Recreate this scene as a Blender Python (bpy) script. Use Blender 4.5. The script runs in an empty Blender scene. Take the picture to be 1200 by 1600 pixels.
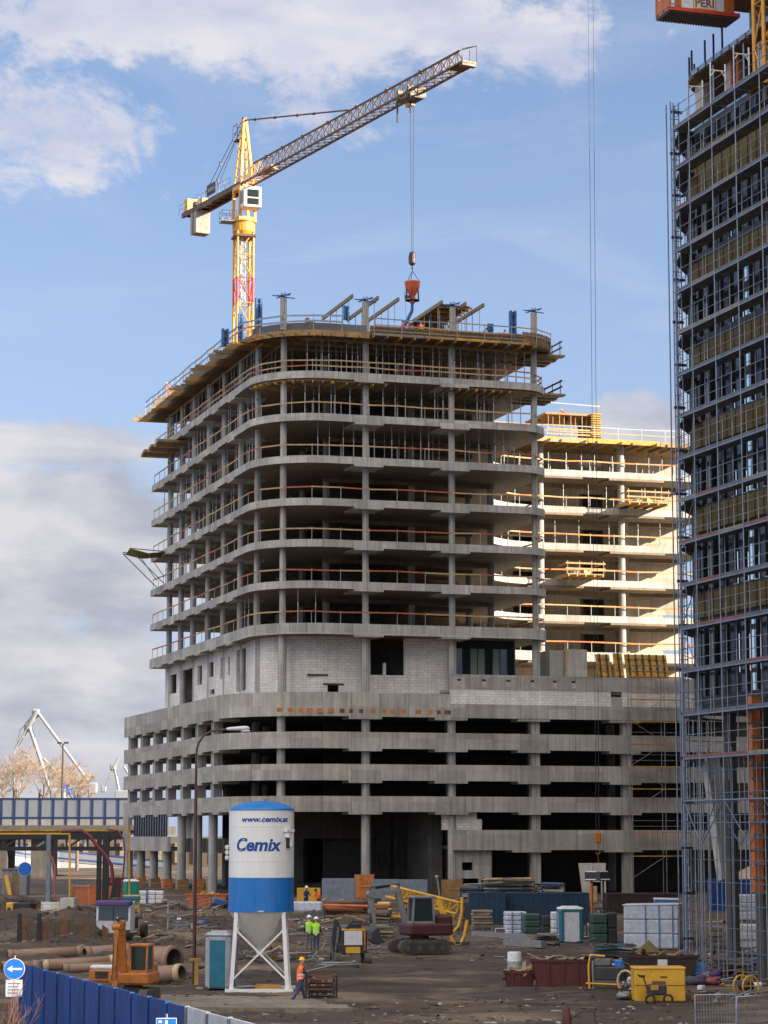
import bpy, bmesh, math, random
from mathutils import Vector, Matrix, noise
R = math.radians
C = bpy.context.scene.collection
SC = bpy.context.scene
# ------------------------------------------------------------ camera
CH, FP, PIT = 6.5, 3750.0, math.atan(505 / 3750.0)      # height, focal length in photo pixels, pitch
cam = bpy.data.objects.new('camera', bpy.data.cameras.new('camera'))
C.objects.link(cam); SC.camera = cam
cam.location = (0, 0, CH); cam.rotation_euler = (math.pi / 2 + PIT, 0, 0)
cam.data.sensor_fit = 'VERTICAL'; cam.data.sensor_height = 36; cam.data.sensor_width = 27
cam.data.lens = FP / 1600 * 36; cam.data.clip_start = 1; cam.data.clip_end = 20000
# ------------------------------------------------------------ light
SUN_EL, SUN_AZ = R(19), R(-22)                          # azimuth from +X, anticlockwise
SKY_STR, EXPO = 0.07, 1.4
SC.view_settings.view_transform = 'Standard'; SC.view_settings.look = 'None'
SC.view_settings.exposure = EXPO; SC.view_settings.gamma = 1
sd = Vector((math.cos(SUN_AZ) * math.cos(SUN_EL), math.sin(SUN_AZ) * math.cos(SUN_EL), math.sin(SUN_EL)))
sun = bpy.data.objects.new('sun', bpy.data.lights.new('sun', 'SUN')); C.objects.link(sun)
sun.data.energy = 5.0; sun.data.angle = R(0.5); sun.data.color = (1.0, 0.85, 0.66)
sun.rotation_euler = sd.to_track_quat('Z', 'Y').to_euler(); sun.location = (100, -50, 100)

def nd(nt, t, ins=None, **props):
    n = nt.nodes.new(t)
    for k, v in props.items(): setattr(n, k, v)
    for k, v in (ins or {}).items():
        if isinstance(v, bpy.types.NodeSocket): nt.links.new(v, n.inputs[k])
        else: n.inputs[k].default_value = v
    return n
def mth(nt, op, a, b=0.0, c=None):
    d = {0: a, 1: b}
    if c is not None: d[2] = c
    return nd(nt, 'ShaderNodeMath', d, operation=op).outputs[0]
def mixc(nt, f, a, b, bt='MIX'):
    n = nt.nodes.new('ShaderNodeMix'); n.data_type = 'RGBA'; n.blend_type = bt
    for i, v in ((0, f), (6, a), (7, b)):
        if isinstance(v, bpy.types.NodeSocket): nt.links.new(v, n.inputs[i])
        else: n.inputs[i].default_value = v if i == 0 or len(v) == 4 else (*v, 1)
    return n.outputs[2]
def ramp(nt, fac, stops):
    n = nd(nt, 'ShaderNodeValToRGB', {0: fac}); cr = n.color_ramp
    while len(cr.elements) < len(stops): cr.elements.new(0.5)
    for e, (p, c) in zip(cr.elements, stops):
        e.position = p; e.color = c if isinstance(c, tuple) else (c, c, c, 1)
    return n.outputs[0]

W = bpy.data.worlds.new('World'); SC.world = W; W.use_nodes = True
nt = W.node_tree; nt.nodes.clear()
sky = nd(nt, 'ShaderNodeTexSky', sky_type='NISHITA', sun_disc=False, sun_elevation=SUN_EL,
         sun_rotation=math.pi / 2 - SUN_AZ, air_density=1.0, dust_density=0.6, ozone_density=2.0)
tc = nd(nt, 'ShaderNodeTexCoord')
sp = nd(nt, 'ShaderNodeSeparateXYZ', {0: tc.outputs['Generated']})
X, Y, Z = sp.outputs
az = mth(nt, 'ARCTAN2', X, Y)                            # 0 = straight ahead, + to the right
el = mth(nt, 'ARCSINE', Z)
def blob(a0, e0, wa, we):                                # soft cloud bank centred on a direction of the sky
    da = mth(nt, 'DIVIDE', mth(nt, 'SUBTRACT', az, R(a0)), R(wa))
    de = mth(nt, 'DIVIDE', mth(nt, 'SUBTRACT', el, R(e0)), R(we))
    r2 = mth(nt, 'ADD', mth(nt, 'MULTIPLY', da, da), mth(nt, 'MULTIPLY', de, de))
    return mth(nt, 'POWER', 2.718, mth(nt, 'MULTIPLY', r2, -1.0))
def cnoise(sx, sy, sc, det, rough, dist=0.0, off=0.0):
    v = nd(nt, 'ShaderNodeCombineXYZ', {0: mth(nt, 'MULTIPLY', az, sx), 1: mth(nt, 'MULTIPLY', el, sy), 2: off})
    return nd(nt, 'ShaderNodeTexNoise', {'Vector': v.outputs[0], 'Scale': sc, 'Detail': det, 'Roughness': rough, 'Distortion': dist}).outputs[0]
CLOUDS = [(-8.0, 16.6, 5.0, 2.3, 1.18), (-4.0, 19.2, 9.0, 1.8, 1.75), (3.5, 19.0, 5.5, 1.6, 1.5), (-1.6, 16.8, 3.4, 1.1, 1.0), (-7.5, 14.3, 2.5, .7, .6),
          (-9.8, 6.6, 6.5, 2.3, 2.6), (-10.5, 3.6, 8.0, 2.2, 2.2), (-9.0, 9.2, 4.0, .8, 1.7), (-9, 1.6, 9.0, 1.4, 1.5), (6.4, 9.7, 3.0, .9, 1.7), (30, 20, 14, 8, 1.2), (-40, 18, 18, 8, 1.2),
          ]
dens = None
for a0, e0, wa, we, k in CLOUDS:
    bl = mth(nt, 'MULTIPLY', blob(a0, e0, wa, we), k)
    dens = bl if dens is None else mth(nt, 'MAXIMUM', dens, bl)
n1 = cnoise(1.0, 1.5, 15, 9, 0.66, 0.35); n2 = cnoise(1.0, 1.4, 48, 8, 0.65, 0.4, 3.0)
cl = mth(nt, 'ADD', mth(nt, 'MULTIPLY', n1, 0.72), mth(nt, 'MULTIPLY', n2, 0.28))
cm = mth(nt, 'ADD', mth(nt, 'MULTIPLY', mth(nt, 'SUBTRACT', cl, 0.70), 1.7), mth(nt, 'MULTIPLY', dens, 0.45))
mask = nd(nt, 'ShaderNodeMapRange', {0: cm, 1: -0.02, 2: 0.27, 3: 0.0, 4: 0.93}, interpolation_type='SMOOTHSTEP').outputs[0]
wispn = cnoise(1.0, 3.2, 7, 6, 0.6, 0.6, 9.0)
wisp = nd(nt, 'ShaderNodeMapRange', {0: wispn, 1: 0.48, 2: 0.8, 3: 0.0, 4: 0.35}).outputs[0]
mask = mth(nt, 'MAXIMUM', mask, wisp)
# unseen bright cloud added behind and above the camera to lift the shaded sides
back = nd(nt, 'ShaderNodeMapRange', {0: mth(nt, 'MULTIPLY', Y, -1.0), 1: -.45, 2: .15, 3: 0, 4: 1}).outputs[0]
bn = nd(nt, 'ShaderNodeTexNoise', {'Vector': tc.outputs['Generated'], 'Scale': 3.2, 'Detail': 6, 'Roughness': .6}).outputs[0]
back = mth(nt, 'MULTIPLY', back, nd(nt, 'ShaderNodeMapRange', {0: el, 1: R(12), 2: R(38), 3: 0.12, 4: 1.0}).outputs[0])
bmask = mth(nt, 'MULTIPLY', back, nd(nt, 'ShaderNodeMapRange', {0: bn, 1: .36, 2: .56, 3: .25, 4: 1.0}).outputs[0])
shade = nd(nt, 'ShaderNodeMapRange', {0: cnoise(1.0, 2.4, 15, 5, 0.55, 0.2, 5.0), 1: 0.36, 2: 0.64, 3: 0.0, 4: 1.0}).outputs[0]
hi = nd(nt, 'ShaderNodeMapRange', {0: el, 1: R(7.5), 2: R(15), 3: 0.0, 4: 1.0}).outputs[0]
ccol = mixc(nt, shade, (2.5, 2.58, 3.0), (4.05, 3.98, 4.1))
ccol2 = mixc(nt, shade, (3.1, 3.3, 4.2), (4.5, 4.35, 4.6))
ccol = mixc(nt, hi, ccol, ccol2)
low = nd(nt, 'ShaderNodeMapRange', {0: el, 1: R(2), 2: R(17), 3: 0.88, 4: 0.1}).outputs[0]
skyc = mixc(nt, low, mixc(nt, 1.0, sky.outputs[0], (.97, .95, 1.04), 'MULTIPLY'), (2.45, 3.02, 4.5))
col = mixc(nt, bmask, mixc(nt, mask, skyc, ccol), (15.0, 13.6, 12.0))
bg = nd(nt, 'ShaderNodeBackground', {0: col, 1: SKY_STR})
out = nd(nt, 'ShaderNodeOutputWorld', {0: bg.outputs[0]})

# ------------------------------------------------------------ photo pixel -> place
def ray(u, v):
    up = 800 - v
    return (u - 600, FP * math.cos(PIT) - up * math.sin(PIT), FP * math.sin(PIT) + up * math.cos(PIT))
def at(u, v, y):
    d = ray(u, v); s = y / d[1]
    return Vector((d[0] * s, y, CH + d[2] * s))
def m_(px, y): return px * y / 3784.0                    # photo pixels -> metres at depth y
RUTS = [(97, 2.2, .16, 0.0), (101, 3.0, .11, 1.0), (106, 2.5, .13, 2.1), (112, 3.5, .10, .4), (118, 2.0, .15, 3.0), (92.5, 1.5, .2, 1.7)]
def rut(x, y):                                           # depth (0..1) of the nearest wheel rut and height of its shoulders
    d = 0.0; s_ = 0.0
    if -7 < x < 26 and 84 < y < 130:
        for y0, am, fr, ph in RUTS:
            c = y - (y0 + am * math.sin(fr * x + ph) + .12 * x)
            for o in (-.95, .95):
                q = (c - o) ** 2
                d = max(d, math.exp(-q / .10)); s_ = max(s_, math.exp(-((abs(c - o) - .55) ** 2) / .05))
    f = .55 + .6 * noise.noise((x * .25, y * .25, 21))
    return d * f, s_ * f
MOUNDS = [(-17, 143, 5, 5, 1.5), (-23, 150, 6, 6, 1.3), (-14, 160, 4, 8, 1.2), (-26, 168, 6, 6, 1.5), (-10.5, 135, 3.4, 4, 1.1),
          (-10, 152, 3.5, 7, .9), (-16, 128, 5, 3, .9), (-31, 130, 7, 7, 1.0), (-12, 121, 3, 2.5, .7), (1.5, 163, 5, 5, .6),
          (-4.5, 140, 2.6, 4, .45), (23, 121, 6, 5, .4), (10, 100, 5, 3, .15), (-2, 170, 5, 4, .5)]
def zbase(y):
    return 0.0 if y < 94 else (0.0106 * (y - 94) if y < 207 else min(1.4, 1.2 + 0.01 * (y - 207)))
def zg(x, y):
    z = zbase(y)
    if 70 < y < 205 and abs(x) < 45:
        for mx, my, rx, ry, h in MOUNDS:
            q = ((x - mx) / rx) ** 2 + ((y - my) / ry) ** 2
            if q < 6: z += h * math.exp(-q) * (0.75 + 0.5 * noise.noise((x * .5, y * .5, 0)))
        w = max(0, min(1, (-x - 2) / 5)) * max(0, min(1, (y - 108) / 8)) * max(0, min(1, (190 - y) / 15))
        if w: z += w * (.5 * abs(noise.noise((x * .33, y * .28, 11))) + .22 * noise.noise((x * .9, y * .7, 12)) + .08 * noise.noise((x * 2.5, y * 1.9, 13)))
        rd, rs_ = rut(x, y); z += .07 * rs_ - .17 * rd
        z += 0.07 * noise.noise((x * .5, y * .35, 3)) + 0.04 * noise.noise((x * 2.2, y * 1.2, 8)) + .17 * noise.noise((x * .11 + .1 * y, y * .55 - .05 * x, 5)) + .08 * noise.noise((x * .2, y * 1.9 + .2 * x, 6))
    return z
def gr(u, v):
    d = ray(u, v); y = 60.0
    while y < 400:                                       # march to the first hit with the smooth ground
        s = y / d[1]
        if CH + d[2] * s <= zbase(y): break
        y += 0.05
    if u > 265: y = min(y, 201.0)
    return Vector((d[0] * y / d[1], y, zg(d[0] * y / d[1], y)))
# ------------------------------------------------------------ materials
MT = {}
def principled(name):
    m = bpy.data.materials.new(name); m.use_nodes = True
    return m, m.node_tree, m.node_tree.nodes['Principled BSDF']
def simple(name, col, rough=.65, metal=0.0, amt=.22, sc=2.0, dirt=.25, dcol=(.10, .08, .06), bump=.15, aniso=(1, 1, 1)):
    m, nt, b = principled(name)
    tc = nd(nt, 'ShaderNodeTexCoord')
    mp = nd(nt, 'ShaderNodeMapping', {0: tc.outputs['Object'], 'Scale': aniso})
    n1 = nd(nt, 'ShaderNodeTexNoise', {'Vector': mp.outputs[0], 'Scale': sc, 'Detail': 8, 'Roughness': .65})
    n2 = nd(nt, 'ShaderNodeTexNoise', {'Vector': mp.outputs[0], 'Scale': sc * 3.7, 'Detail': 6, 'Roughness': .7})
    v = nd(nt, 'ShaderNodeMapRange', {0: n1.outputs[0], 1: .3, 2: .7, 3: 1 - amt, 4: 1 + amt}).outputs[0]
    c = mixc(nt, 1.0, (*col, 1), nd(nt, 'ShaderNodeCombineColor', {0: v, 1: v, 2: v}).outputs[0], 'MULTIPLY')
    f = nd(nt, 'ShaderNodeMapRange', {0: n2.outputs[0], 1: .5, 2: .78, 3: 0, 4: dirt * 2}).outputs[0]
    c = mixc(nt, f, c, (*dcol, 1))
    nt.links.new(c, b.inputs['Base Color'])
    b.inputs['Metallic'].default_value = metal
    r = nd(nt, 'ShaderNodeMapRange', {0: n2.outputs[0], 1: .3, 2: .7, 3: max(.05, rough - .12), 4: min(1, rough + .12)}).outputs[0]
    nt.links.new(r, b.inputs['Roughness'])
    if bump:
        bp = nd(nt, 'ShaderNodeBump', {'Strength': bump, 'Distance': .02, 'Height': n2.outputs[0]})
        nt.links.new(bp.outputs[0], b.inputs['Normal'])
    MT[name] = m
    return m
def concrete(name, base, jw=2.4, rough=.82, bump=.25, jh=1.2, streak=.35, stain=.35, tone=.13, block=None, jdark=.55):
    m, nt, b = principled(name)
    tc = nd(nt, 'ShaderNodeTexCoord')
    p = nd(nt, 'ShaderNodeSeparateXYZ', {0: tc.outputs['Object']}); q = nd(nt, 'ShaderNodeSeparateXYZ', {0: tc.outputs['Normal']})
    isx = mth(nt, 'GREATER_THAN', mth(nt, 'ABSOLUTE', q.outputs[0]), mth(nt, 'ABSOLUTE', q.outputs[1]))
    s = mth(nt, 'ADD', mth(nt, 'MULTIPLY', isx, p.outputs[1]), mth(nt, 'MULTIPLY', mth(nt, 'SUBTRACT', 1.0, isx), p.outputs[0]))
    flat = mth(nt, 'GREATER_THAN', mth(nt, 'ABSOLUTE', q.outputs[2]), .6)
    zz = mth(nt, 'ADD', mth(nt, 'MULTIPLY', flat, p.outputs[1]), mth(nt, 'MULTIPLY', mth(nt, 'SUBTRACT', 1.0, flat), p.outputs[2]))
    big = nd(nt, 'ShaderNodeTexNoise', {'Vector': tc.outputs['Object'], 'Scale': .22, 'Detail': 7, 'Roughness': .62}).outputs[0]
    fine = nd(nt, 'ShaderNodeTexNoise', {'Vector': tc.outputs['Object'], 'Scale': 2.6, 'Detail': 8, 'Roughness': .7}).outputs[0]
    sv = nd(nt, 'ShaderNodeCombineXYZ', {0: mth(nt, 'MULTIPLY', s, 2.4), 1: mth(nt, 'MULTIPLY', zz, .16), 2: isx})
    st = nd(nt, 'ShaderNodeTexNoise', {'Vector': sv.outputs[0], 'Scale': 1.0, 'Detail': 6, 'Roughness': .65}).outputs[0]
    if block:
        bv = nd(nt, 'ShaderNodeCombineXYZ', {0: s, 1: zz, 2: 0.0})
        bk = nd(nt, 'ShaderNodeTexBrick', {'Vector': bv.outputs[0], 'Color1': (1, 1, 1, 1), 'Color2': (.86, .85, .84, 1), 'Mortar': (.66, .64, .61, 1),
                'Scale': 1.0, 'Mortar Size': .018, 'Brick Width': block[0], 'Row Height': block[1], 'Bias': 0.0})
        pt = bk.outputs[0]
    else:
        ia = mth(nt, 'FLOOR', mth(nt, 'DIVIDE', s, jw)); ib = mth(nt, 'FLOOR', mth(nt, 'DIVIDE', zz, jh))
        wn = nd(nt, 'ShaderNodeTexWhiteNoise', {'Vector': nd(nt, 'ShaderNodeCombineXYZ', {0: ia, 1: ib, 2: isx}).outputs[0]}, noise_dimensions='3D').outputs[0]
        tn = nd(nt, 'ShaderNodeMapRange', {0: wn, 1: 0, 2: 1, 3: 1 - tone, 4: 1 + tone}).outputs[0]
        fr = mth(nt, 'ABSOLUTE', mth(nt, 'SUBTRACT', mth(nt, 'FRACT', mth(nt, 'DIVIDE', s, jw)), .5))
        jl = nd(nt, 'ShaderNodeMapRange', {0: fr, 1: .5 - .035 / jw, 2: .5 - .012 / jw, 3: 1.0, 4: jdark}).outputs[0]
        tn = mth(nt, 'MULTIPLY', tn, jl)
        pt = nd(nt, 'ShaderNodeCombineColor', {0: tn, 1: tn, 2: tn}).outputs[0]
    v = nd(nt, 'ShaderNodeMapRange', {0: big, 1: .3, 2: .7, 3: .74, 4: 1.2}).outputs[0]
    v2 = nd(nt, 'ShaderNodeMapRange', {0: fine, 1: .3, 2: .7, 3: .88, 4: 1.1}).outputs[0]
    v3 = nd(nt, 'ShaderNodeMapRange', {0: st, 1: .35, 2: .68, 3: 1.06, 4: 1 - streak}).outputs[0]
    vv = mth(nt, 'MULTIPLY', mth(nt, 'MULTIPLY', v, v2), v3)
    c = mixc(nt, 1.0, (*base, 1), nd(nt, 'ShaderNodeCombineColor', {0: vv, 1: vv, 2: vv}).outputs[0], 'MULTIPLY')
    c = mixc(nt, 1.0, c, pt, 'MULTIPLY')
    sf = nd(nt, 'ShaderNodeMapRange', {0: mth(nt, 'MULTIPLY', fine, st), 1: .27, 2: .46, 3: 0, 4: stain}).outputs[0]
    c = mixc(nt, sf, c, (.17, .145, .11, 1))
    nt.links.new(c, b.inputs['Base Color']); b.inputs['Roughness'].default_value = rough
    bp = nd(nt, 'ShaderNodeBump', {'Strength': bump, 'Distance': .03, 'Height': fine})
    nt.links.new(bp.outputs[0], b.inputs['Normal'])
    MT[name] = m
concrete('concrete', (.44, .43, .405), jw=1.35, streak=.24, stain=.3, tone=.16, jdark=.5)
concrete('concrete_pale', (.52, .50, .46), streak=.2)
concrete('concrete_podium', (.43, .41, .37), jw=2.6, jh=2.75, streak=.3, stain=.38, tone=.17, jdark=.45)
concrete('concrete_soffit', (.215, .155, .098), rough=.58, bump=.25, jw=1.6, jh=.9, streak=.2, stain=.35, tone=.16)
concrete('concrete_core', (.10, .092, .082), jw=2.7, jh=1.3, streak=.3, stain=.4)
concrete('blockwork', (.83, .79, .755), streak=.12, stain=.14, block=(.62, .25))
concrete('wing_wall', (.46, .40, .32), jw=1.8, streak=.2, stain=.25)
concrete('column', (.43, .425, .405), jw=40, jh=3.7, streak=.3, stain=.3)
simple('ply', (.33, .20, .085), .7, amt=.35, sc=1.3, dirt=.35, dcol=(.16, .10, .05))
simple('ply_dark', (.20, .135, .07), .75, amt=.4, sc=1.5, dirt=.4)
simple('timber', (.46, .30, .15), .75, amt=.3, sc=3, dirt=.2, dcol=(.2, .13, .07))
simple('timber_red', (.38, .10, .05), .7, amt=.3, sc=2, dirt=.25)
simple('timber_orange', (.55, .19, .05), .7, amt=.3, sc=2, dirt=.15)
simple('beam_yellow', (.50, .28, .045), .6, amt=.4, sc=1.5, dirt=.3, dcol=(.2, .12, .05))
simple('timber_old', (.24, .20, .155), .85, amt=.35, sc=2.5, dirt=.3)
simple('galv', (.27, .30, .35), .42, .65, amt=.25, sc=2, dirt=.2, dcol=(.12, .11, .10))
simple('prop_steel', (.40, .42, .44), .5, .35, amt=.3, sc=2, dirt=.3, dcol=(.15, .11, .08))
simple('scaf_blue', (.18, .23, .33), .45, .5, amt=.25, sc=2, dirt=.2)
simple('deck_grey', (.125, .125, .135), .6, .2, amt=.3, sc=1, dirt=.35)
simple('deck_brown', (.22, .085, .065), .75, amt=.3, sc=1.5, dirt=.35)
simple('form_blue', (.03, .12, .33), .5, .1, amt=.3, sc=2, dirt=.25)
simple('dark_steel', (.045, .045, .05), .5, .3, amt=.3, sc=2, dirt=.3)
simple('black', (.018, .018, .02), .6, amt=.3, dirt=.3)
simple('rope', (.05, .05, .06), .6, amt=.1, dirt=0)
simple('yellow_paint', (.72, .40, .03), .42, .05, amt=.15, sc=1, dirt=.28, dcol=(.22, .12, .04))
simple('crane_yellow', (.68, .335, .05), .45, .05, amt=.18, sc=.8, dirt=.3, dcol=(.34, .16, .05))
simple('crane_shade_brown', (.105, .064, .038), .5, .05, amt=.25, sc=.8, dirt=.4, dcol=(.10, .05, .03))  # crane yellow darkened to brown: shade on the jib put into the colour
simple('crane_red', (.62, .07, .03), .45, .05, amt=.2, dirt=.25)
simple('crane_white', (.74, .73, .70), .45, amt=.08, dirt=.15)
simple('orange_paint', (.52, .14, .028), .5, amt=.2, sc=1.5, dirt=.35, dcol=(.16, .08, .05))
simple('bucket_red', (.60, .10, .05), .5, amt=.2, sc=1.5, dirt=.3, dcol=(.25, .1, .08))
simple('skip_red', (.085, .014, .012), .6, .1, amt=.3, sc=1.2, dirt=.45, dcol=(.10, .05, .04))
simple('skip_brown', (.042, .024, .02), .65, .1, amt=.35, sc=1.2, dirt=.5, dcol=(.06, .045, .04))
simple('container_blue', (.012, .045, .095), .5, .1, amt=.25, sc=1, dirt=.3, dcol=(.06, .06, .06))
simple('fence_blue', (.012, .06, .25), .5, .15, amt=.3, sc=1.1, dirt=.3, dcol=(.10, .11, .15), aniso=(1, 1, .25))
simple('fence_grey', (.45, .50, .58), .5, .15, amt=.2, sc=1.1, dirt=.3)
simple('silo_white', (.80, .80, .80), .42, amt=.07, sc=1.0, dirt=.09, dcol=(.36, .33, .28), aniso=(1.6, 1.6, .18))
simple('silo_blue', (.012, .17, .52), .38, amt=.14, sc=1.2, dirt=.16, dcol=(.20, .26, .34), aniso=(1.5, 1.5, .25))
simple('letter_blue', (.008, .07, .30), .5, amt=.06, dirt=.05, bump=0)
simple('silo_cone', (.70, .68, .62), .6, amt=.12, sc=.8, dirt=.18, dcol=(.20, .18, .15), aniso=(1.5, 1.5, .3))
simple('lamp_red', (.085, .035, .03), .55, .1, amt=.25, dirt=.3)
simple('grey_paint', (.22, .225, .235), .55, amt=.2, dirt=.35)
simple('grey_dark', (.13, .135, .14), .6, amt=.25, dirt=.35)
simple('teal', (.012, .15, .22), .5, amt=.15, dirt=.2)
simple('plastic_white', (.66, .67, .70), .45, amt=.12, dirt=.25)
simple('toilet_grey', (.36, .38, .43), .5, amt=.12, dirt=.25)
simple('green_cabin', (.02, .25, .17), .5, amt=.15, dirt=.2)
simple('wrap_white', (.56, .60, .70), .32, amt=.22, sc=3.5, dirt=.2, dcol=(.3, .34, .42), bump=.8)
simple('wrap_blue', (.10, .22, .42), .35, amt=.3, sc=3.0, dirt=.2, dcol=(.25, .3, .4), bump=.7)
simple('green_dark', (.03, .075, .06), .5, amt=.3, dirt=.3)
simple('tarp_blue', (.05, .30, .72), .45, amt=.2, dirt=.15, bump=.6)
simple('pipe_clay', (.27, .175, .12), .6, amt=.2, sc=1.2, dirt=.4, dcol=(.15, .10, .07))
simple('pipe_end', (.52, .38, .24), .7, amt=.2, dirt=.3)
simple('purple', (.09, .05, .20), .5, amt=.2, dirt=.25)
simple('rubber', (.02, .02, .02), .8, amt=.3, dirt=.4, dcol=(.10, .08, .06))
simple('track_mud', (.085, .072, .058), .9, amt=.35, sc=4, dirt=.4)
simple('mach_red', (.07, .012, .013), .5, amt=.2, dirt=.35)
simple('orange_mach', (.46, .15, .02), .5, amt=.3, sc=1.4, dirt=.62, dcol=(.16, .08, .05))
simple('hose_pink', (.38, .12, .12), .6, amt=.2, dirt=.25)
simple('hose_maroon', (.17, .03, .045), .55, amt=.2, dirt=.25)
simple('paper', (.72, .72, .70), .7, amt=.1, dirt=.1)
simple('insulation', (.17, .128, .05), .85, amt=.25, sc=1.2, dirt=.35, dcol=(.18, .13, .06))
simple('navy', (.004, .022, .085), .5, amt=.15, dirt=.15)
simple('sign_blue', (.01, .13, .55), .4, amt=.05, dirt=.05)
simple('bark', (.20, .13, .085), .85, amt=.3, dirt=.3)
simple('twig', (.38, .29, .22), .85, amt=.3, dirt=.1)
simple('twig_red', (.16, .075, .06), .85, amt=.3, dirt=.2)
simple('port_white', (.26, .28, .30), .5, amt=.08, dirt=.15)
simple('rust', (.17, .07, .035), .8, amt=.35, sc=3, dirt=.4)
simple('stone', (.33, .30, .265), .9, amt=.3, sc=3, dirt=.3)
simple('slab_dirty', (.21, .18, .14), .9, amt=.4, sc=.5, dirt=.6, dcol=(.07, .052, .037), bump=.5)
simple('rubble_dark', (.105, .08, .058), .95, amt=.4, sc=3, dirt=.4)
simple('skin', (.50, .28, .20), .55, amt=.08, dirt=.05, bump=0)
simple('hi_orange', (.95, .17, .03), .6, amt=.1, sc=6, dirt=.08)
simple('hi_green', (.42, .85, .05), .6, amt=.1, sc=6, dirt=.08)
simple('reflective', (.66, .68, .66), .35, amt=.05, dirt=.05)
simple('denim', (.03, .05, .11), .8, amt=.2, sc=6, dirt=.2)
simple('jacket_dark', (.035, .04, .055), .8, amt=.2, sc=6, dirt=.15)
simple('jacket_red', (.30, .04, .06), .75, amt=.2, sc=6, dirt=.15)
simple('helmet_yellow', (.85, .45, .02), .35, amt=.05, dirt=.06)
simple('helmet_white', (.8, .8, .78), .35, amt=.05, dirt=.06)
simple('hair', (.02, .015, .012), .8)
simple('cloth_dark', (.07, .06, .09), .85, amt=.4, sc=5, dirt=.2)
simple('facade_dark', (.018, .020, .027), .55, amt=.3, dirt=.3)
simple('lamp_glass', (.62, .66, .68), .25, amt=.05, dirt=.1)
def glassy(name, col, rough, spec=.5, metal=0.0, alpha=1.0):
    m, nt, b = principled(name)
    tc = nd(nt, 'ShaderNodeTexCoord')
    n = nd(nt, 'ShaderNodeTexNoise', {'Vector': tc.outputs['Object'], 'Scale': .7, 'Detail': 3})
    bp = nd(nt, 'ShaderNodeBump', {'Strength': .04, 'Distance': .05, 'Height': n.outputs[0]})
    nt.links.new(bp.outputs[0], b.inputs['Normal'])
    b.inputs['Base Color'].default_value = (*col, 1); b.inputs['Roughness'].default_value = rough
    b.inputs['Metallic'].default_value = metal; b.inputs['Specular IOR Level'].default_value = spec
    b.inputs['Alpha'].default_value = alpha
    MT[name] = m
glassy('glass_navy', (.008, .016, .04), .14, .35)
glassy('glass_dark', (.012, .016, .018), .08, .8)
glassy('glass_mirror', (.62, .74, .78), .05, .9, .9)
glassy('glass_sheet', (.16, .27, .46), .12, .6, .2, .82)
glassy('glass_painted_reflection', (.36, .44, .36), .12, .9, .4)  # pale green base colour stands in for a reflected sunlit building
glassy('glass_cab', (.02, .035, .035), .1, .8)
glassy('barrier_glass', (.20, .225, .27), .3, .5, .1, .7)
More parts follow.
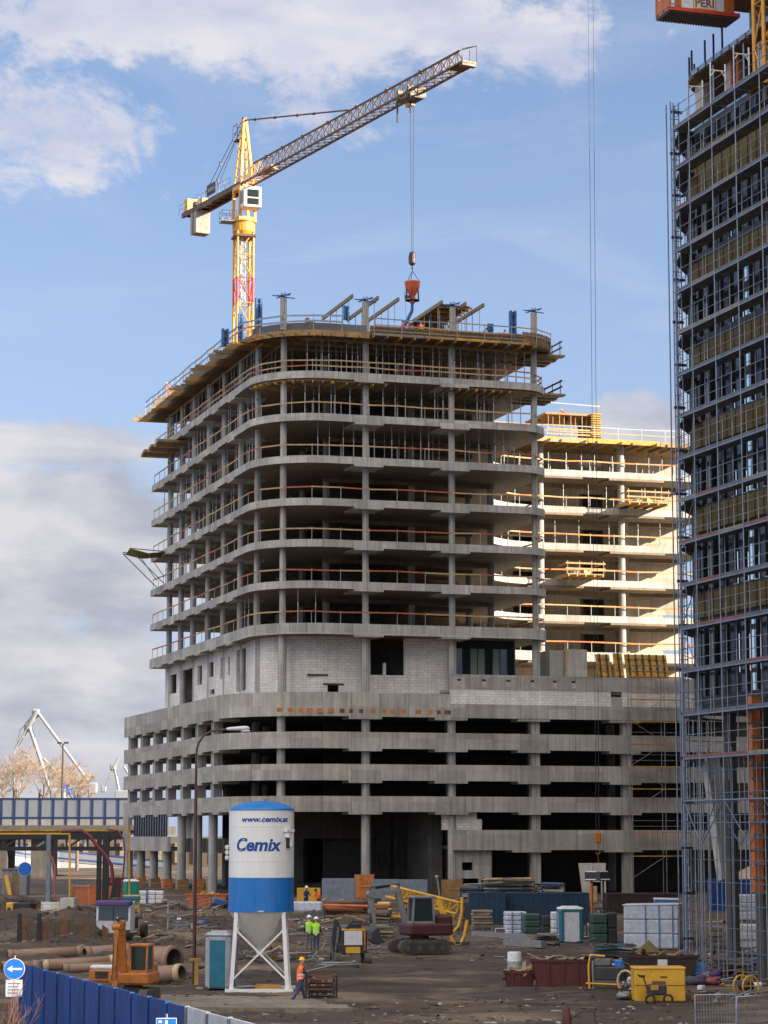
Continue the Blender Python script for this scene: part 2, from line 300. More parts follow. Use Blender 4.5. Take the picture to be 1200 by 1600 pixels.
# ------------------------------------------------------------ mesh helpers
class MB:
    def __init__(s): s.v = []; s.f = []; s.m = []; s.sm = []; s.mats = []
    def add(s, vs, fs, mat, smooth=False):
        o = len(s.v); s.v.extend(tuple(p) for p in vs)
        if mat not in s.mats: s.mats.append(mat)
        i = s.mats.index(mat)
        for f in fs: s.f.append([o + k for k in f]); s.m.append(i); s.sm.append(smooth)
        return s
    def box(s, x0, x1, y0, y1, z0, z1, mat):
        return s.add([(x0, y0, z0), (x1, y0, z0), (x1, y1, z0), (x0, y1, z0), (x0, y0, z1), (x1, y0, z1), (x1, y1, z1), (x0, y1, z1)],
                     [(3, 2, 1, 0), (4, 5, 6, 7), (0, 1, 5, 4), (1, 2, 6, 5), (2, 3, 7, 6), (3, 0, 4, 7)], mat)
    def cbox(s, c, d, mat, rot=(0, 0, 0), bev=0.0):     # centred box, rotated, with optionally chamfered vertical edges
        hx, hy, hz = d[0] / 2, d[1] / 2, d[2] / 2
        M = Matrix.Translation(c) @ (Matrix.Rotation(rot[2], 4, 'Z') @ Matrix.Rotation(rot[1], 4, 'Y') @ Matrix.Rotation(rot[0], 4, 'X'))
        if bev:
            q = bev; pl = [(-hx + q, -hy), (hx - q, -hy), (hx, -hy + q), (hx, hy - q), (hx - q, hy), (-hx + q, hy), (-hx, hy - q), (-hx, -hy + q)]
            k = 1 - q * .8 / max(hx, hy); n = 8
            vs = [(x * k, y * k, -hz) for x, y in pl] + [(x, y, -hz + q) for x, y in pl] + [(x, y, hz - q) for x, y in pl] + [(x * k, y * k, hz) for x, y in pl]
            fs = [tuple(range(n))[::-1], tuple(range(3 * n, 4 * n))] + [(r * n + i, r * n + (i + 1) % n, (r + 1) * n + (i + 1) % n, (r + 1) * n + i) for r in range(3) for i in range(n)]
        else:
            vs = [(a, b, c_) for c_ in (-hz, hz) for a, b in ((-hx, -hy), (hx, -hy), (hx, hy), (-hx, hy))]
            fs = [(3, 2, 1, 0), (4, 5, 6, 7), (0, 1, 5, 4), (1, 2, 6, 5), (2, 3, 7, 6), (3, 0, 4, 7)]
        return s.add([M @ Vector(p) for p in vs], fs, mat)
    def bar(s, p, q, w, h, mat, up=(0, 0, 1)):
        p, q = Vector(p), Vector(q); d = (q - p).normalized(); u = Vector(up)
        if abs(d.dot(u)) > .98: u = Vector((1, 0, 0))
        a = d.cross(u).normalized(); b = a.cross(d)
        vs = [e + a * (i * w / 2) + b * (j * h / 2) for e in (p, q) for i, j in ((-1, -1), (1, -1), (1, 1), (-1, 1))]
        return s.add(vs, [(3, 2, 1, 0), (4, 5, 6, 7), (0, 1, 5, 4), (1, 2, 6, 5), (2, 3, 7, 6), (3, 0, 4, 7)], mat)
    def tube(s, p, q, r, mat, n=8, r2=None, smooth=True):
        return s.path([p, q], r, mat, n, r2, smooth)
    def path(s, pts, r, mat, n=8, r2=None, smooth=True):
        pts = [Vector(p) for p in pts]; vs = []; fs = []; N = len(pts); a0 = None
        for i, p in enumerate(pts):
            d = (pts[min(i + 1, N - 1)] - pts[max(i - 1, 0)]).normalized()
            if a0 is None: a0 = d.cross(Vector((0, 0, 1)) if abs(d.z) < .9 else Vector((1, 0, 0))).normalized()
            a = (a0 - d * a0.dot(d)).normalized(); a0 = a; b = d.cross(a)
            rr = r if r2 is None else r + (r2 - r) * i / (N - 1)
            vs += [p + (a * math.cos(t) + b * math.sin(t)) * rr for t in (2 * math.pi * k / n for k in range(n))]
        for i in range(N - 1):
            fs += [(i * n + k, i * n + (k + 1) % n, (i + 1) * n + (k + 1) % n, (i + 1) * n + k) for k in range(n)]
        s.add(vs, fs, mat, smooth)
        return s.add(vs[:n], [tuple(range(n))[::-1]], mat).add(vs[-n:], [tuple(range(n))], mat)
    def prism(s, poly, z0, z1, mat, cap=None):
        n = len(poly); lo = [(x, y, z0) for x, y in poly]; hi = [(x, y, z1) for x, y in poly]
        s.add(lo + hi, [(i, (i + 1) % n, n + (i + 1) % n, n + i) for i in range(n)], mat)
        s.add(hi, [tuple(range(n))], mat)
        return s.add(lo, [tuple(range(n))[::-1]], cap or mat)
    def yprism(s, poly, y0, y1, mat):                    # outline in x-z, pushed along y
        n = len(poly)
        return s.add([(x, y0, z) for x, z in poly] + [(x, y1, z) for x, z in poly],
                     [tuple(range(n)), tuple(range(2 * n - 1, n - 1, -1))] + [((i + 1) % n, i, n + i, n + (i + 1) % n) for i in range(n)], mat)
    def xprism(s, poly, x0, x1, mat):                    # outline in y-z, pushed along x
        n = len(poly)
        return s.add([(x0, y, z) for y, z in poly] + [(x1, y, z) for y, z in poly],
                     [tuple(range(n))[::-1], tuple(range(n, 2 * n))] + [(i, (i + 1) % n, n + (i + 1) % n, n + i) for i in range(n)], mat)
    def ribbon(s, pts, z0, z1, t, mat):                  # upright wall of thickness t along a plan line, thickness to its left
        n = len(pts); inn = []
        for i, p in enumerate(pts):
            a = Vector(pts[max(i - 1, 0)]); b = Vector(pts[min(i + 1, n - 1)]); d = (b - a).normalized()
            inn.append((p[0] - d.y * t, p[1] + d.x * t))
        return s.prism([*pts, *reversed(inn)], z0, z1, mat) if n < 3 else s._rib(pts, inn, z0, z1, mat)
    def _rib(s, po, pi, z0, z1, mat):
        n = len(po); vs = [(x, y, z0) for x, y in po] + [(x, y, z1) for x, y in po] + [(x, y, z0) for x, y in pi] + [(x, y, z1) for x, y in pi]; fs = []
        for i in range(n - 1):
            fs += [(i, i + 1, n + i + 1, n + i), (2 * n + i + 1, 2 * n + i, 3 * n + i, 3 * n + i + 1), (n + i, n + i + 1, 3 * n + i + 1, 3 * n + i), (i + 1, i, 2 * n + i, 2 * n + i + 1)]
        fs += [(0, n, 3 * n, 2 * n), (n - 1, 3 * n - 1, 4 * n - 1, 2 * n - 1)]
        return s.add(vs, fs, mat)
    def lathe(s, prof, mat, n=24, c=(0, 0), smooth=True):
        vs = []; fs = []; N = len(prof)
        for r, z in prof: vs += [(c[0] + r * math.cos(2 * math.pi * k / n), c[1] + r * math.sin(2 * math.pi * k / n), z) for k in range(n)]
        for i in range(N - 1): fs += [(i * n + k, i * n + (k + 1) % n, (i + 1) * n + (k + 1) % n, (i + 1) * n + k) for k in range(n)]
        s.add(vs, fs, mat, smooth)
        if prof[0][0] > 1e-4: s.add(vs[:n], [tuple(range(n))[::-1]], mat)
        if prof[-1][0] > 1e-4: s.add(vs[-n:], [tuple(range(n))], mat)
        return s
    def ball(s, c, r, mat, n=10, sc=(1, 1, 1)):
        o = len(s.v); s.lathe([(max(r * math.cos(t), 1e-4), r * math.sin(t)) for t in (math.pi * (k / 6 - .5) for k in range(7))], mat, n)
        for i in range(o, len(s.v)):
            p = s.v[i]; s.v[i] = (p[0] * sc[0] + c[0], p[1] * sc[1] + c[1], p[2] * sc[2] + c[2])
        return s
    def xf(s, M):
        s.v = [tuple(M @ Vector(p)) for p in s.v]; return s
    def mesh(s, name):
        me = bpy.data.meshes.new(name); me.from_pydata(s.v, [], s.f)
        for k in s.mats: me.materials.append(MT[k])
        me.polygons.foreach_set('material_index', s.m); me.polygons.foreach_set('use_smooth', s.sm); me.update()
        return me
    def build(s, name, parent=None, loc=None, rz=0.0):
        o = bpy.data.objects.new(name, s.mesh(name)); C.objects.link(o)
        if parent: o.parent = parent
        if loc is not None: o.location = loc
        if rz: o.rotation_euler.z = rz
        return o
def tag(o, label, cat, group=None, kind=None):
    o['label'] = label; o['category'] = cat
    if group: o['group'] = group
    if kind: o['kind'] = kind
    return o
def thing(name, label, cat, loc=(0, 0, 0), rz=0.0, group=None):
    o = bpy.data.objects.new(name, None); C.objects.link(o); o.location = loc; o.rotation_euler.z = rz; o.empty_display_size = .3
    return tag(o, label, cat, group)
def struct(name, mb):
    o = mb.build(name); o['kind'] = 'structure'; return o
def dup(o, loc=None, rz=None, label=None, group=None, parent=None):
    c = o.copy(); C.objects.link(c)
    if parent: c.parent = parent
    for ch in [k for k in C.objects if k.parent == o]: dup(ch, parent=c)
    if loc is not None: c.location = loc
    if rz is not None: c.rotation_euler.z = rz
    if label: c['label'] = label
    if group: c['group'] = group
    return c
def clone(o, loc, parent, rz=None):
    c = o.copy(); C.objects.link(c); c.parent = parent; c.location = loc
    if rz is not None: c.rotation_euler.z = rz
    return c
def text_mb(body, size, mat, shear=0.0, bold=0.0, sx=1.0):
    cu = bpy.data.curves.new('lettering', 'FONT'); cu.body = body; cu.size = size; cu.shear = shear; cu.offset = bold; cu.align_x = 'CENTER'; cu.align_y = 'CENTER'
    cu.resolution_u = 4
    o = bpy.data.objects.new('lettering', cu); C.objects.link(o)
    dg = bpy.context.evaluated_depsgraph_get(); me = bpy.data.meshes.new_from_object(o.evaluated_get(dg))
    mb = MB(); mb.add([(v.co.x * sx, v.co.y, v.co.z) for v in me.vertices], [tuple(p.vertices) for p in me.polygons], mat)
    bpy.data.objects.remove(o); bpy.data.curves.remove(cu); bpy.data.meshes.remove(me)
    return mb
def arc(cx, cy, r, a0, a1, n=8):
    return [(cx + r * math.cos(R(a0 + (a1 - a0) * i / n)), cy + r * math.sin(R(a0 + (a1 - a0) * i / n))) for i in range(n + 1)]
def along(pts, step, start=0.0):                         # points and headings at even steps along a plan polyline
    res = []; want = start; run = 0.0
    for (x0, y0), (x1, y1) in zip(pts, pts[1:]):
        L = math.hypot(x1 - x0, y1 - y0)
        while want <= run + L + 1e-6 and L > 0:
            t = (want - run) / L; res.append((x0 + (x1 - x0) * t, y0 + (y1 - y0) * t, math.atan2(y1 - y0, x1 - x0))); want += step
        run += L
    return res
def lattice(mb, p, q, wx, wy, n, rc, rb, mat, up=(0, 0, 1), tri=False):
    """square (or triangular) lattice girder between p and q"""
    p, q = Vector(p), Vector(q); d = (q - p).normalized(); u = Vector(up)
    if abs(d.dot(u)) > .98: u = Vector((0, 1, 0))
    a = d.cross(u).normalized(); b = a.cross(d)
    cs = [(-wx / 2, 0), (wx / 2, 0), (0, wy)] if tri else [(-wx / 2, -wy / 2), (wx / 2, -wy / 2), (wx / 2, wy / 2), (-wx / 2, wy / 2)]
    P = lambda t, c: p + (q - p) * t + a * c[0] + b * c[1]
    for c in cs: mb.tube(P(0, c), P(1, c), rc, mat, 6)
    for i in range(n):
        t0, t1 = i / n, (i + 1) / n
        for j in range(len(cs)):
            c0, c1 = cs[j], cs[(j + 1) % len(cs)]
            if i % 2: c0, c1 = c1, c0
            mb.tube(P(t0, c0), P(t1, c1), rb, mat, 4)
            mb.tube(P(t1, c0), P(t1, c1), rb, mat, 4)
    return mb
# ------------------------------------------------------------ ground
def ground():
    xs = [-4000, -1500, -600, -300, -150, -90, -60] + [-45 + .6 * i for i in range(151)] + [60, 90, 150, 300, 600, 1500, 4000]
    ys = [-400, -150, -40, 20, 50] + [66 + .6 * i for i in range(30)] + [84 + .25 * i for i in range(176)] + [128 + .9 * i for i in range(98)] + [225, 245, 280, 340, 450, 700, 1300, 3000, 9000]
    m, nt, b = principled('mud'); MT['mud'] = m
    tc = nd(nt, 'ShaderNodeTexCoord'); ob = tc.outputs['Object']
    a = nd(nt, 'ShaderNodeTexNoise', {'Vector': ob, 'Scale': .16, 'Detail': 8, 'Roughness': .6}).outputs[0]
    mp = nd(nt, 'ShaderNodeMapping', {0: ob, 'Rotation': (0, 0, R(9)), 'Scale': (.10, .62, 1)})
    tr = nd(nt, 'ShaderNodeTexNoise', {'Vector': mp.outputs[0], 'Scale': 1.0, 'Detail': 9, 'Roughness': .68, 'Distortion': .9}).outputs[0]
    f = nd(nt, 'ShaderNodeTexNoise', {'Vector': ob, 'Scale': 5, 'Detail': 9, 'Roughness': .75}).outputs[0]
    c = ramp(nt, a, [(.3, (.046, .030, .020, 1)), (.5, (.088, .061, .041, 1)), (.68, (.25, .185, .128, 1))])
    c = mixc(nt, nd(nt, 'ShaderNodeMapRange', {0: tr, 1: .47, 2: .60, 3: 0, 4: .85}).outputs[0], c, (.030, .022, .016))
    c = mixc(nt, nd(nt, 'ShaderNodeMapRange', {0: f, 1: .58, 2: .76, 3: 0, 4: .6}).outputs[0], c, (.20, .175, .145))
    vo = nd(nt, 'ShaderNodeTexVoronoi', {'Vector': ob, 'Scale': 2.6}).outputs[0]
    rt_ = nd(nt, 'ShaderNodeAttribute', attribute_name='rut_wet_shade').outputs['Fac']
    c = mixc(nt, mth(nt, 'MULTIPLY', rt_, .85), c, (.022, .016, .012))  # dark rut colour: wet mud, also painted in for weak shading
    nt.links.new(c, b.inputs['Base Color'])
    wet = nd(nt, 'ShaderNodeMapRange', {0: tr, 1: .5, 2: .75, 3: .9, 4: .55}).outputs[0]
    nt.links.new(wet, b.inputs['Roughness'])
    hh = mth(nt, 'ADD', mth(nt, 'MULTIPLY', f, .5), mth(nt, 'MULTIPLY', tr, 1.2))
    nt.links.new(nd(nt, 'ShaderNodeBump', {'Strength': .8, 'Distance': .12, 'Height': hh}).outputs[0], b.inputs['Normal'])
    g = MB(); nx = len(xs)
    g.add([(x, y, zg(x, y)) for y in ys for x in xs],
          [(j * nx + i, j * nx + i + 1, (j + 1) * nx + i + 1, (j + 1) * nx + i) for j in range(len(ys) - 1) for i in range(nx - 1)], 'mud', True)
    o = struct('ground', g); at_ = o.data.attributes.new('rut_wet_shade', 'FLOAT', 'POINT')
    at_.data.foreach_set('value', [max(0.0, min(1.0, rut(v[0], v[1])[0] - .45 * rut(v[0], v[1])[1])) for v in g.v])
ground()
# ------------------------------------------------------------ concrete office frame
ROT = math.atan(1168 / 3784.0)
BX, BY, BZ = -10.5, 207.0, 1.1
ca, sa = math.cos(ROT), math.sin(ROT)
def lw(a, b, z): return Vector((BX + a * ca - b * sa, BY + a * sa + b * ca, z))
def wl(p): dx, dy = p[0] - BX, p[1] - BY; return (dx * ca + dy * sa, -dx * sa + dy * ca)
def slope(u, v=1305): d = ray(u, v); return d[0] / d[1]
def col_a(u, b, v=1305):
    k = slope(u, v); return (k * (BY + b * ca) - BX + b * sa) / (ca - k * sa)
def col_b(u, a, v=1305):
    k = slope(u, v); return (k * (BY + a * sa) - BX - a * ca) / (-sa - k * ca)
def zat(u, v, a=None, b=None):                           # height of what the photo shows at (u,v) on a facade line
    if a is None: a = col_a(u, b)
    if b is None: b = col_b(u, a)
    p = lw(a, b, 0); return at(u, v, p.y).z
ZS = [24.85, 28.55, 32.2, 35.85, 39.63, 43.4, 47.2]      # slab tops above the podium
ZR = 50.85                                              # deck being cast
A1, B1, WB, WA = 27.2, 48.3, 24.6, 54.0
FA = [col_a(u, 1.1, 850) for u in (442, 571, 706, 836)]
LB = [col_b(u, 1.1, 850) for u in (402, 376, 350, 326, 303, 284, 266)]
B = thing('office_building', 'unfinished concrete office building with bare slabs, rounded corner and parking podium', 'building', (BX, BY, BZ), ROT)
H = lambda z: z - BZ
def main_outline(wing, o=0.0, back=B1):
    r = 6.0
    p = arc(r, r, r + o, 180, 270, 12) + arc(A1 - 3.2, 3.2, 3.2 + o, 270, 360, 8)
    if wing: p += [(A1 + o, WB - 8)] + [(x, y) for x, y in arc(A1 + 8 + o, WB - 8 - o, 8, 180, 90, 8)] + [(WA, WB - o), (WA, WB + 13), (22, WB + 13), (22, back)]
    else: p += [(A1 + o, WB + 3), (22, WB + 3), (22, back)]
    return p + [(-o, back)]
def front_edge(o=0.0, wing=False): return arc(6, 6, 6 + o, 180, 270, 10) + arc(A1 - 3.2, 3.2, 3.2 + o, 270, 360, 6)
def edge_path(inset, b1=B1):                             # left facade from the far end, round the corner, along the front
    return [(inset, b1 - .2)] + arc(6, 6, 6 - inset, 180, 270, 10) + arc(A1 - 3.2, 3.2, 3.2 - inset, 270, 360, 6) + [(A1 - inset, 14)]
wing_path = [(A1 - .25, WB - 8)] + arc(A1 + 7.75, WB - 7.75, 8, 180, 90, 6) + [(WA, WB + .25)]
rnd = random.Random(4)
for k, z in enumerate(ZS):
    m = MB(); th = .95 if k == 0 else .66
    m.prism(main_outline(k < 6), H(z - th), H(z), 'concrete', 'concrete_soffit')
    if k == 0: m.ribbon([(-.012, B1 - .05)] + main_outline(False, .012)[:22], H(z - th) - .004, H(z - th) + .12, .1, 'concrete_pale')
    dz = .17
    for a in FA[1:3]: m.box(a - 1.35, a + 1.35, -.004, 3.2, H(z - th) - dz, H(z - th) + .01, 'concrete')
    for b in LB[1:]: m.box(-.004, 3.0, b - 1.6, b + 1.0, H(z - th) - dz, H(z - th) + .01, 'concrete')
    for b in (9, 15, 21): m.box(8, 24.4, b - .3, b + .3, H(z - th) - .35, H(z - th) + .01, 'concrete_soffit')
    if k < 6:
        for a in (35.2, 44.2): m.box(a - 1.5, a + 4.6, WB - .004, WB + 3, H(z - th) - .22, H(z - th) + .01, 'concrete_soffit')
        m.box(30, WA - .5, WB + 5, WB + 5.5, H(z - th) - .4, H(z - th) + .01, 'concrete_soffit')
    m.build('slab', B)
# columns: continuous stacks, upper storeys
def column(a, b, z0, z1, r, mat='column', n=14):
    m = MB(); m.tube((0, 0, 0), (0, 0, z1 - z0), r, mat, n); return m.build('column', B, (a, b, H(z0)))
def inside(cx, cy, r, u, d, cond, v=850):                      # place on a sight line that lies d inside a rounded corner
    b = -1.0
    while True:
        a = col_a(u, b, v)
        if (cond(a) and b >= d) if not ((a < cx) if cx < 12 else (a > cx)) else (b > cy or math.hypot(a - cx, b - cy) <= r - d): return a, b
        b += .02
FB = [inside(6, 6, 6, 442, .75, lambda a: True), (FA[1], 1.1), (FA[2], 1.1), inside(A1 - 3.2, 3.2, 3.2, 836, .75, lambda a: True)]
for a, b in FB: column(a, b, ZS[0], ZR - .3, .29); column(a, b, 17.6, ZS[0] - .9, .37)
for b in LB: column(1.1, b, ZS[0], ZR - .3, .29); column(1.4, b, 17.6, ZS[0] - .9, .3)
for a, b in ((8.3, 9.3), (16.5, 9.3), (24.2, 9.0), (8.3, 17.5), (24.3, 15.5), (8.2, 26), (8.2, 34), (8.2, 42), (16, 42)): column(a, b, 17.6, ZR - .4, .32)
for a in (44.4, 53.0): column(a, WB + 1.0, 17.6, ZS[5] + 3, .36)
column(35.6, WB + 1.2, 17.6, ZS[5] + 3, .36)
for a in (31, 39): column(a, WB + 8, 17.6, ZS[5] + 3, .33)
# core and rear walls
def wall_holes(m, o, d, L, z0, z1, t, holes, mat):       # upright wall from o along unit d, with rectangular openings (s0,s1,za,zb)
    d = Vector((d[0], d[1])); nrm = Vector((-d.y, d.x))
    cs = sorted({0.0, L, *[min(max(h[i], 0), L) for h in holes for i in (0, 1)]}); zs = sorted({z0, z1, *[min(max(h[i], z0), z1) for h in holes for i in (2, 3)]})
    for c0, c1 in zip(cs, cs[1:]):
        if c1 - c0 < 1e-4: continue
        run = None
        for q0, q1 in zip(zs + [None], zs[1:] + [None, None]):
            solid = q1 is not None and not any(h[0] - 1e-4 <= c0 and c1 <= h[1] + 1e-4 and h[2] - 1e-4 <= q0 and q1 <= h[3] + 1e-4 for h in holes)
            if solid: run = (run[0] if run else q0, q1)
            elif run:
                p = [(o[0] + d.x * s_ + nrm.x * n_, o[1] + d.y * s_ + nrm.y * n_) for s_, n_ in ((c0, 0), (c1, 0), (c1, t), (c0, t))]
                m.prism(p, H(run[0]), H(run[1]), mat); run = None
def core(pts, z0, z1, t=.35, mat='concrete_core'):
    m = MB(); m.ribbon(pts, H(z0), H(z1), t, mat); m.build('core_wall', B)
GZ = 1.2
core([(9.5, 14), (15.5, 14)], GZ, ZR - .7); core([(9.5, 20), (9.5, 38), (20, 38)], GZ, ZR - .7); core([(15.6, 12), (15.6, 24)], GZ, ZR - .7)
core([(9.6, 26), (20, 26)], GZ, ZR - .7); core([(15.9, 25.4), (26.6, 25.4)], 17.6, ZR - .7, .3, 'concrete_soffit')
for k in range(7):
    z0 = 17.6 if k == 0 else ZS[k - 1]; z1 = ZS[k] - .67 if k else ZS[0] - .96
    if k > 6: break
    if k == 6: z1 = ZS[5] + 3.2
    m = MB(); hs = []
    for s0, s1, zz0, zz1 in ((1.5, 4.5, 0, 2.8), (8, 10.4, .2, 1.5), (15.5, 18.2, 0, 2.5)): hs.append((s0, s1, z0 + zz0, z0 + zz1))
    if k in (0, 1, 2): hs.append((24.2, 27, z0, z0 + 1.0))
    wall_holes(m, (26.9, WB + 7.5), (1, 0), WA - 27.1, z0, z1, .3, hs, 'wing_wall'); m.build('wall', B)
m = MB(); m.box(26.7, WA - .2, WB + 12.4, WB + 12.7, H(17.6), H(ZS[5] + 3.2), 'wing_wall'); m.build('core_wall', B)
for a in (34.5, 42.6, 48.2):
    m = MB(); m.box(a, a + .3, WB + 7.9, WB + 12.3, H(17.6), H(ZS[5] - .7), 'concrete_soffit'); m.build('core_wall', B)
for a in (30.6, 46.4):
    m = MB(); m.box(a, a + .3, WB + 4.6, WB + 7.4, H(17.6), H(ZS[5] - .7), 'wing_wall'); m.build('core_wall', B)
m = MB(); m.box(15.9, 22.5, 22.0, 22.3, H(17.6), H(ZR - .7), 'concrete_soffit'); m.build('core_wall', B)
# podium with parking decks
PL, PF, PR = -2.2, -.8, 56.0
def podium_line(o=0.0, b1=50.3): return [(PL - o, b1)] + arc(PL + 9, PF + 9, 9 + o, 180, 270, 14) + [(PR, PF - o)]
BANDS = [(16.72, 18.8), (13.95, 15.38), (11.2, 12.6), (8.5, 9.85)]
for k, (z0, z1) in enumerate(BANDS):
    m = MB(); m._rib(podium_line(), podium_line(-.28), H(z0), H(z1), 'concrete_podium'); m.build('parapet', B)
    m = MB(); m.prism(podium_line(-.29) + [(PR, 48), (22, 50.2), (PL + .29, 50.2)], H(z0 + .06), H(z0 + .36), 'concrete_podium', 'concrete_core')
    for u in (571, 706, 836, 979): a = col_a(u, PF); m.box(a - 1.5, a + 1.5, PF - .003, PF + 2, H(z0) - .22, H(z0) + .04, 'concrete_podium')
    for u in (204, 223, 243, 264, 287, 310, 335): b = col_b(u, PL); m.box(PL - .003, PL + 2, b - 1.0, b + 1.0, H(z0) - .2, H(z0) + .04, 'concrete_podium')
    m.build('parking_deck', B)
ml = lambda a, b, z0, z1, w, d, mat='concrete_podium': MB().box(-w / 2, w / 2, -d / 2, d / 2, 0, z1 - z0, mat).build('column', B, (a, b, H(z0)))
for u in (204, 223, 243, 264, 287, 310, 335): ml(PL + .75, col_b(u, PL + .6), 8.8, 16.8, .8, 1.15)
for u in (571, 706): column(col_a(u, PF + .72), PF + .72, GZ - .1, 16.8, .38)
column(*inside(PL + 9, PF + 9, 9, 441, .75, lambda a: True), GZ - .1, 16.8, .38)
for u in (836, 979): ml(col_a(u, PF + .75), PF + .75, GZ - .1, 16.8, .78, .72)
for u in (284, 309, 333): column(PL + .8, col_b(u, PL + .8), GZ - .1, 8.7, .42)
for u in (202, 221, 241, 262): column(PL + .8, col_b(u, PL + .8), GZ - .1, 5.0, .42)
for a, b in ((12.2, 9), (3, 14), (6, 22), (20, 9), (6, 30), (6, 38), (14, 30), (28, 9), (36, 9), (44, 9), (52, 9), (36, 18), (46, 18)): column(a, b, GZ - .1, 16.8, .4)
m = MB(); b0, b1 = col_b(262, PL), 50.2
m.box(PL, PL + .3, b0, b1, H(4.95), H(6.35), 'concrete_podium'); m.box(PL + .004, PL + .3, b1 - 2.6, b1, H(6.35), H(8.6), 'concrete_podium'); m.box(PL + .3, PL + 8, b0, b1, H(5.0), H(5.3), 'concrete_core'); m.build('mezzanine_wall', B)
m = MB(); bb0, bb1 = col_b(260, PL), col_b(209, PL); m.box(PL + .1, PL + .16, bb0 + .3, bb1, H(6.37), H(8.45), 'glass_navy')
nn = 13
for i in range(nn + 1):
    y = bb0 + .3 + (bb1 - bb0 - .3) * i / nn; m.box(PL + .02, PL + .1, y - .07, y + .07, H(6.3), H(8.5), 'dark_steel')
m.build('louvre_window', B)
m = MB(); m.box(PL + 1.6, PL + 1.9, col_b(284, PL), col_b(262, PL), H(4.9), H(8.5), 'concrete_pale'); m.box(PL + 1.5, PL + 1.9, col_b(325, PL), col_b(262, PL), H(4.9), H(6.2), 'concrete_core'); m.build('wall', B)
# mezzanine band, walls and openings on the right of the ground floor
a0 = col_a(709, PF); m = MB(); m.box(a0, PR, PF + .006, PF + .3, H(5.2), H(6.95), 'concrete_podium'); m.box(a0, PR, PF + .3, 30, H(5.3), H(5.6), 'concrete_core')
for u in (836, 979): a = col_a(u, PF); m.box(a - 2.1, a + 1.5, PF, PF + 2, H(5.0), H(5.28), 'concrete_podium')
m.build('parapet', B)
m = MB(); am = col_a(771, PF)
aw = lambda u: col_a(u, PF + .5) - a0
wall_holes(m, (a0, PF + .5), (1, 0), am - a0, GZ - .2, 5.25, .3, [(aw(722), aw(739), 3.45, 4.15), (aw(720), aw(748), 0, 2.75)], 'concrete_podium')
m.build('wall', B); m = MB()
wall_holes(m, (col_a(691, PF + .6) + .01, PF + .6), (1, 0), col_a(753, PF) - col_a(691, PF), 6.96, 8.5, .3, [(4.2 - 1.0, 4.2 + .2, 7.9, 8.5)], 'blockwork'); m.build('wall', B)
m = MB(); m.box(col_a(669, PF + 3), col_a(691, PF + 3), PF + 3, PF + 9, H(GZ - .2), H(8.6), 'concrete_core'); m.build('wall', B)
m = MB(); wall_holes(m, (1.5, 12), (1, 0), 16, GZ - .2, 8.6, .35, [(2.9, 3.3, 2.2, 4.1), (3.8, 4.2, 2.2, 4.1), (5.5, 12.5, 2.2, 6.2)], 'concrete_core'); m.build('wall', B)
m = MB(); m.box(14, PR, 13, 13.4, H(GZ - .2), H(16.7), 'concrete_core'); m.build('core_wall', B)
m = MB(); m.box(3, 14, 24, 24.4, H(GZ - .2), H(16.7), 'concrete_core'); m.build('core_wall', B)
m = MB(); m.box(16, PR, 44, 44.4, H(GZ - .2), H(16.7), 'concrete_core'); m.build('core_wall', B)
# upper right of the podium: block band, top band
a0 = col_a(705, PF)
m = MB(); ad = [col_a(957, PF) - a0, col_a(975, PF) - a0]
wall_holes(m, (a0, PF - .02), (1, 0), PR - a0, 17.95, 19.5, .3, [(ad[0], ad[1], 17.95, 19.45)], 'blockwork'); m.build('wall', B)
m = MB(); m.box(a0, PR, PF - .05, PF + .25, H(16.72), H(17.94), 'concrete_podium'); m.build('parapet', B)
m = MB(); m.box(a0, PR, PF - .045, PF + .3, H(19.25), H(20.55), 'concrete_podium'); m.box(a0, PR, PF + .3, WB + 12, H(19.0), H(19.3), 'concrete_podium')
for x in (0, 2.3, 4.6, 6.9, 9, 10.8): m.box(a0 + .6 + x, a0 + 1.0 + x, PF - .06, PF + .1, H(19.5), H(19.95), 'concrete_pale'); m.box(a0 + .6 + x, a0 + .95 + x, PF - .055, PF + .1, H(19.97), H(20.15), 'black')
m.build('parapet', B)
# anchor blocks: rusty patches along the parapet
m = MB()
for u, w in ((436, 9), (453, 9), (469, 7), (483, 9), (499, 9), (516, 9), (534, 8), (548, 6), (564, 7), (583, 7), (601, 6), (613, 8), (630, 8), (654, 9), (673, 7), (686, 7), (703, 17)):
    a = col_a(u, PF); m.box(a - w / 36.6, a + w / 36.6, PF - .012, PF + .1, H(17.0), H(17.36), 'timber_orange' if rnd.random() < .55 else 'rust')
m.build('anchor_pockets', B)
# block walls of the recessed floor on the podium
z0, z1 = 17.6, ZS[0] - .96
WL, WF, r = 1.2, 2.3, 5.0
m = MB(); o = (WL + r, WF); sx = lambda u: col_a(u, WF) - o[0]
zz = lambda v, u=560: zat(u, v, b=WF)
fr_end = col_a(701, WF) - o[0]
wall_holes(m, o, (1, 0), fr_end, z0, z1, .3, [(sx(485), sx(503), z0, zz(1056)), (sx(511), sx(529), z0, zz(1071)), (sx(578.6), sx(599), zz(1054), z1), (sx(599), sx(603), zz(1035), z1), (sx(603), sx(632), zz(1054), z1)], 'blockwork')
m.build('wall', B)
m = MB(); m.box(o[0] + sx(479), o[0] + sx(512), WF - .06, WF + .1, H(zz(1057)), H(zz(1054.5)), 'dark_steel'); m.box(o[0] + sx(504), o[0] + sx(537), WF - .06, WF + .1, H(zz(1071)), H(zz(1068.5)), 'dark_steel'); m.build('lintel', B)
m = MB(); m.ribbon(arc(WL + r, WF + r, r, 192, 270, 9), H(z0), H(z1), .3, 'blockwork'); m.build('wall', B)
b1w = 45.6; o2 = (WL, b1w)
sb = lambda u: b1w - col_b(u, WL)
zl = lambda v, u: zat(u, v, a=WL)
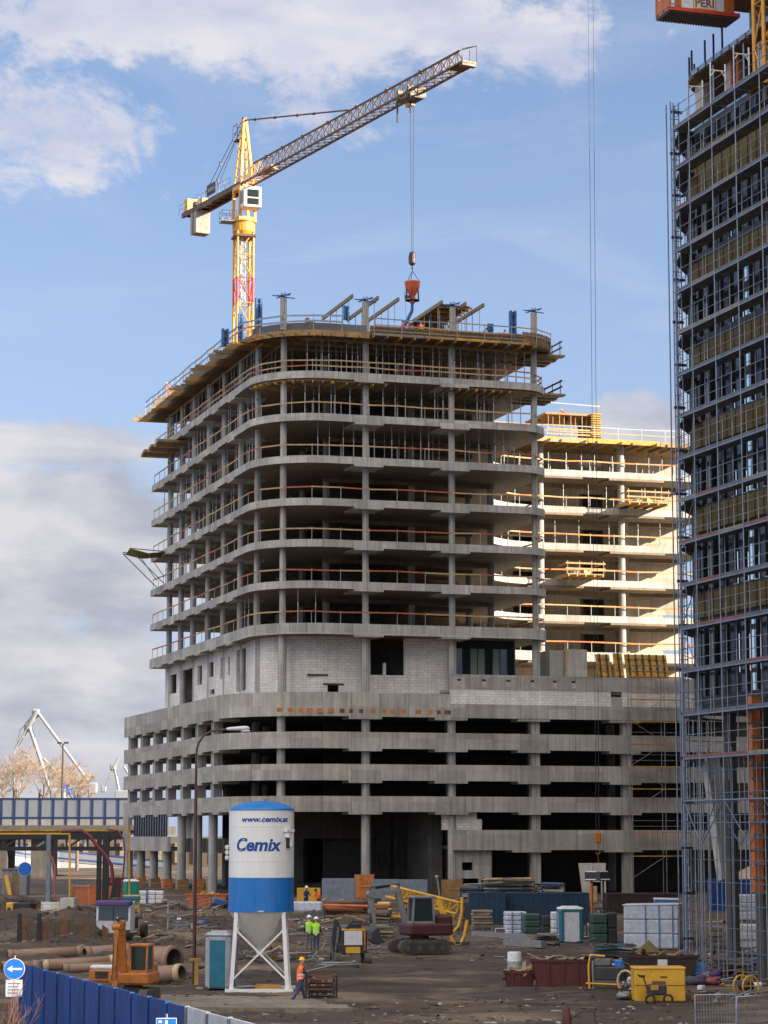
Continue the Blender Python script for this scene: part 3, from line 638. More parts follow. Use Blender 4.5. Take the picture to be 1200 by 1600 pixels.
hl = [(u0, u1, v1, v0) for u0, u1, v0, v1 in ((342, 349, 1028, 1060), (354, 357, 1027, 1056), (323, 331, 1035, 1058), (306, 313, 1040, 1070), (278, 298, 1046, 1100), (260, 273, 1054, 1084), (326, 333, 1077, 1085), (367, 382, 1014, 1080))]
m = MB(); wall_holes(m, o2, (0, -1), b1w - (WF + r), z0, z1, .3, [(sb(u0), sb(u1), max(zl(va, (u0 + u1) / 2), z0), min(zl(vb, (u0 + u1) / 2), z1 - .3)) for u0, u1, va, vb in hl], 'blockwork'); m.build('wall', B)
m = MB(); m.box(WL, WL + 20, b1w, b1w + .3, H(z0), H(z1), 'blockwork'); m.build('wall', B)
m = MB(); m.box(3.8, 4.0, 8, 44, H(z0), H(z1), 'concrete_core'); m.box(4, 22, 6.5, 6.7, H(z0), H(z1), 'concrete_core'); m.build('core_wall', B)
# glazed corner under the first slab
g0, g1 = col_a(712, 3.0), col_a(806, 3.0); w = (g1 - g0) / 8
for i in range(8):
    m = MB(); t = 'glass_mirror' if i in (0, 6) else 'glass_painted_reflection' if i in (2, 3, 5) else 'glass_dark'
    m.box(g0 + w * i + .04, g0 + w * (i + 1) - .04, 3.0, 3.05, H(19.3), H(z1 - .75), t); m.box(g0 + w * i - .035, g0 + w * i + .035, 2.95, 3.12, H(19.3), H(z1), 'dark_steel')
    m.build('glass_panel', B)
m = MB(); m.box(g0, g1, 3.0, 3.2, H(z1 - .74), H(z1), 'facade_dark'); m.build('window_head', B)
m = MB(); m.box(g1, g1 + .08, 3, 14, H(19.3), H(z1), 'glass_mirror'); m.build('glass_panel', B)

# ------------------------------------------------------------ guard rails round the slab edges
ORD = ['first', 'second', 'third', 'fourth', 'fifth', 'sixth', 'seventh']
def railing(path, z, label, mats, hts=(1.0, .5), post=2.6, name='guardrail', group='guardrails along the slab edges', jit=.06, seed=0, rail=.075):
    rg = random.Random(seed); t = thing(name, label, 'guardrail', (BX, BY, z), ROT, group)
    pm = None; pts = along(path, post, .3)
    for x, y, h in pts:
        if pm is None: pm = MB().box(-.022, .022, -.022, .022, -.35, max(hts) + .12, 'prop_steel').build('post', t, (x, y, 0))
        else: clone(pm, (x, y, 0), t)
    for hi, h in enumerate(hts):
        m = MB()
        ps = [(x, y, h + rg.uniform(-jit, jit)) for x, y, _ in pts]
        for i, (p, q) in enumerate(zip(ps, ps[1:])): m.bar(p, q, .045, rail * 2, mats[(hi + i // rg.choice((3, 4, 5))) % len(mats)])
        m.build('rail', t)
tb, tr_, to = 'timber', 'timber_red', 'timber_orange'
for k, z in enumerate(ZS):
    mats = [[tr_, tr_, tb], [tb, tr_], [tb, tb, tr_], [tb, tr_, tb], [tb, tb, tr_], [tb, tr_, tb, tb], [tb, tb, tr_]][k]
    railing(edge_path(.18), z, 'timber guardrail round the %s slab above the podium of the front block' % ORD[k], mats, hts=(1.0, .5) if k == 6 else (1.0,), seed=k, rail=.06)
for k in range(6):
    mats = [[to, to, tr_], [to, tb], [tb, to], [tb, to], [to, tb, to], [tb, tb, to]][k]
    railing(wing_path, ZS[k], 'timber guardrail on the %s slab above the podium of the sunlit rear wing' % ORD[k], mats, hts=(1.0,), seed=20 + k, rail=.07, group='guardrails of the sunlit wing')
# ------------------------------------------------------------ steel props
pm_ = MB(); pm_.tube((0, 0, .02), (0, 0, 1.9), .045, 'prop_steel', 6); pm_.tube((0, 0, 1.85), (0, 0, 3.02), .034, 'galv', 6); pm_.box(-.09, .09, -.09, .09, 0, .02, 'prop_steel'); pm_.box(-.09, .09, -.09, .09, 3.0, 3.02, 'prop_steel')
pm_.tube((0, 0, 1.86), (0, 0, 1.98), .06, 'dark_steel', 6)
PROP = None; NPROP = 0
def prop(a, b, z, label, group, h=3.02):
    global PROP, NPROP
    NPROP += 1
    p = lw(a, b, z)
    if PROP is None: PROP = pm_.build('steel_prop', None, p)
    o = PROP if NPROP == 1 else PROP.copy()
    if NPROP > 1: C.objects.link(o)
    o.location = p; o.rotation_euler.z = rnd.uniform(0, 6); o.scale.z = h / 3.02; tag(o, label, 'prop', group)
def prop_rows(k, rows, n, where):
    z = ZS[k]; h = (ZS[k + 1] - .66 if k < 6 else ZR - .78) - z
    lb = 'grey steel prop standing on the %s slab %s' % (ORD[k], where); gp = 'steel props on the %s slab %s' % (ORD[k], where)
    for a0, b0, a1, b1 in rows:
        for i in range(n):
            t = (i + rnd.uniform(.1, .9)) / n; prop(a0 + (a1 - a0) * t + rnd.uniform(-.15, .15), b0 + (b1 - b0) * t + rnd.uniform(-.2, .2), z, lb, gp, h)
lf, ff = 'along the left side of the front block', 'along the street front of the front block'
prop_rows(6, [(.9, 5, .9, 46), (2.6, 5, 2.6, 46)], 26, lf); prop_rows(6, [(4, .9, 25, .9), (4, 2.8, 25, 2.8)], 22, ff); prop_rows(6, [(3, 5, 24, 5)], 18, ff)
prop_rows(5, [(.9, 5, .9, 46)], 22, lf); prop_rows(5, [(3, 1, 25, 1)], 18, ff); prop_rows(5, [(3, 3.2, 25, 3.2)], 14, ff)
prop_rows(4, [(.9, 6, .9, 46)], 24, lf); prop_rows(4, [(4, 1.2, 25, 1.2)], 15, ff); prop_rows(4, [(12, 4, 25, 4)], 10, ff)
prop_rows(3, [(.9, 14, .9, 46)], 18, lf); prop_rows(2, [(.9, 32, .9, 46)], 8, lf)
for a, b in ((1, 9), (1, 10.5), (3.4, .9), (5, .9)): prop(a, b, ZS[0], 'grey steel prop standing alone under the second slab by the rounded corner', 'single steel props by the rounded corner', 3.04)
wf = 'of the sunlit rear wing'
prop_rows(5, [(31, WB + .9, 53, WB + .9), (31, WB + 2.6, 53, WB + 2.6)], 13, wf)
prop_rows(4, [(31, WB + 1, 53, WB + 1)], 8, wf); prop_rows(3, [(31, WB + 1, 53, WB + 1)], 8, wf)
# ------------------------------------------------------------ formwork of the deck being cast
def rect_beam(m, p, q, mat='beam_yellow', h=.2): m.bar(p, q, .08, h, mat); return m
F = thing('deck_formwork', 'ochre plywood and timber beam formwork of the roof deck over the front block', 'formwork', (BX, BY, ZR), ROT)
m = MB(); m.prism([(x, y) for x, y in main_outline(False, .5)], -.30, -.02, 'ply_dark'); m.build('plywood_deck', F)
bm_ = None
for i in range(48):
    b = 6.2 + i * .9; ln = [1.6, 2.1, 1.8, 2.3, 1.7][(i // 4) % 5] + rnd.uniform(-.25, .25)
    o = MB().box(-ln, 3.5, -.05, .05, -.55, -.33, ['ply', 'ply_dark', 'timber_old'][(i // 3) % 3]).build('joist', F, (0, b, 0))
for i in range(12):
    m = MB(); b = 5.6 + i * 3.4; ln = [.75, .4, .95, .6][i % 4]; m.box(-ln, .2, b, b + 3.3, -.325, -.29, ['ply', 'beam_yellow', 'ply', 'ply_dark'][i % 4]); m.build('plywood_panel', F)
for i in range(17):
    a = 4.6 + i * 1.28; MB().box(a, a + .09, -1.0, 3.2, -.56, -.34, ['beam_yellow', 'ply', 'timber_old'][i % 3]).build('joist', F)
for i in range(9):
    t = R(182 + i * 10); c_, s_ = math.cos(t), math.sin(t); m = MB(); rect_beam(m, (6 + 3.4 * c_, 6 + 3.4 * s_, -.45), (6 + 7.5 * c_, 6 + 7.5 * s_, -.45), ['beam_yellow', 'timber_old', 'ply'][i % 3]); m.build('joist', F)
for i in range(3):
    m = MB(); y = .9 + i * 2.4; rect_beam(m, (3.5, y, -.67), (25.3, y, -.67), 'ply', .2); m.build('bearer', F)
for i in range(2):
    m = MB(); x = .9 + i * 1.7; rect_beam(m, (x, 4, -.67), (x, 46, -.67), 'ply', .2); m.build('bearer', F)
m = MB(); m.ribbon([(x, y) for x, y in arc(6, 6, 6.52, 190, 270, 10)] + [(9.5, -.52)], -.6, -.08, .06, 'ply'); m.ribbon([(x, y) for x, y in arc(6, 6, 6.3, 196, 270, 10)] + [(9.3, -.3)], -.06, .6, .06, 'grey_dark'); m.build('edge_board', F)
m = MB(); a_ = 9.5
while a_ < A1 - 4:
    w = rnd.choice((2.5, 2.5, 3.0, 1.8)); m.box(a_ + .02, min(a_ + w, A1 - 3.2) - .02, -.54 - rnd.uniform(0, .03), -.45, -.1 + rnd.uniform(-.08, .02), rnd.uniform(.52, .62), 'ply' if rnd.random() < .7 else 'beam_yellow')
    for j in range(int(w / .4)): m.box(a_ + .1 + j * .4, a_ + .17 + j * .4, -.64, -.57, -.15, .55, 'ply_dark')
    a_ += w
m.ribbon(arc(A1 - 3.2, 3.2, 3.72, 270, 360, 6), -.1, .9, .08, 'ply')
for i in range(14):
    t = R(270 + i * 6.6); m.box(A1 - 3.2 + 3.8 * math.cos(t) - .04, A1 - 3.2 + 3.8 * math.cos(t) + .04, 3.2 + 3.8 * math.sin(t) - .04, 3.2 + 3.8 * math.sin(t) + .04, -.3, .9, 'ply_dark')
for z in (.05, .38): m.box(9.5, A1 - 3.2, -.70, -.645, z, z + .12, 'timber_old')
m.build('edge_form', F)
m = MB()
for x0, x1, mt in ((9.6, 14.5, 'timber_old'), (14.6, 17.4, 'ply'), (17.5, 21.7, 'beam_yellow'), (21.8, 24.5, 'ply')): m.box(x0, x1, -.96, -.88, -.36, -.14, mt)
m.build('edge_board', F)
# right end platform of the roof formwork and the lower one
for z, nm in ((ZR, 'roof'), (ZS[6], 'floor')):
    t = thing('edge_platform', 'timber catch platform with rails at the right end of the %s' % ('roof formwork' if nm == 'roof' else 'floor below the roof formwork'), 'platform', (BX, BY, z), ROT, 'timber edge platforms at the right end')
    m = MB()
    for i in range(5): m.box(A1 - 1, A1 + 1.9 - .2 * (i % 2), 2 + i * 1.1, 2.9 + i * 1.1, -.62, -.45, ['ply', 'timber_old'][i % 2])
    for i in range(3): m.box(A1 - 2, A1 + 1.2, 2.5 + i * 1.5, 2.6 + i * 1.5, -1.0, -.8, 'timber_old')
    m.build('deck', t)
    for i in range(3): MB().tube((A1 + 1.5, 2.3 + i * 2, -.6), (A1 + 1.5, 2.3 + i * 2, .9), .04, 'dark_steel', 6).build('post', t)
    for h in (.2, .75): MB().bar((A1 + 1.5, 1.8, h), (A1 + 1.5, 7, h), .05, .16, 'dark_steel').build('rail', t)
# second formwork shelf on the left, lower down, and formwork strips under the sixth slab
t = thing('edge_platform', 'timber formwork shelf jutting from the left side two floors below the roof', 'platform', (BX, BY, ZS[6]), ROT)
for i in range(9): MB().box(-1.9 + .12 * (i % 3), 1.5, 36 + i * 1.15, 37.05 + i * 1.15, -1.0 - .05 * (i % 3), -.75 - .05 * (i % 3), ['ply', 'timber_old', 'beam_yellow'][i % 3]).build('plank', t)
t = thing('slab_formwork', 'ochre timber formwork strip under the top slab round the rounded corner', 'formwork', (BX, BY, ZS[6]), ROT)
m = MB(); m._rib(arc(6, 6, 5.75, 186, 270, 10) + [(11.5, .25)], arc(6, 6, 3.2, 186, 270, 10) + [(11.5, 2.8)], -.86, -.665, 'ply')
for i in range(11):
    tt = R(188 + i * 8.4); m.bar((6 + 3.5 * math.cos(tt), 6 + 3.5 * math.sin(tt), -.98), (6 + 6.1 * math.cos(tt), 6 + 6.1 * math.sin(tt), -.98), .09, .2, 'beam_yellow' if i % 3 else 'timber_old')
for i in range(5): m.bar((6.4 + i * 1.2, .1, -.98), (6.4 + i * 1.2, 3.2, -.98), .09, .2, 'beam_yellow' if i % 2 else 'timber_old')
m.build('plywood_panel', t)
t = thing('slab_formwork', 'ochre timber formwork strip under the top slab at the right end', 'formwork', (BX, BY, ZS[6]), ROT)
m = MB(); m._rib([(17, .25)] + arc(A1 - 3.2, 3.2, 2.95, 270, 350, 6), [(17, 3.2)] + arc(A1 - 3.2, 3.2, .2, 270, 350, 6), -.86, -.665, 'ply')
for i in range(8): m.bar((17.3 + i * .8, -.2, -.98), (17.3 + i * .8, 3.4, -.98), .09, .2, 'beam_yellow' if i % 2 else 'timber_old')
m.build('plywood_panel', t)
# roof guard rail
railing([(-1.2, 46.5)] + arc(6, 6, 7.0, 180, 262, 8) + [(9.3, -.9)], ZR, 'grey and timber guardrail along the left edge of the roof formwork', ['galv', 'galv', tb], hts=(1.15, .6), post=2.6, seed=40, group='guardrails on the roof formwork')
railing([(9.5, -.85), (A1 - 3.2, -.85)] + arc(A1 - 3.2, 3.2, 4.0, 270, 350, 5), ZR, 'thin guardrail above the ochre edge form of the roof front', ['galv', tb, 'galv'], hts=(1.2, .55), post=2.6, seed=41, group='guardrails on the roof formwork', rail=.05)
# ------------------------------------------------------------ on the roof
def roof_col(u, v, zb, label, b=1.1, star=True, mat='concrete_podium', r=.3, h=None):
    a = col_a(u, b, 490); p = lw(a, b, zb); z1 = at(u, v, p.y).z
    t = thing('column_stub', label, 'column', p, ROT, 'column stubs on the roof')
    m = MB(); m.tube((0, 0, 0), (0, 0, z1 - zb), r, mat, 12); m.build('shaft', t)
    if star:
        m = MB()
        for k in range(4):
            an = k * math.pi / 4 + .3; L = 1.15 if k % 2 == 0 else .6
            m.bar((-L * math.cos(an), -L * math.sin(an), z1 - zb + .12 + .05 * k), (L * math.cos(an), L * math.sin(an), z1 - zb + .12 + .05 * k), .12, .07, 'form_blue')
        for k in range(4): m.tube((.2 * math.cos(k * 1.6), .2 * math.sin(k * 1.6), z1 - zb), (.2 * math.cos(k * 1.6), .2 * math.sin(k * 1.6), z1 - zb + .5), .03, 'form_blue', 5)
        m.build('rebar_cap', t)
    return t
roof_col(443, 466, ZR, 'grey round column stub with blue cap nearest the rounded corner of the roof')
roof_col(571, 472, ZR, 'grey round column stub with blue cap between the slanting beams on the roof')
roof_col(707, 480, ZR, 'grey round column stub with blue cap in front of the plywood shelter on the roof')
roof_col(834, 489, ZR, 'grey round column stub with blue cap at the right end of the roof')
def column_form(u, v0, v1, b, label, box=0, w=.42):
    a = col_a(u, b, 490); p = lw(a, b, ZR); z0 = max(at(u, v0, p.y).z - ZR, 0) if not box else box; z1 = at(u, v1, p.y).z - ZR
    t = thing('column_form', label, 'formwork', p, ROT, 'blue column forms on the roof'); m = MB()
    for i in (-1, 1):
        m.box(i * w / 2 - .1, i * w / 2 + .1, -w / 2, w / 2, z0, z1, 'form_blue')
    m.box(-w / 2, w / 2, -.06, .06, z0, z1 - .1, 'dark_steel')
    for z in range(3): zz_ = z0 + (z1 - z0) * (z + .5) / 3; m.box(-w / 2 - .14, w / 2 + .14, -w / 2 - .04, -w / 2, zz_, zz_ + .07, 'form_blue')
    m.build('panel', t)
    if box:
        m = MB(); m.box(-.7, .6, -.6, .6, 0, box, 'ply_dark')
        for z in range(4): m.box(-.76, .66, -.66, -.6, .15 + z * box / 4, .27 + z * box / 4, 'ply')
        m.build('timber_box', t)
column_form(352, 545, 514, LB[1] - 3, 'slim blue column form on the left roof edge')
column_form(376, 534, 490, 16, 'slim dark blue column form in front of the crane mast', w=.3)
column_form(404, 492, 466, 12, 'tall blue column form rising from a timber box near the crane mast', box=1.5)
column_form(541, 500, 478, 9.0, 'blue column form behind the first slanting beam', w=.3)
column_form(801, 515, 486, 4, 'tall blue column form rising from a timber box at the right of the roof', box=1.3)
column_form(766, 525, 506, 3, 'short blue column form between the two bending workers', w=.3)
for i, (u, v) in enumerate(((480, 497), (487, 503))):
    a = col_a(u, 3, 490); p = lw(a, 3, ZR); t = MB().box(-.14 - .1 * i, .14 + .1 * i, -.2, .2, 0, at(u, v, p.y).z - ZR, 'ply_dark').box(-.2 - .1 * i, .2 + .1 * i, -.26, -.2, .5, .6, 'dark_steel').box(-.2 - .1 * i, .2 + .1 * i, -.26, -.2, 1.1, 1.2, 'dark_steel').build('timber_form_post', None, p, ROT)
    tag(t, ['dark timber form post, taller and slimmer of two near the rounded corner of the roof', 'dark timber form post, shorter and wider of two near the rounded corner of the roof'][i], 'formwork')
ZB = 54.15
beams = [((499, 510), (551, 467)), ((546, 506), (591, 469)), ((578, 507), (623, 472)), ((640, 508), (691, 474)), ((690, 498), (728, 476)), ((716, 507), (756, 478))]
words = ['first', 'second', 'third', 'fourth', 'fifth', 'sixth']
for i, (p0, p1) in enumerate(beams):
    a = (col_a(p1[0], 0.1, 470)); b1 = 1.0; L = 9.0
    t = thing('formwork_beam', '%s of six long timber beams on props slanting across the roof, counted from the crane mast' % words[i], 'beam', lw(a, b1, ZB), ROT, 'timber beams on the roof')
    MB().bar((0, -.9, 0), (0, L, 0), .16, .34, 'timber_old').build('beam', t)
    for j in range(5): MB().tube((0, .3 + j * 2.0, ZR - ZB), (0, .3 + j * 2.0, -.15), .035, 'form_blue' if j % 2 else 'prop_steel', 5).build('prop', t)
a4 = col_a(691, .1, 475); a6 = col_a(745, .1, 475)
t = thing('plywood_table', 'plywood deck on props, a dark shelter behind the column stub on the roof', 'formwork', lw(a4, 1, ZB), ROT)
m = MB(); m.box(.1, a6 - a4, 1.0, 9.5, .18, .24, 'ply')
for i in range(9): m.box(.1, a6 - a4 + .3, 1.2 + i, 1.3 + i, -.02, .18, 'ply_dark' if i % 2 else 'beam_yellow')
m.build('plywood_deck', t)
for i in range(3):
    for j in range(3): MB().tube((.6 + i * 1.3, 1.6 + j * 3, ZR - ZB), (.6 + i * 1.3, 1.6 + j * 3, -.02), .04, 'prop_steel', 5).build('prop', t)
m = MB(); m.box(.2, a6 - a4, 8.2, 8.3, ZR - ZB, -.1, 'ply_dark'); m.build('back_panel', t)
p = lw(-.9, 41, 0); q = at(192, 812, p.y)
# green catch canopy on the left side
t = thing('catch_canopy', 'green fabric catch canopy on struts jutting from the left side of the building', 'canopy', lw(0, 43, 34.8), ROT)
m = MB(); m.xprism([(-2.2, .45), (-2.2, .6), (2.2, .6), (2.2, .45)], -3.9, -.05, 'ply'); 
m = MB(); m.add([(-3.7, -2, .95), (-3.7, 2, .85), (-1.8, -2.1, .5), (-1.8, 2.1, .45), (-.05, -2.2, .7), (-.05, 2.2, .7), (-1.8, 0, .2), (-3.7, 0, .6), (-.05, 0, .4)],
      [(0, 2, 6, 7), (7, 6, 3, 1), (2, 4, 8, 6), (6, 8, 5, 3)], 'canopy_green' if 'canopy_green' in MT else 'ply', True)
simple('canopy_green', (.16, .18, .02), .7, amt=.3, dirt=.3); m.mats = ['canopy_green']
o = m.build('canopy', t); md = o.modifiers.new('thick', 'SOLIDIFY'); md.thickness = .06
for y in (-1.9, 1.9): MB().tube((-3.6, y, .75), (-.05, y, -2.6), .05, 'galv', 6).build('strut', t); MB().tube((-1.8, y, .5), (-.05, y, -1.9), .04, 'galv', 6).build('strut', t); MB().tube((-3.7, y, .95), (-.05, y, .75), .05, 'dark_steel', 6).build('arm', t)
# ------------------------------------------------------------ the wing: roof formwork, platforms, stacked formwork
zw = ZS[5] + 3.3
t = thing('deck_formwork', 'sunlit yellow formwork deck with joists over the rear wing', 'formwork', (BX, BY, zw), ROT)
m = MB(); m.box(27.5, WA + 1, WB - .6, WB + 12, -.3, -.1, 'ply'); m.build('plywood_deck', t)
for i in range(20): MB().box(28 + i * 1.3, 28.1 + i * 1.3, WB - 1.4 + .3 * (i % 3), WB + 4, -.55, -.32, ['beam_yellow', 'ply', 'timber'][i % 3]).build('joist', t)
m = MB(); m.box(27.5, 40, WB - .9, WB - .8, -.62, -.1, 'timber'); m.box(40.1, 48, WB - .92, WB - .82, -.55, -.08, 'beam_yellow'); m.box(48.1, WA + 1, WB - .9, WB - .8, -.6, -.1, 'ply'); m.build('edge_board', t)
railing([(27.6, WB - .7), (WA + 1, WB - .7)], zw, 'light guardrail on the roof formwork of the rear wing', [tb, 'galv', tb], hts=(1.1, .55), seed=55, group='guardrails of the sunlit wing', rail=.05)
t = thing('wall_formwork', 'timber wall form box standing on the roof of the rear wing under a worker', 'formwork', lw(col_a(853, WB + 1, 680), WB + 1, zw), ROT)
xe = col_a(938, WB + 1, 680) - col_a(853, WB + 1, 680); hb = at(900, 645, lw(40, WB + 1, 0).y).z - zw
m = MB(); m.box(0, xe, 0, 6, hb - .3, hb - .1, 'ply'); m.build('deck', t)
m = MB()
for i in range(12): m.box(xe - 1.1, xe, -.3, -.2, .1 + i * hb / 12, .2 + i * hb / 12, 'beam_yellow')
m.box(xe - .9, xe, -.2, 4, 0, hb, 'ply_dark'); m.build('wall_form', t)
for i in range(9): MB().tube((.3 + i * .62, .1 + .3 * (i % 2), -.1), (.3 + i * .62, .1 + .3 * (i % 2), hb - .3), .045, 'timber', 5).build('prop', t)
for h in (.5, 1.0): MB().bar((0, -.2, h), (xe - 1.2, -.2, h), .05, .16, 'timber').build('rail', t)
MB().bar((0, -.1, hb + .9), (xe, -.1, hb + .75), .04, .12, 'galv').build('rail', t)
def landing(u0, u1, v, k, label):
    p0 = col_a(u0, WB - 1.5, v); p1 = col_a(u1, WB - 1.5, v); z = at(u0, v, lw(p0, WB - 1.5, 0).y).z
    t = thing('loading_platform', label, 'platform', lw((p0 + p1) / 2, WB - .1, z), ROT, 'loading platforms on the sunlit wing'); w = (p1 - p0) / 2
    m = MB(); m.box(-w, w, -2.6, .8, -.05, .05, 'timber')
    for i in range(5): m.box(-w + i * w / 2.1, -w + i * w / 2.1 + .12, -2.8, 2, -.28, -.05, 'beam_yellow' if i % 2 else 'timber')
    m.build('deck', t)
    for x in (-w, -w / 3, w / 3, w): MB().tube((x, -2.6, -.1), (x, -2.6, 1.35), .05, 'timber', 5).build('post', t)
    for h in (.45, 1.0): MB().box(-w - .2, w + .2, -2.68, -2.62, h, h + .16, 'timber').build('rail', t)
    for s_ in (-w, w): MB().box(s_ - .03, s_ + .03, -2.6, -.2, 1.0, 1.15, 'timber').build('rail', t)
    m = MB(); m.ball((-w * .3, -1.2, .25), .45, 'stone', 8, (1.2, 1, .8)); m.cbox((w * .2, -1.4, .3), (.9, .7, .5), 'timber', (0, 0, .4)); m.build('load', t)
landing(975, 1037, 786, 3, 'timber loading platform jutting from the upper part of the sunlit wing')
landing(880, 936, 898, 2, 'timber loading platform jutting from the middle of the sunlit wing')
pz = 19.35
def on_roof(u, b): return lw(col_a(u, b), b, pz)
t = MB(); w = m_(61, 225); hh = at(865, 1016, lw(col_a(865, 7), 7, 0).y).z - pz
t.box(0, w * .42, 0, 3, 0, hh, 'concrete_pale').box(w * .42 + .02, w, -.3, 3, 0, hh + .12, 'concrete_pale').box(w * .38, w * .44, -.36, -.31, 0, hh + .6, 'timber')
tag(t.build('concrete_block', None, on_roof(861, 7), ROT), 'big sunlit concrete stair block on the podium roof beside the column', 'concrete block')
def panel_stack(u0, u1, vt, label, n, tilt=.25):
    a0, a1 = col_a(u0, 7), col_a(u1, 7); hgt = at(u0, vt, lw(a0, 7, 0).y).z - pz
    t = thing('formwork_panel', label, 'formwork', lw(a0, 7, pz), ROT, 'yellow formwork panels on the podium roof'); w = a1 - a0
    m = MB(); m.box(0, w, 0, .12, 0, hgt, 'beam_yellow')
    for i in range(7): m.box(.03, w - .03, -.05, 0, .1 + i * hgt / 7, .17 + i * hgt / 7, 'ply')
    m.xf(Matrix.Rotation(-tilt, 4, 'X')).build('plywood_sheet', t)
    for i in range(n):
        x = w * (i + .5) / n; m = MB(); m.box(x - .06, x + .06, -.16, -.05, 0, hgt, 'dark_steel')
        for j in range(5): m.box(x - .16, x + .16, -.12, -.06, .2 + j * hgt / 5, .3 + j * hgt / 5, 'black')
        m.xf(Matrix.Rotation(-tilt, 4, 'X')).build('waler', t)
panel_stack(940, 962, 1019, 'yellow formwork panel leaning beside the concrete block, narrower one', 2)
panel_stack(968, 982, 1017, 'slim yellow formwork panel between the two wider panels', 1)
panel_stack(986, 1052, 1019, 'widest yellow formwork panel leaning near the scaffold tower', 6)
# ------------------------------------------------------------ scaffold on the right of the podium front
t = thing('facade_scaffold', 'thin scaffold with yellow decks before the right end of the parking podium', 'scaffold', (BX, BY, GZ), ROT)
us = (989, 1041, 1075); bq = PF - 1.6
axs = [col_a(u, bq) for u in us]
for a in axs:
    for q in (0, .75): MB().tube((a, bq + q, 0), (a, bq + q, 19.3), .035, 'galv', 6).build('standard', t)
for i, v in enumerate((1057, 1092, 1127, 1162, 1197, 1232, 1300, 1337)):
    z = at(1015, v, lw(axs[0] + 1.5, bq, 0).y).z - GZ
    for j in range(2):
        m = MB(); m.box(axs[j] + .05, axs[j + 1] - .05, bq - .02, bq + .75, z - .08, z, 'beam_yellow' if i % 3 else 'timber_orange'); m.build('deck', t)
    for h in (.5, 1.0): MB().tube((axs[0], bq, z + h), (axs[2], bq, z + h), .022, 'galv', 5).build('guard_rail', t)
    m = MB(); j = i % 2; m.tube((axs[0], bq - .03, z - 1.9 if j else z), (axs[1], bq - .03, z if j else z - 1.9), .022, 'galv', 5); m.build('brace', t)
# ------------------------------------------------------------ tower with tube scaffold on the right
TX, TY, TZ = 14.4, 109.9, .2
def tw(a, b, z): return Vector((TX + a * ca - b * sa, TY + a * sa + b * ca, z))
def tb_(u, a, v=1305): k = slope(u, v); return (k * (TY + a * sa) - TX - a * ca) / (-sa - k * ca)
def tz(u, v, a): b = tb_(u, a, v); return at(u, v, tw(a, b, 0).y).z
TOP = tz(1106, 165, 0)
LIFT = [TOP - 2.0 * k for k in range(17)]               # lift heights, top first
Tt = thing('tower_block', 'dark glazed high rise shell behind blue grey scaffolding', 'building', (TX, TY, TZ), ROT)
h_ = lambda z: z - TZ
FX = 1.35
def tower_outline(x0, y1, r, y0=-46, x1=40): return [(x1, y0), (x1, y1)] + arc(x0 + r, y1 - r, r, 90, 180, 8) + [(x0, y0)]
FL = [12.55 + 4.06 * k for k in range(7)]
for i, z in enumerate(FL + [TOP + .35]):
    m = MB(); m.prism(tower_outline(FX + .15, 6.4, 3.4), h_(z - .3), h_(z), 'facade_dark', 'concrete_core'); m.build('slab', Tt)
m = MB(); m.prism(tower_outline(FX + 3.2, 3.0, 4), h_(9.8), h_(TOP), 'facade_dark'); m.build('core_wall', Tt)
wbase = {}
rt = random.Random(9)
for i, z in enumerate(FL):
    zt = (FL[i + 1] if i < len(FL) - 1 else TOP + .3)
    m = MB(); yb = .9
    ins = i in (1, 2, 3, 4, 5, 6)
    for j in range(17):
        w = .92; y1 = 2.95 - j * w
        if ins: m.box(FX - .02, FX + .1, y1 - w + .09, y1 - .05, h_(z + .05), h_(z + ((1.15 if i < 4 else .85) if i < 6 else 2.3)), 'insulation')
    if ins: m.build('insulation_panel', Tt)
    m = MB(); m.box(FX + .1, FX + .16, -13.2, 2.95, h_(z), h_(z + 1.3), 'facade_dark'); m.build('spandrel', Tt)
    for j in range(14):
        y1 = 2.85 - j * 1.1; key = 'bright' if (j == 5 and i < 5 and rt.random() < .9) else 'navy'
        zb = (1.32 if i < 6 else 2.4) if ins else .4
        m = MB(); m.box(FX + .09, FX + .13, y1 - .62, y1, h_(z + zb), h_(zt - .32), 'glass_mirror' if key == 'bright' else 'glass_navy'); m.box(FX - .02, FX + .16, y1 - .70, y1 - .62, h_(z + zb), h_(zt - .3), 'facade_dark')
        m.box(FX + .2, FX + .26, y1 - 1.1, y1 - .7, h_(z + zb), h_(zt - .3), 'black'); m.build('window', Tt)
for i, z in enumerate(FL):
    zt = (FL[i + 1] if i < len(FL) - 1 else TOP + .3)
    m = MB(); m.ribbon([(x, y) for x, y in arc(FX + .2 + 3.4, 3.0, 3.35, 95, 180, 8)], h_(z), h_(zt - .3), .1, 'glass_navy')
    for k in range(9): t_ = R(95 + k * 10); x, y = FX + 3.6 + 3.38 * math.cos(t_), 3.0 + 3.38 * math.sin(t_); m.box(x - .06, x + .06, y - .06, y + .06, h_(z), h_(zt - .3), 'facade_dark')
    m.build('corner_window', Tt)
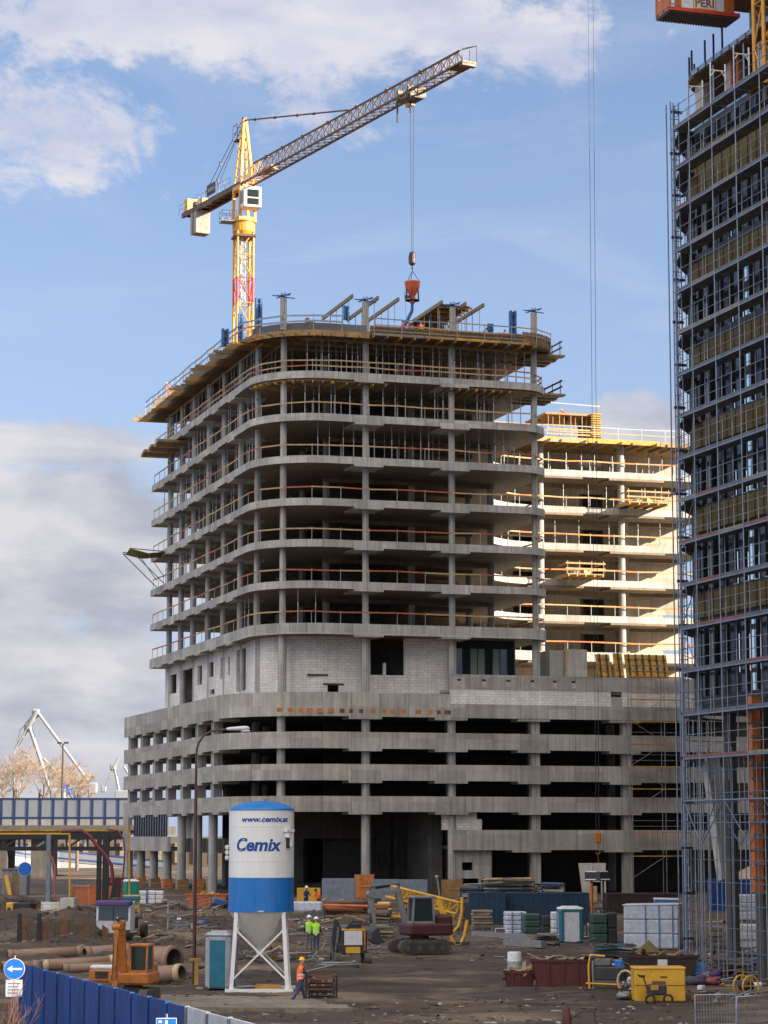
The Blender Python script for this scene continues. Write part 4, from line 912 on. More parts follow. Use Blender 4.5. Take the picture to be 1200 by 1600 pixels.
# ground storeys: open frame with a slanting strut
m = MB(); p0, p1 = (2.6, tb_(1112, 2.6)), (2.6, tb_(1134, 2.6)); m.bar((p0[0], p0[1], h_(10.2)), (p1[0], p1[1], h_(4.4)), .6, .7, 'concrete_pale', (1, 0, 0)); m.build('strut', Tt)
for u, a, w in ((1144, 2.6, .42), (1196, 1.8, .75)):
    m = MB(); b = tb_(u, a); m.box(a - w / 2, a + w / 2, b - w / 2, b + w / 2, 0, h_(12.3), 'concrete_core'); m.build('column', Tt)
m = MB(); b = tb_(1182, 1.0)
for i in range(14): m.box(.8, 1.2, b - .2 - .02 * (i % 2), b + .2, h_(4.0 + i * .62), h_(4.55 + i * .62), 'orange_paint')
for i in range(15): m.box(.72, 1.25, b - .27, b - .2, h_(3.95 + i * .62), h_(4.08 + i * .62), 'timber_old')
m.build('column_form', Tt)
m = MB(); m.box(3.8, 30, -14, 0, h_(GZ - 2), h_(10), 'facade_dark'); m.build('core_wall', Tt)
# set back top floors
us_, PXA = 1073, 2.9
bA = tb_(1078, PXA, 116); zA = tz(1075, 116, PXA); bA += 2.3; zB = zA + 3.7
for z, dy in ((zA, 0), (zB, .6)):
    m = MB(); m.prism(tower_outline(PXA - dy, bA + .4 - dy * 5, 3.2), h_(z - .35), h_(z), 'concrete_core', 'ply_dark'); 
    for i in range(14): m.box(PXA - dy - .1, PXA - dy - .002, bA - 3.4 - dy * 5.5 - i * .9, bA - 2.7 - dy * 5.5 - i * .9, h_(z - .3), h_(z - .05), 'galv')
    m.build('slab', Tt)
for i in range(8): m = MB(); q_ = R(92 + i * 20) if i < 5 else 0; x_, y_ = (PXA + 3.2 + 3.15 * math.cos(q_), bA - 2.8 + 3.15 * math.sin(q_)) if i < 5 else (PXA + .05, bA - 3 - (i - 4) * 1.0); m.box(x_ - .04, x_ + .04, y_ - .04, y_ + .04, h_(zA), h_(zA + 1.15), 'dark_steel'); m.build('post', Tt)
for i in range(7):
    y1 = tb_(1084, 2.2, 140) - i * 1.75; m = MB(); m.box(2.2, 2.23, y1 - 1.68, y1, h_(TOP + .35), h_(TOP + 1.75), 'glass_sheet'); m.box(2.18, 2.26, y1 - 1.75, y1 - 1.68, h_(TOP + .35), h_(TOP + 1.8), 'dark_steel'); m.build('glass_screen', Tt)
for i, u in enumerate((1099, 1148, 1194)):
    m = MB(); b = tb_(u, 3.9, 100); m.box(3.6, 4.2, b - .4, b + .4, h_(TOP + .3), h_(zA - .3), 'concrete_pale'); m.build('column', Tt)
for u in (1114, 1162): b = tb_(u, 3.0, 80); m = MB(); m.tube((3.0, b, h_(TOP + .3)), (3.0, b, h_(zA)), .05, 'galv', 6); m.build('prop', Tt)
for u in (1142, 1152): b = tb_(u, 3.5, 60); m = MB(); m.box(3.45, 3.6, b - .07, b + .07, h_(TOP + 1.5), h_(zA - .36), 'orange_paint'); m.build('column_form', Tt)
m = MB(); m.prism(tower_outline(5.5, bA - 1.5, 3), h_(TOP), h_(zB + 4), 'facade_dark'); m.build('core_wall', Tt)
# loading platform with its maker's board
b_p = tb_(1147, 3.3, 27); zp = at(1147, 27, tw(3.3, b_p, 0).y).z
t = thing('loading_platform', 'orange loading platform with a white lettered board jutting from the top of the tower', 'platform', tw(0, b_p, zp), ROT)
a_l = -.15
m = MB(); m.box(a_l, 3.6, 0, 1.55, 0, .12, 'deck_brown')
for i in range(24): m.box(a_l + .05 + i * .145, a_l + .12 + i * .145, .02, 1.53, -.05, -.001, 'grey_dark')
m.box(a_l - .02, 3.6, -.06, -.002, .02, .2, 'crane_red'); m.build('deck', t)
m = MB(); m.box(a_l, a_l + .06, -.03, 1.55, .2, .85, 'orange_paint')
for y in (-.03, .75, 1.5): m.box(a_l - .02, a_l + .1, y - .05, y + .05, .12, 2.3, 'orange_paint')
m.build('end_gate', t)
for x0, x1 in ((a_l + .62, a_l + .68), (a_l + 1.0, 3.6)): MB().box(x0, x1, 1.5, 1.55, .12, 1.3, 'orange_paint').build('side_rail', t)
for i in range(3): MB().box(a_l, a_l + .65, -.045, -.01, .3 + i * .3, .36 + i * .3, 'orange_paint').build('side_rail', t)
MB().box(2.75, 3.3, -.05, 0, .2, 1.6, 'orange_paint').build('side_panel', t)
m = MB(); m.box(a_l + .66, 2.75, -.055, -.02, .2, 1.75, 'plastic_white'); bd = m.build('board', t)
m = MB(); x0, x1, z0, z1 = 1.1, 2.34, .2, 1.32
for q in ((x0, x1, z0, z0 + .06), (x0, x1, z1 - .06, z1), (x0, x0 + .06, z0 + .06, z1 - .06), (x1 - .06, x1, z0 + .06, z1 - .06)): m.box(q[0], q[1], -.062, -.056, q[2], q[3], 'beam_yellow')
m.build('frame', bd)
text_mb('PERI', .56, 'deck_brown', 0, .018).xf(Matrix.Translation((1.72, -.063, .50)) @ Matrix.Rotation(math.pi / 2, 4, 'X')).build('lettering', bd)
# scaffold
S = thing('tube_scaffold', 'tall blue grey tube scaffold with decks and double guardrails in front of the tower', 'scaffold', (TX, TY, TZ), ROT)
YS = [1.8, 0, -2.5, -5.0, -7.5, -10.0]
hz = lambda u, v, a=0: tz(u, v, a)
for i, y in enumerate(YS):
    MB().tube((0, y, 0), (0, y, h_(TOP + (1.9 if i in (1, 3) else 1.3))), .033, 'galv' if i else 'scaf_blue', 7).build('standard', S)
    MB().tube((.75, y, 0), (.75, y, h_(TOP + 1.2)), .026, 'prop_steel', 6).build('standard', S)
    if i < 5: MB().tube((.85, y - 1.25, h_(9)), (.85, y - 1.25, h_(TOP - .2)), .024, 'prop_steel', 6).build('standard', S)
rs = random.Random(2)
for k, z in enumerate(LIFT):
    if z < 1.6: break
    low = z < 9.5
    for i in range(len(YS) - 1):
        y0, y1 = YS[i + 1], YS[i]
        if not low:
            mt = 'deck_brown' if rs.random() < .22 else 'deck_grey'
            m = MB(); m.box(.02, .78, y0 + .03, y1 - .03, h_(z - .06), h_(z), 'deck_grey'); m.box(-.02, .015, y0 + .03, y1 - .03, h_(z - .02), h_(z + .11), mt if rs.random() < .8 else 'timber_old'); m.box(-.035, -.005, y0, y1, h_(z - .10), h_(z - .03), 'scaf_blue')
            m.build('deck', S)
    if low:
        MB().tube((.75, YS[0], h_(z)), (.75, YS[-1], h_(z)), .03, 'scaf_blue', 6).build('ledger', S); MB().tube((0, YS[0], h_(z - 1)), (0, YS[-1], h_(z - 1)), .024, 'scaf_blue', 6).build('ledger', S)
        MB().tube((0, YS[0], h_(z)), (0, YS[-1], h_(z)), .05, 'scaf_blue', 6).build('ledger', S)
    else:
        for h in (.52, 1.03): MB().tube((-.01, YS[0], h_(z + h)), (-.01, YS[-1], h_(z + h)), .019, 'galv', 5).build('guard_rail', S)
    for y in YS[:5]: 
        m = MB(); m.tube((0, y, h_(z - .1)), (.75, y, h_(z - .1)), .025, 'scaf_blue', 5); m.build('transom', S) if k % 2 == 0 else None
    if low or k in (9, 11, 12): 
        for i in range(0, 4):
            if low or i == 0:
                if low: m = MB(); q_ = (i + k + 1) % 2; m.tube((.75, YS[i] if q_ else YS[i + 1], h_(z - 2)), (.75, YS[i + 1] if q_ else YS[i], h_(z)), .022, 'scaf_blue', 5); m.build('brace', S)
                m = MB(); s_ = (i + k) % 2; m.tube((.0, YS[i] if s_ else YS[i + 1], h_(z - 2)), (.0, YS[i + 1] if s_ else YS[i], h_(z)), .024, 'scaf_blue', 5); m.build('brace', S)
for i in range(9):
    y = 1.2 - i * 1.25
    MB().tube((.38, y, 0), (.38, y, h_(10.4)), .026, 'scaf_blue', 6).build('standard', S)
    if i % 2: MB().tube((1.5, y, 0), (1.5, y, h_(12)), .03, 'galv', 6).build('standard', S)
for i in range(9): MB().tube((.38, 1.8, h_(1.4 + i * 1.0)), (.38, -10, h_(1.4 + i * 1.0)), .018, 'scaf_blue', 5).build('ledger', S)
# top frames
for y in (0, -2.5, -5.0):
    m = MB(); 
    for x in (0, .75): m.tube((x, y + .02, h_(TOP)), (x, y + .02, h_(TOP + 1.95)), .04, 'crane_white', 6)
    m.tube((0, y + .02, h_(TOP + 1.6)), (.75, y + .02, h_(TOP + 1.6)), .035, 'crane_white', 6); m.bar((0, y + .02, h_(TOP + 1.3)), (.2, y + .02, h_(TOP + 1.58)), .05, .05, 'crane_white'); m.bar((.75, y + .02, h_(TOP + 1.3)), (.55, y + .02, h_(TOP + 1.58)), .05, .05, 'crane_white'); m.build('top_frame', S)
# return bay round the far corner and the narrow outer ladder tower
for x, y in ((.55, 2.9), (.95, 4.0), (1.6, 5.0), (2.4, 5.95), (3.4, 6.4), (4.4, 6.6), (1.4, 2.8), (1.85, 4.2), (2.8, 5.3)):
    MB().tube((x, y, 0), (x, y, h_(TOP + .6)), .028, 'prop_steel', 6).build('standard', S)
for k, z in enumerate(LIFT):
    if z < 9.5: break
    m = MB(); m.prism([(.3, 1.81), (1.1, 1.81), (1.7, 3.6), (2.8, 5.2), (4.4, 6.0), (4.4, 6.6), (2.4, 5.9), (1.0, 4.0)], h_(z - .06), h_(z), 'deck_grey', 'black'); m.build('deck', S)
    m = MB(); m.path([(.05, 1.8, h_(z + .95)), (.55, 2.9, h_(z + .95)), (.95, 4.0, h_(z + .95)), (2.4, 5.95, h_(z + .95)), (4.4, 6.6, h_(z + .95))], .02, 'galv', 5); m.build('guard_rail', S)
L_ = thing('ladder_tower', 'slim lattice ladder tower at the far left corner of the scaffold', 'scaffold', tw(-.06, 1.95, TZ), ROT)
for x, y in ((0, 0), (.42, 0), (.42, .5), (0, .5)): MB().tube((x, y, 0), (x, y, h_(TOP + 1.4)), .033, 'scaf_blue', 6).build('standard', L_)
m = MB()
for i in range(82): MB().tube((0, 0, .4 + i * .5), (.42, 0, .4 + i * .5), .018, 'galv', 4).build('rung', L_)
for i in range(41): MB().tube((.42, 0, .6 + i), (.42, .5, 1.1 + i), .018, 'scaf_blue', 4).build('brace', L_)
for i in range(20): MB().cbox((.2 + .1 * (i % 2), -.05, 1.6 + i * 2.06), (.55, .1, .12), 'dark_steel').build('coupler', L_)
# second crane: mast on the tower
t = thing('tower_crane', 'yellow lattice crane mast rising past the top of the scaffolded tower', 'crane', tw(2.1, tb_(1202, 2.1, 90), TOP + .4), ROT)
m = MB(); lattice(m, (0, 0, 0), (0, 0, 12), 1.0, 1.0, 6, .1, .055, 'crane_yellow'); m.build('mast', t)
m = MB(); m.box(-.9, .9, -.9, .9, -.1, .05, 'crane_yellow'); m.build('base_plate', t)
# its hoist ropes hanging in front of the rear wing
yr = 205.0
pT0, pT1, pB = at(916.5, -260, yr), at(925, -260, yr), at(934, 1318, yr)
t = thing('hoist_rope', 'pair of long hoist ropes hanging from above down to an orange hook', 'crane rope', pB)
for q, p in enumerate((pT0, pT1)):
    MB().tube(p - pB, Vector((.12 * (q * 2 - 1), 0, .9)), .02, 'rope', 5).build('rope', t)
m = MB(); m.cbox((0, 0, .5), (.55, .4, .9), 'orange_mach', bev=.08); m.tube((0, 0, .1), (0, 0, -.4), .06, 'orange_mach', 6); m.path([(.0, 0, -.4), (.18, 0, -.6), (.14, 0, -.85), (-.08, 0, -.9), (-.18, 0, -.75)], .055, 'orange_mach', 6); m.build('hook_block', t)
MB().path([(0, 0, -.85), (.05, 0, -1.6), (-.03, 0, -2.4)], .04, 'rust', 5).build('chain', t)
# stepped block added out of frame on the right to shade the site
t = thing('shading_block', 'tall dark unseen block added beyond the right edge to shade the building site', 'building', (0, 0, 0))
m = MB(); m.box(44, 80, 60, 207.5, 0, 76, 'concrete_core'); m.box(44, 80, 207.5, 213.5, 0, 27, 'concrete_core'); m.build('wall', t)
m = MB(); 
for i in range(18): m.box(43.9, 43.97, 60.5, 207, 4 + i * 4, 6.4 + i * 4, 'glass_navy')  # glass bands dressing the added shading block
m.build('shading_block_bands', t)
# ------------------------------------------------------------ tower crane behind the front block
CY = 258.0
zc = lambda v: at(381, v, CY).z
cb = at(381, 330, CY); cb.z = 2.3
K = thing('tower_crane', 'yellow hammerhead tower crane with a red mast section behind the front block', 'crane', cb, ROT)
k_ = lambda z: z - 2.3
def mast(z0, z1, mat, nm='mast_section', n=1):
    m = MB(); lattice(m, (0, 0, k_(z0)), (0, 0, k_(z1)), 1.75, 1.75, n, .14, .07, mat); m.build(nm, K)
zr0, zr1 = zc(475), zc(436)
mast(2.3, zr0 - 9, 'crane_yellow', n=16); mast(zr0 - 9, zr0, 'crane_yellow', n=3); mast(zr0, zr1, 'crane_red'); mast(zr1, zc(364), 'crane_yellow', n=2)
m = MB(); lattice(m, (0, 0, k_(zr0)), (0, 0, k_(zc(364))), .55, .55, 8, .04, .03, 'crane_white'); m.build('ladder', K)
z = k_(zc(362)); m = MB(); m.lathe([(1.05, z - .5), (1.25, z - .1), (1.25, z + .9), (1.4, z + .95), (1.4, z + 1.15), (1.1, z + 1.2)], 'crane_yellow', 20, smooth=False); m.box(-1.15, 1.15, -1.15, 1.15, z - .75, z - .5, 'crane_shade_brown'); m.build('slewing_ring', K)
jd = Vector((24.3, -44.6, 0)).normalized(); jang = math.atan2(jd.y, jd.x) - ROT
J = Matrix.Rotation(jang, 4, 'Z')                       # local x now runs along the jib
def jb(mb, nm, par=None): return mb.xf(J).build(nm, par or K)
zt = k_(zc(292)); zc0, zc1 = k_(zc(331)), k_(zc(301))
m = MB()
for x, y in ((-.9, -.9), (.9, -.9), (.9, .9), (-.9, .9)): m.bar((x, y, z + 1.05), (x * .9, y * .9, zt), .28, .28, 'crane_yellow')
m.box(-1, 1, -1, 1, z + 1.0, z + 1.5, 'crane_yellow'); m.box(-1.0, 1.0, -.95, .95, zt - .5, zt, 'crane_yellow')
jb(m, 'turntable')
# platform at the ring
m = MB(); a_ = Vector((-1, .0, 0)); m.box(-2.6, -1.0, -.8, .8, z + .9, z + 1.0, 'galv')
for x in (-2.6, -1.8, -1.0): 
    for y in (-.8, .8): m.tube((x, y, z + 1), (x, y, z + 2.1), .03, 'galv', 5)
for h in (1.5, 2.1): m.path([(-1, -.8, z + h), (-2.6, -.8, z + h), (-2.6, .8, z + h), (-1, .8, z + h)], .03, 'galv', 5)
m.build('service_platform', K)
# cab
Kc = MB(); cx, cy_ = .35, -1.75
Kc.cbox((cx, cy_, (zc0 + zc1) / 2), (2.0, 1.8, zc1 - zc0 + .1), 'crane_white', bev=.06); cab = Kc.build('cab', K)
MB().box(cx - .62, cx + .68, cy_ - .93, cy_ - .905, zc0 + 1.05, zc1 - .3, 'glass_cab').box(cx - .62, cx + .68, cy_ - .93, cy_ - .905, zc0 + .2, zc0 + .9, 'glass_cab').build('front_window', cab)
MB().box(cx - 1.03, cx - 1.005, cy_ - .55, cy_ + .45, zc0 + .5, zc1 - .35, 'glass_cab').build('side_window', cab)
# head
zap = k_(zc(187)); m = MB()
for y in (-.75, .75):
    m.bar((.75, y, zt), (.1, y * .15, zap), .26, .26, 'crane_yellow'); m.bar((-.85, y, zt), (-.1, y * .15, zap), .22, .22, 'crane_yellow')
for i in range(7):
    f0, f1 = i / 7.5, (i + 1) / 7.5
    for s_ in (-1, 1):
        y0, y1 = .75 * s_ * (1 - f0 * .85), .75 * s_ * (1 - f1 * .85); m.tube((-.85 + .75 * f0, y0, zt + (zap - zt) * f0), (.75 - .65 * f1, y1, zt + (zap - zt) * f1), .05, 'crane_yellow', 5)
    m.tube((-.85 + .75 * f1, -.75 * (1 - f1 * .85), zt + (zap - zt) * f1), (-.85 + .75 * f1, .75 * (1 - f1 * .85), zt + (zap - zt) * f1), .05, 'crane_yellow', 5)
m.cbox((0, 0, zap), (.5, .4, .5), 'crane_shade_brown'); jb(m, 'tower_head')
m = MB(); zq = zap - 2.2; m.box(-1.7, -.5, -.6, .6, zq, zq + .06, 'dark_steel')
for x in (-1.7, -.6):
    for y in (-.6, .6): m.tube((x, y, zq), (x, y, zq + 1.8), .035, 'dark_steel', 5)
for h in (.9, 1.8): m.path([(-.6, -.6, zq + h), (-1.7, -.6, zq + h), (-1.7, .6, zq + h), (-.6, .6, zq + h)], .03, 'dark_steel', 5)
jb(m, 'head_platform')
m = MB()
for i in range(16): m.tube((-1.35, -.2, zt + .5 + i * .45), (-1.35, .2, zt + .5 + i * .45), .02, 'galv', 4)
m.tube((-1.35, -.2, zt), (-1.3, -.2, zq), .03, 'galv', 4); m.tube((-1.35, .2, zt), (-1.3, .2, zq), .03, 'galv', 4); jb(m, 'ladder')
# jib
JL = 48.4; zj = k_(zc(287)) - .3; tipz = zj
m = MB(); N = 30
bc = lambda x: zj + .0 * x
tcz = 2.0
for y in (-.7, .7): m.bar((.9, y, zj), (JL, y, zj), .16, .2, 'crane_shade_brown')
m.bar((2.4, 0, zj + tcz), (JL - 1.2, 0, zj + tcz - .35), .15, .17, 'crane_shade_brown'); m.bar((.9, -.6, zj), (2.4, 0, zj + tcz), .12, .12, 'crane_yellow'); m.bar((.9, .6, zj), (2.4, 0, zj + tcz), .12, .12, 'crane_yellow')
for i in range(N):
    x0 = 1.6 + (JL - 2.6) * i / N; x1 = 1.6 + (JL - 2.6) * (i + 1) / N; xm = (x0 + x1) / 2; zm = zj + tcz - .35 * xm / JL
    mt = 'crane_yellow' if i < 2 else 'crane_shade_brown'
    for y in (-.7, .7): m.tube((x0, y, zj), (xm, 0, zm), .05, mt, 5); m.tube((xm, 0, zm), (x1, y, zj), .05, mt, 5)
    m.tube((x0, -.7, zj), (x1, .7, zj), .045, mt, 4); m.tube((x0, -.7, zj), (x0, .7, zj), .045, mt, 4)
for f in (.12, .2, .3, .42, .55, .68, .82): m.cbox((JL * f, 0, zj + tcz - .35 * f), (.5, .3, .32), 'crane_shade_brown')
jb(m, 'jib')
m = MB(); m.box(JL - 2.2, JL + .5, -.8, .8, zj - .1, zj - .03, 'rust'); m.cbox((JL + .2, 0, zj - .1), (.6, 1.5, .45), 'crane_shade_brown')
for x in (JL - 2.2, JL - .8, JL + .5): m.tube((x, .8, zj), (x, .8, zj + 1.7), .04, 'dark_steel', 5)
m.path([(JL - 1.2, 0, zj + tcz - .35), (JL + .5, .8, zj + 1.7), (JL + .5, -.8, zj + 1.2)], .04, 'dark_steel', 5); jb(m, 'jib_end_platform')
m = MB(); m.box(4.6, 7.6, -.35, .35, zj + .12, zj + .55, 'crane_yellow'); jb(m, 'trolley_winch')
m = MB(); m.tube((2, .2, zj - .3), (37, .2, zj - .35), .035, 'rope', 4); jb(m, 'trolley_rope')
xa = 25.0; za = zj + tcz - .35 * xa / JL
m = MB(); m.tube((.2, .1, zap - .1), (xa, 0, za + .1), .09, 'crane_shade_brown', 6); 
for f in (.1, .3, .52, .68): m.cbox(Vector((.2, .1, zap - .1)).lerp(Vector((xa, 0, za + .1)), f), (.6, .2, .2), 'dark_steel')
jb(m, 'jib_tie'); 
# trolley
tx = 38.0
m = MB(); m.box(tx - 1.6, tx + 1.2, -.85, .85, zj - .55, zj - .25, 'crane_shade_brown'); m.box(tx - 1.3, tx - 1.0, -1, 1, zj - .5, zj + .5, 'crane_shade_brown'); m.box(tx + .7, tx + 1.0, -1, 1, zj - .5, zj + .5, 'crane_shade_brown'); m.cbox((tx - .4, 0, zj - .8), (1.0, .5, .7), 'crane_yellow')
m.tube((tx - 1.5, -.8, zj - .3), (tx - 1.5, -.8, zj - 2.6), .09, 'dark_steel', 5); m.tube((tx + 1.1, -.8, zj - .3), (tx + 1.1, -.8, zj - 2.3), .09, 'dark_steel', 5)
m.box(tx + 1.2, tx + 3.2, -1.5, -.4, zj - 1.4, zj - 1.3, 'dark_steel')
for x in (tx + 1.3, tx + 2.2, tx + 3.2): m.tube((x, -1.5, zj - 1.35), (x, -1.5, zj - .3), .035, 'dark_steel', 4)
m.tube((tx + 1.3, -1.5, zj - .35), (tx + 3.2, -1.5, zj - .35), .035, 'dark_steel', 4); jb(m, 'trolley')
pk = J @ Vector((tx, 0, 0)); yk = (Matrix.Rotation(ROT, 4, 'Z') @ pk) + cb
zh = at(643, 404, yk.y).z
m = MB()
for x in (-.32, .32): m.tube((tx + x, 0, zj - .6), (tx + x * .45, 0, k_(zh) + .6), .03, 'rope', 4)
jb(m, 'hoist_rope')
m = MB(); m.cbox((tx, 0, k_(zh)), (.75, .45, 1.3), 'dark_steel', bev=.15); m.cbox((tx - .05, -.02, k_(zh)), (.78, .3, .8), 'rust'); m.tube((tx, 0, k_(zh) - .6), (tx, 0, k_(zh) - 1.1), .09, 'dark_steel', 6); jb(m, 'hook_block')
# counter jib
m = MB()
for y in (-.75, .75): m.bar((1, y, zj), (-15, y, zj), .3, .55, 'crane_shade_brown')
for i in range(9): m.bar((-1 - i * 1.7, -.75, zj - .1), (-1 - i * 1.7, .75, zj - .1), .15, .2, 'crane_shade_brown')
m.box(-15, 0, -.7, .7, zj + .1, zj + .14, 'ply_dark')
jb(m, 'counter_jib')
m = MB()
for i in range(11):
    for y in (-1.0, 1.0): m.tube((-1.5 - i * 1.4, y, zj + .1), (-1.5 - i * 1.4, y, zj + 1.25), .025, 'galv', 4)
for y in (-1.0, 1.0):
    for h in (.7, 1.25): m.tube((-1.5, y, zj + h), (-15.5, y, zj + h), .025, 'galv', 4)
jb(m, 'walkway_rail')
m = MB(); m.cbox((-11.7, .0, zj - 1.5), (1.6, 1.75, 2.7), 'stone'); m.cbox((-11.7, -.9, zj - 1.5), (.06, .1, 2.7), 'dark_steel'); jb(m, 'counterweight')
m = MB(); m.cbox((-14.4, .0, zj + 1.0), (1.0, 1.3, 1.7), 'crane_yellow'); jb(m, 'winch_house')
m = MB(); m.cbox((-10.6, 0, zj + .6), (1.4, 1.2, .8), 'crane_yellow'); m.tube((-12.4, -.5, zj + .7), (-12.4, .5, zj + .7), .45, 'dark_steel', 12); jb(m, 'hoist_winch')
m = MB(); m.box(-7.6, -5.2, -1.08, -1.03, zj + .45, zj + 1.75, 'dark_steel'); m.box(-7.3, -5.5, -1.09, -1.081, zj + .9, zj + 1.3, 'grey_paint'); jb(m, 'board')
m = MB()
for y in (-.5, .5): m.tube((-.2, y * .3, zap), (-11 - (1.2 if y > 0 else 0), y, zj + .3), .04, 'rope', 5); m.cbox(Vector((-.2, y * .3, zap)).lerp(Vector((-11, y, zj + .3)), .6 + y * .2), (.2, .2, .5), 'dark_steel')
m.tube((-.2, .1, zap), (-7.6, .2, zj + 1.6), .03, 'rope', 4); jb(m, 'pendant_rope')
# concrete bucket hanging on the hook
t = thing('concrete_bucket', 'red concrete bucket with dark hose hanging from the crane hook over the roof', 'bucket', (yk.x, yk.y, at(643, 470, yk.y).z))
s_ = yk.y / 3784.0; hb = 31 * s_
m = MB(); r = 12.4 * s_; m.lathe([(.25, .42), (.32, .55), (r * .94, hb * .68), (r * 1.0, hb * .95), (r * 1.06, hb), (r * .98, hb), (r * .9, hb * .7)], 'bucket_red', 20); m.build('hopper', t)
m = MB(); m.lathe([(r * .95, .0), (r * .95, .08), (r * .88, .08), (r * .88, 0)], 'dark_steel', 20)
for k in range(6): a_ = k * math.pi / 3 + .4; m.tube((r * .92 * math.cos(a_), r * .92 * math.sin(a_), .05), (r * .85 * math.cos(a_), r * .85 * math.sin(a_), hb * .65), .04, 'dark_steel', 5)
m.build('frame', t)
m = MB(); m.lathe([(.24, -.25), (.3, .42)], 'bucket_red', 12); m.cbox((-.5, -.2, .35), (.5, .2, .25), 'dark_steel'); m.build('gate', t)
m = MB()
for k in range(12): a0, a1 = k * math.pi / 6, (k + 1) * math.pi / 6; m.tube((-r * .98, .45 * math.cos(a0), .62 + .45 * math.sin(a0)), (-r * .98, .45 * math.cos(a1), .62 + .45 * math.sin(a1)), .03, 'galv', 4)
for k in range(3): a0 = k * math.pi / 3; m.tube((-r * .98, .45 * math.cos(a0), .62 + .45 * math.sin(a0)), (-r * .98, -.45 * math.cos(a0), .62 - .45 * math.sin(a0)), .02, 'galv', 4)
m.build('hand_wheel', t)
m = MB(); zz_ = zh - 1.2 - t.location.z
for k in range(3): a_ = k * 2.1 + .3; m.tube((0, 0, zz_), (r * math.cos(a_), r * math.sin(a_), hb), .03, 'rope', 5)
m.build('sling', t)
m = MB(); m.path([(0, 0, -.2), (-.05, 0, -1.0), (-.5, .1, -1.9), (-1.0, .2, -2.8)], .13, 'form_blue', 8, .2); m.build('hose', t)
m = MB(); m.tube((-r, 0, .3), (-r + .3, .2, -3.3), .015, 'rope', 4); m.build('pull_rope', t)

# ------------------------------------------------------------ left background: bridge, trees, harbour cranes
YB = 300.0
bl = lambda u, v: at(u, v, YB)
x0, x1 = bl(-60, 1290).x, bl(262, 1290).x; zd = bl(60, 1291).z; zt_ = bl(60, 1248).z
t = thing('road_bridge', 'road bridge with a pale glazed noise barrier on blue posts', 'bridge', ((x0 + x1) / 2, YB, zd)); w = (x1 - x0) / 2
m = MB(); m.box(-w, w, 0, 12, -1.1, 0, 'concrete_core'); m.box(-w, w, -.4, 0, -.5, .12, 'concrete_core'); m.build('deck', t)
sp = m_(20.3, YB); xs_ = bl(2, 1290).x - (x0 + x1) / 2; i = int((-w - xs_) / sp)
H_ = zt_ - zd
while xs_ + i * sp < w - .2:
    x = xs_ + i * sp
    MB().box(x - .14, x + .14, -.3, -.1, 0, H_, 'navy').build('post', t)
    m = MB(); m.box(x + .16, x + sp - .16, -.22, -.17, .12, H_ * .98, 'barrier_glass'); m.build('panel', t); i += 1
for h, q in ((.95, .2), (H_ - .08, .18)): MB().box(-w, w, -.34, -.27, h, h + q, 'navy').build('rail', t)
MB().box(-w, w, -.24, -.16, .12, .9, 'grey_paint').build('base_panel', t)
for u in (85, 20): MB().box(bl(u, 0).x - (x0 + x1) / 2 - 1.2, bl(u, 0).x - (x0 + x1) / 2 + 1.2, 2, 9, 1.0 - zd, -1.1, 'concrete_core').build('pier', t)
# second bridge behind, sunlit
y2 = 380.0; p = at(60, 1345, y2)
t = thing('road_bridge', 'sunlit curved ramp bridge with a blue railing behind the dark gantry', 'bridge', (p.x, y2, p.z))
pts = [(m_(x - 60, y2), y_) for x, y_ in ((5, -9), (40, -3), (90, 1), (150, 3), (260, 4))]
m = MB()
for (xa_, ya_), (xb_, yb_), za_, zb_ in zip(pts, pts[1:], (.6, -.2, -.9, -1.5), (-.2, -.9, -1.5, -2.6)): m.bar((xa_, ya_, za_), (xb_, yb_, zb_), .8, 1.5, 'port_white'); 
m.build('deck', t)
m = MB()
for (xa_, ya_), (xb_, yb_), za_, zb_ in zip(pts, pts[1:], (.6, -.2, -.9, -1.5), (-.2, -.9, -1.5, -2.6)): m.bar((xa_, ya_, za_ + 1.7), (xb_, yb_, zb_ + 1.7), .1, 1.7, 'barrier_glass'); m.bar((xa_, ya_ - .2, za_ + 2.5), (xb_, yb_ - .2, zb_ + 2.5), .12, .16, 'fence_blue'); m.bar((xa_, ya_ - .2, za_ + 1.4), (xb_, yb_ - .2, zb_ + 1.4), .12, .16, 'fence_blue')
m.build('railing', t)
for x in (60, 118, 190): MB().tube((m_(x - 60, y2), 2, 1.0 - p.z), (m_(x - 60, y2), 2, -1.5), .8, 'concrete_pale', 10).build('pier', t)
t = thing('embankment_wall', 'warm sunlit wall under the ramp bridge far behind the site', 'wall', (p.x, 396, 0))
m = MB(); m.box(-14, 30, 0, 1, 1, 5.2, 'rubble_dark'); 
for i in range(14): m.box(-13 + i * 3, -12.2 + i * 3, -.3, 0, 2, 5.3, 'timber_old')
m.build('wall', t)
# street lamp on the bridge
p = at(97, 1248, 310.0)
t = thing('street_lamp', 'dark double armed street lamp on the bridge before the bare trees', 'street lamp', p); hl_ = m_(86, 310)
m = MB(); m.tube((0, 0, -2), (0, 0, hl_), .16, 'dark_steel', 6, .1); m.build('pole', t)
for s_ in (-1, 1): m = MB(); m.tube((0, 0, hl_ - .1), (s_ * .35, 0, hl_ + .05), .05, 'dark_steel', 5); m.cbox((s_ * .45, -.1, hl_ + .1), (.55, .4, .22), 'dark_steel'); m.build('lamp_head', t)
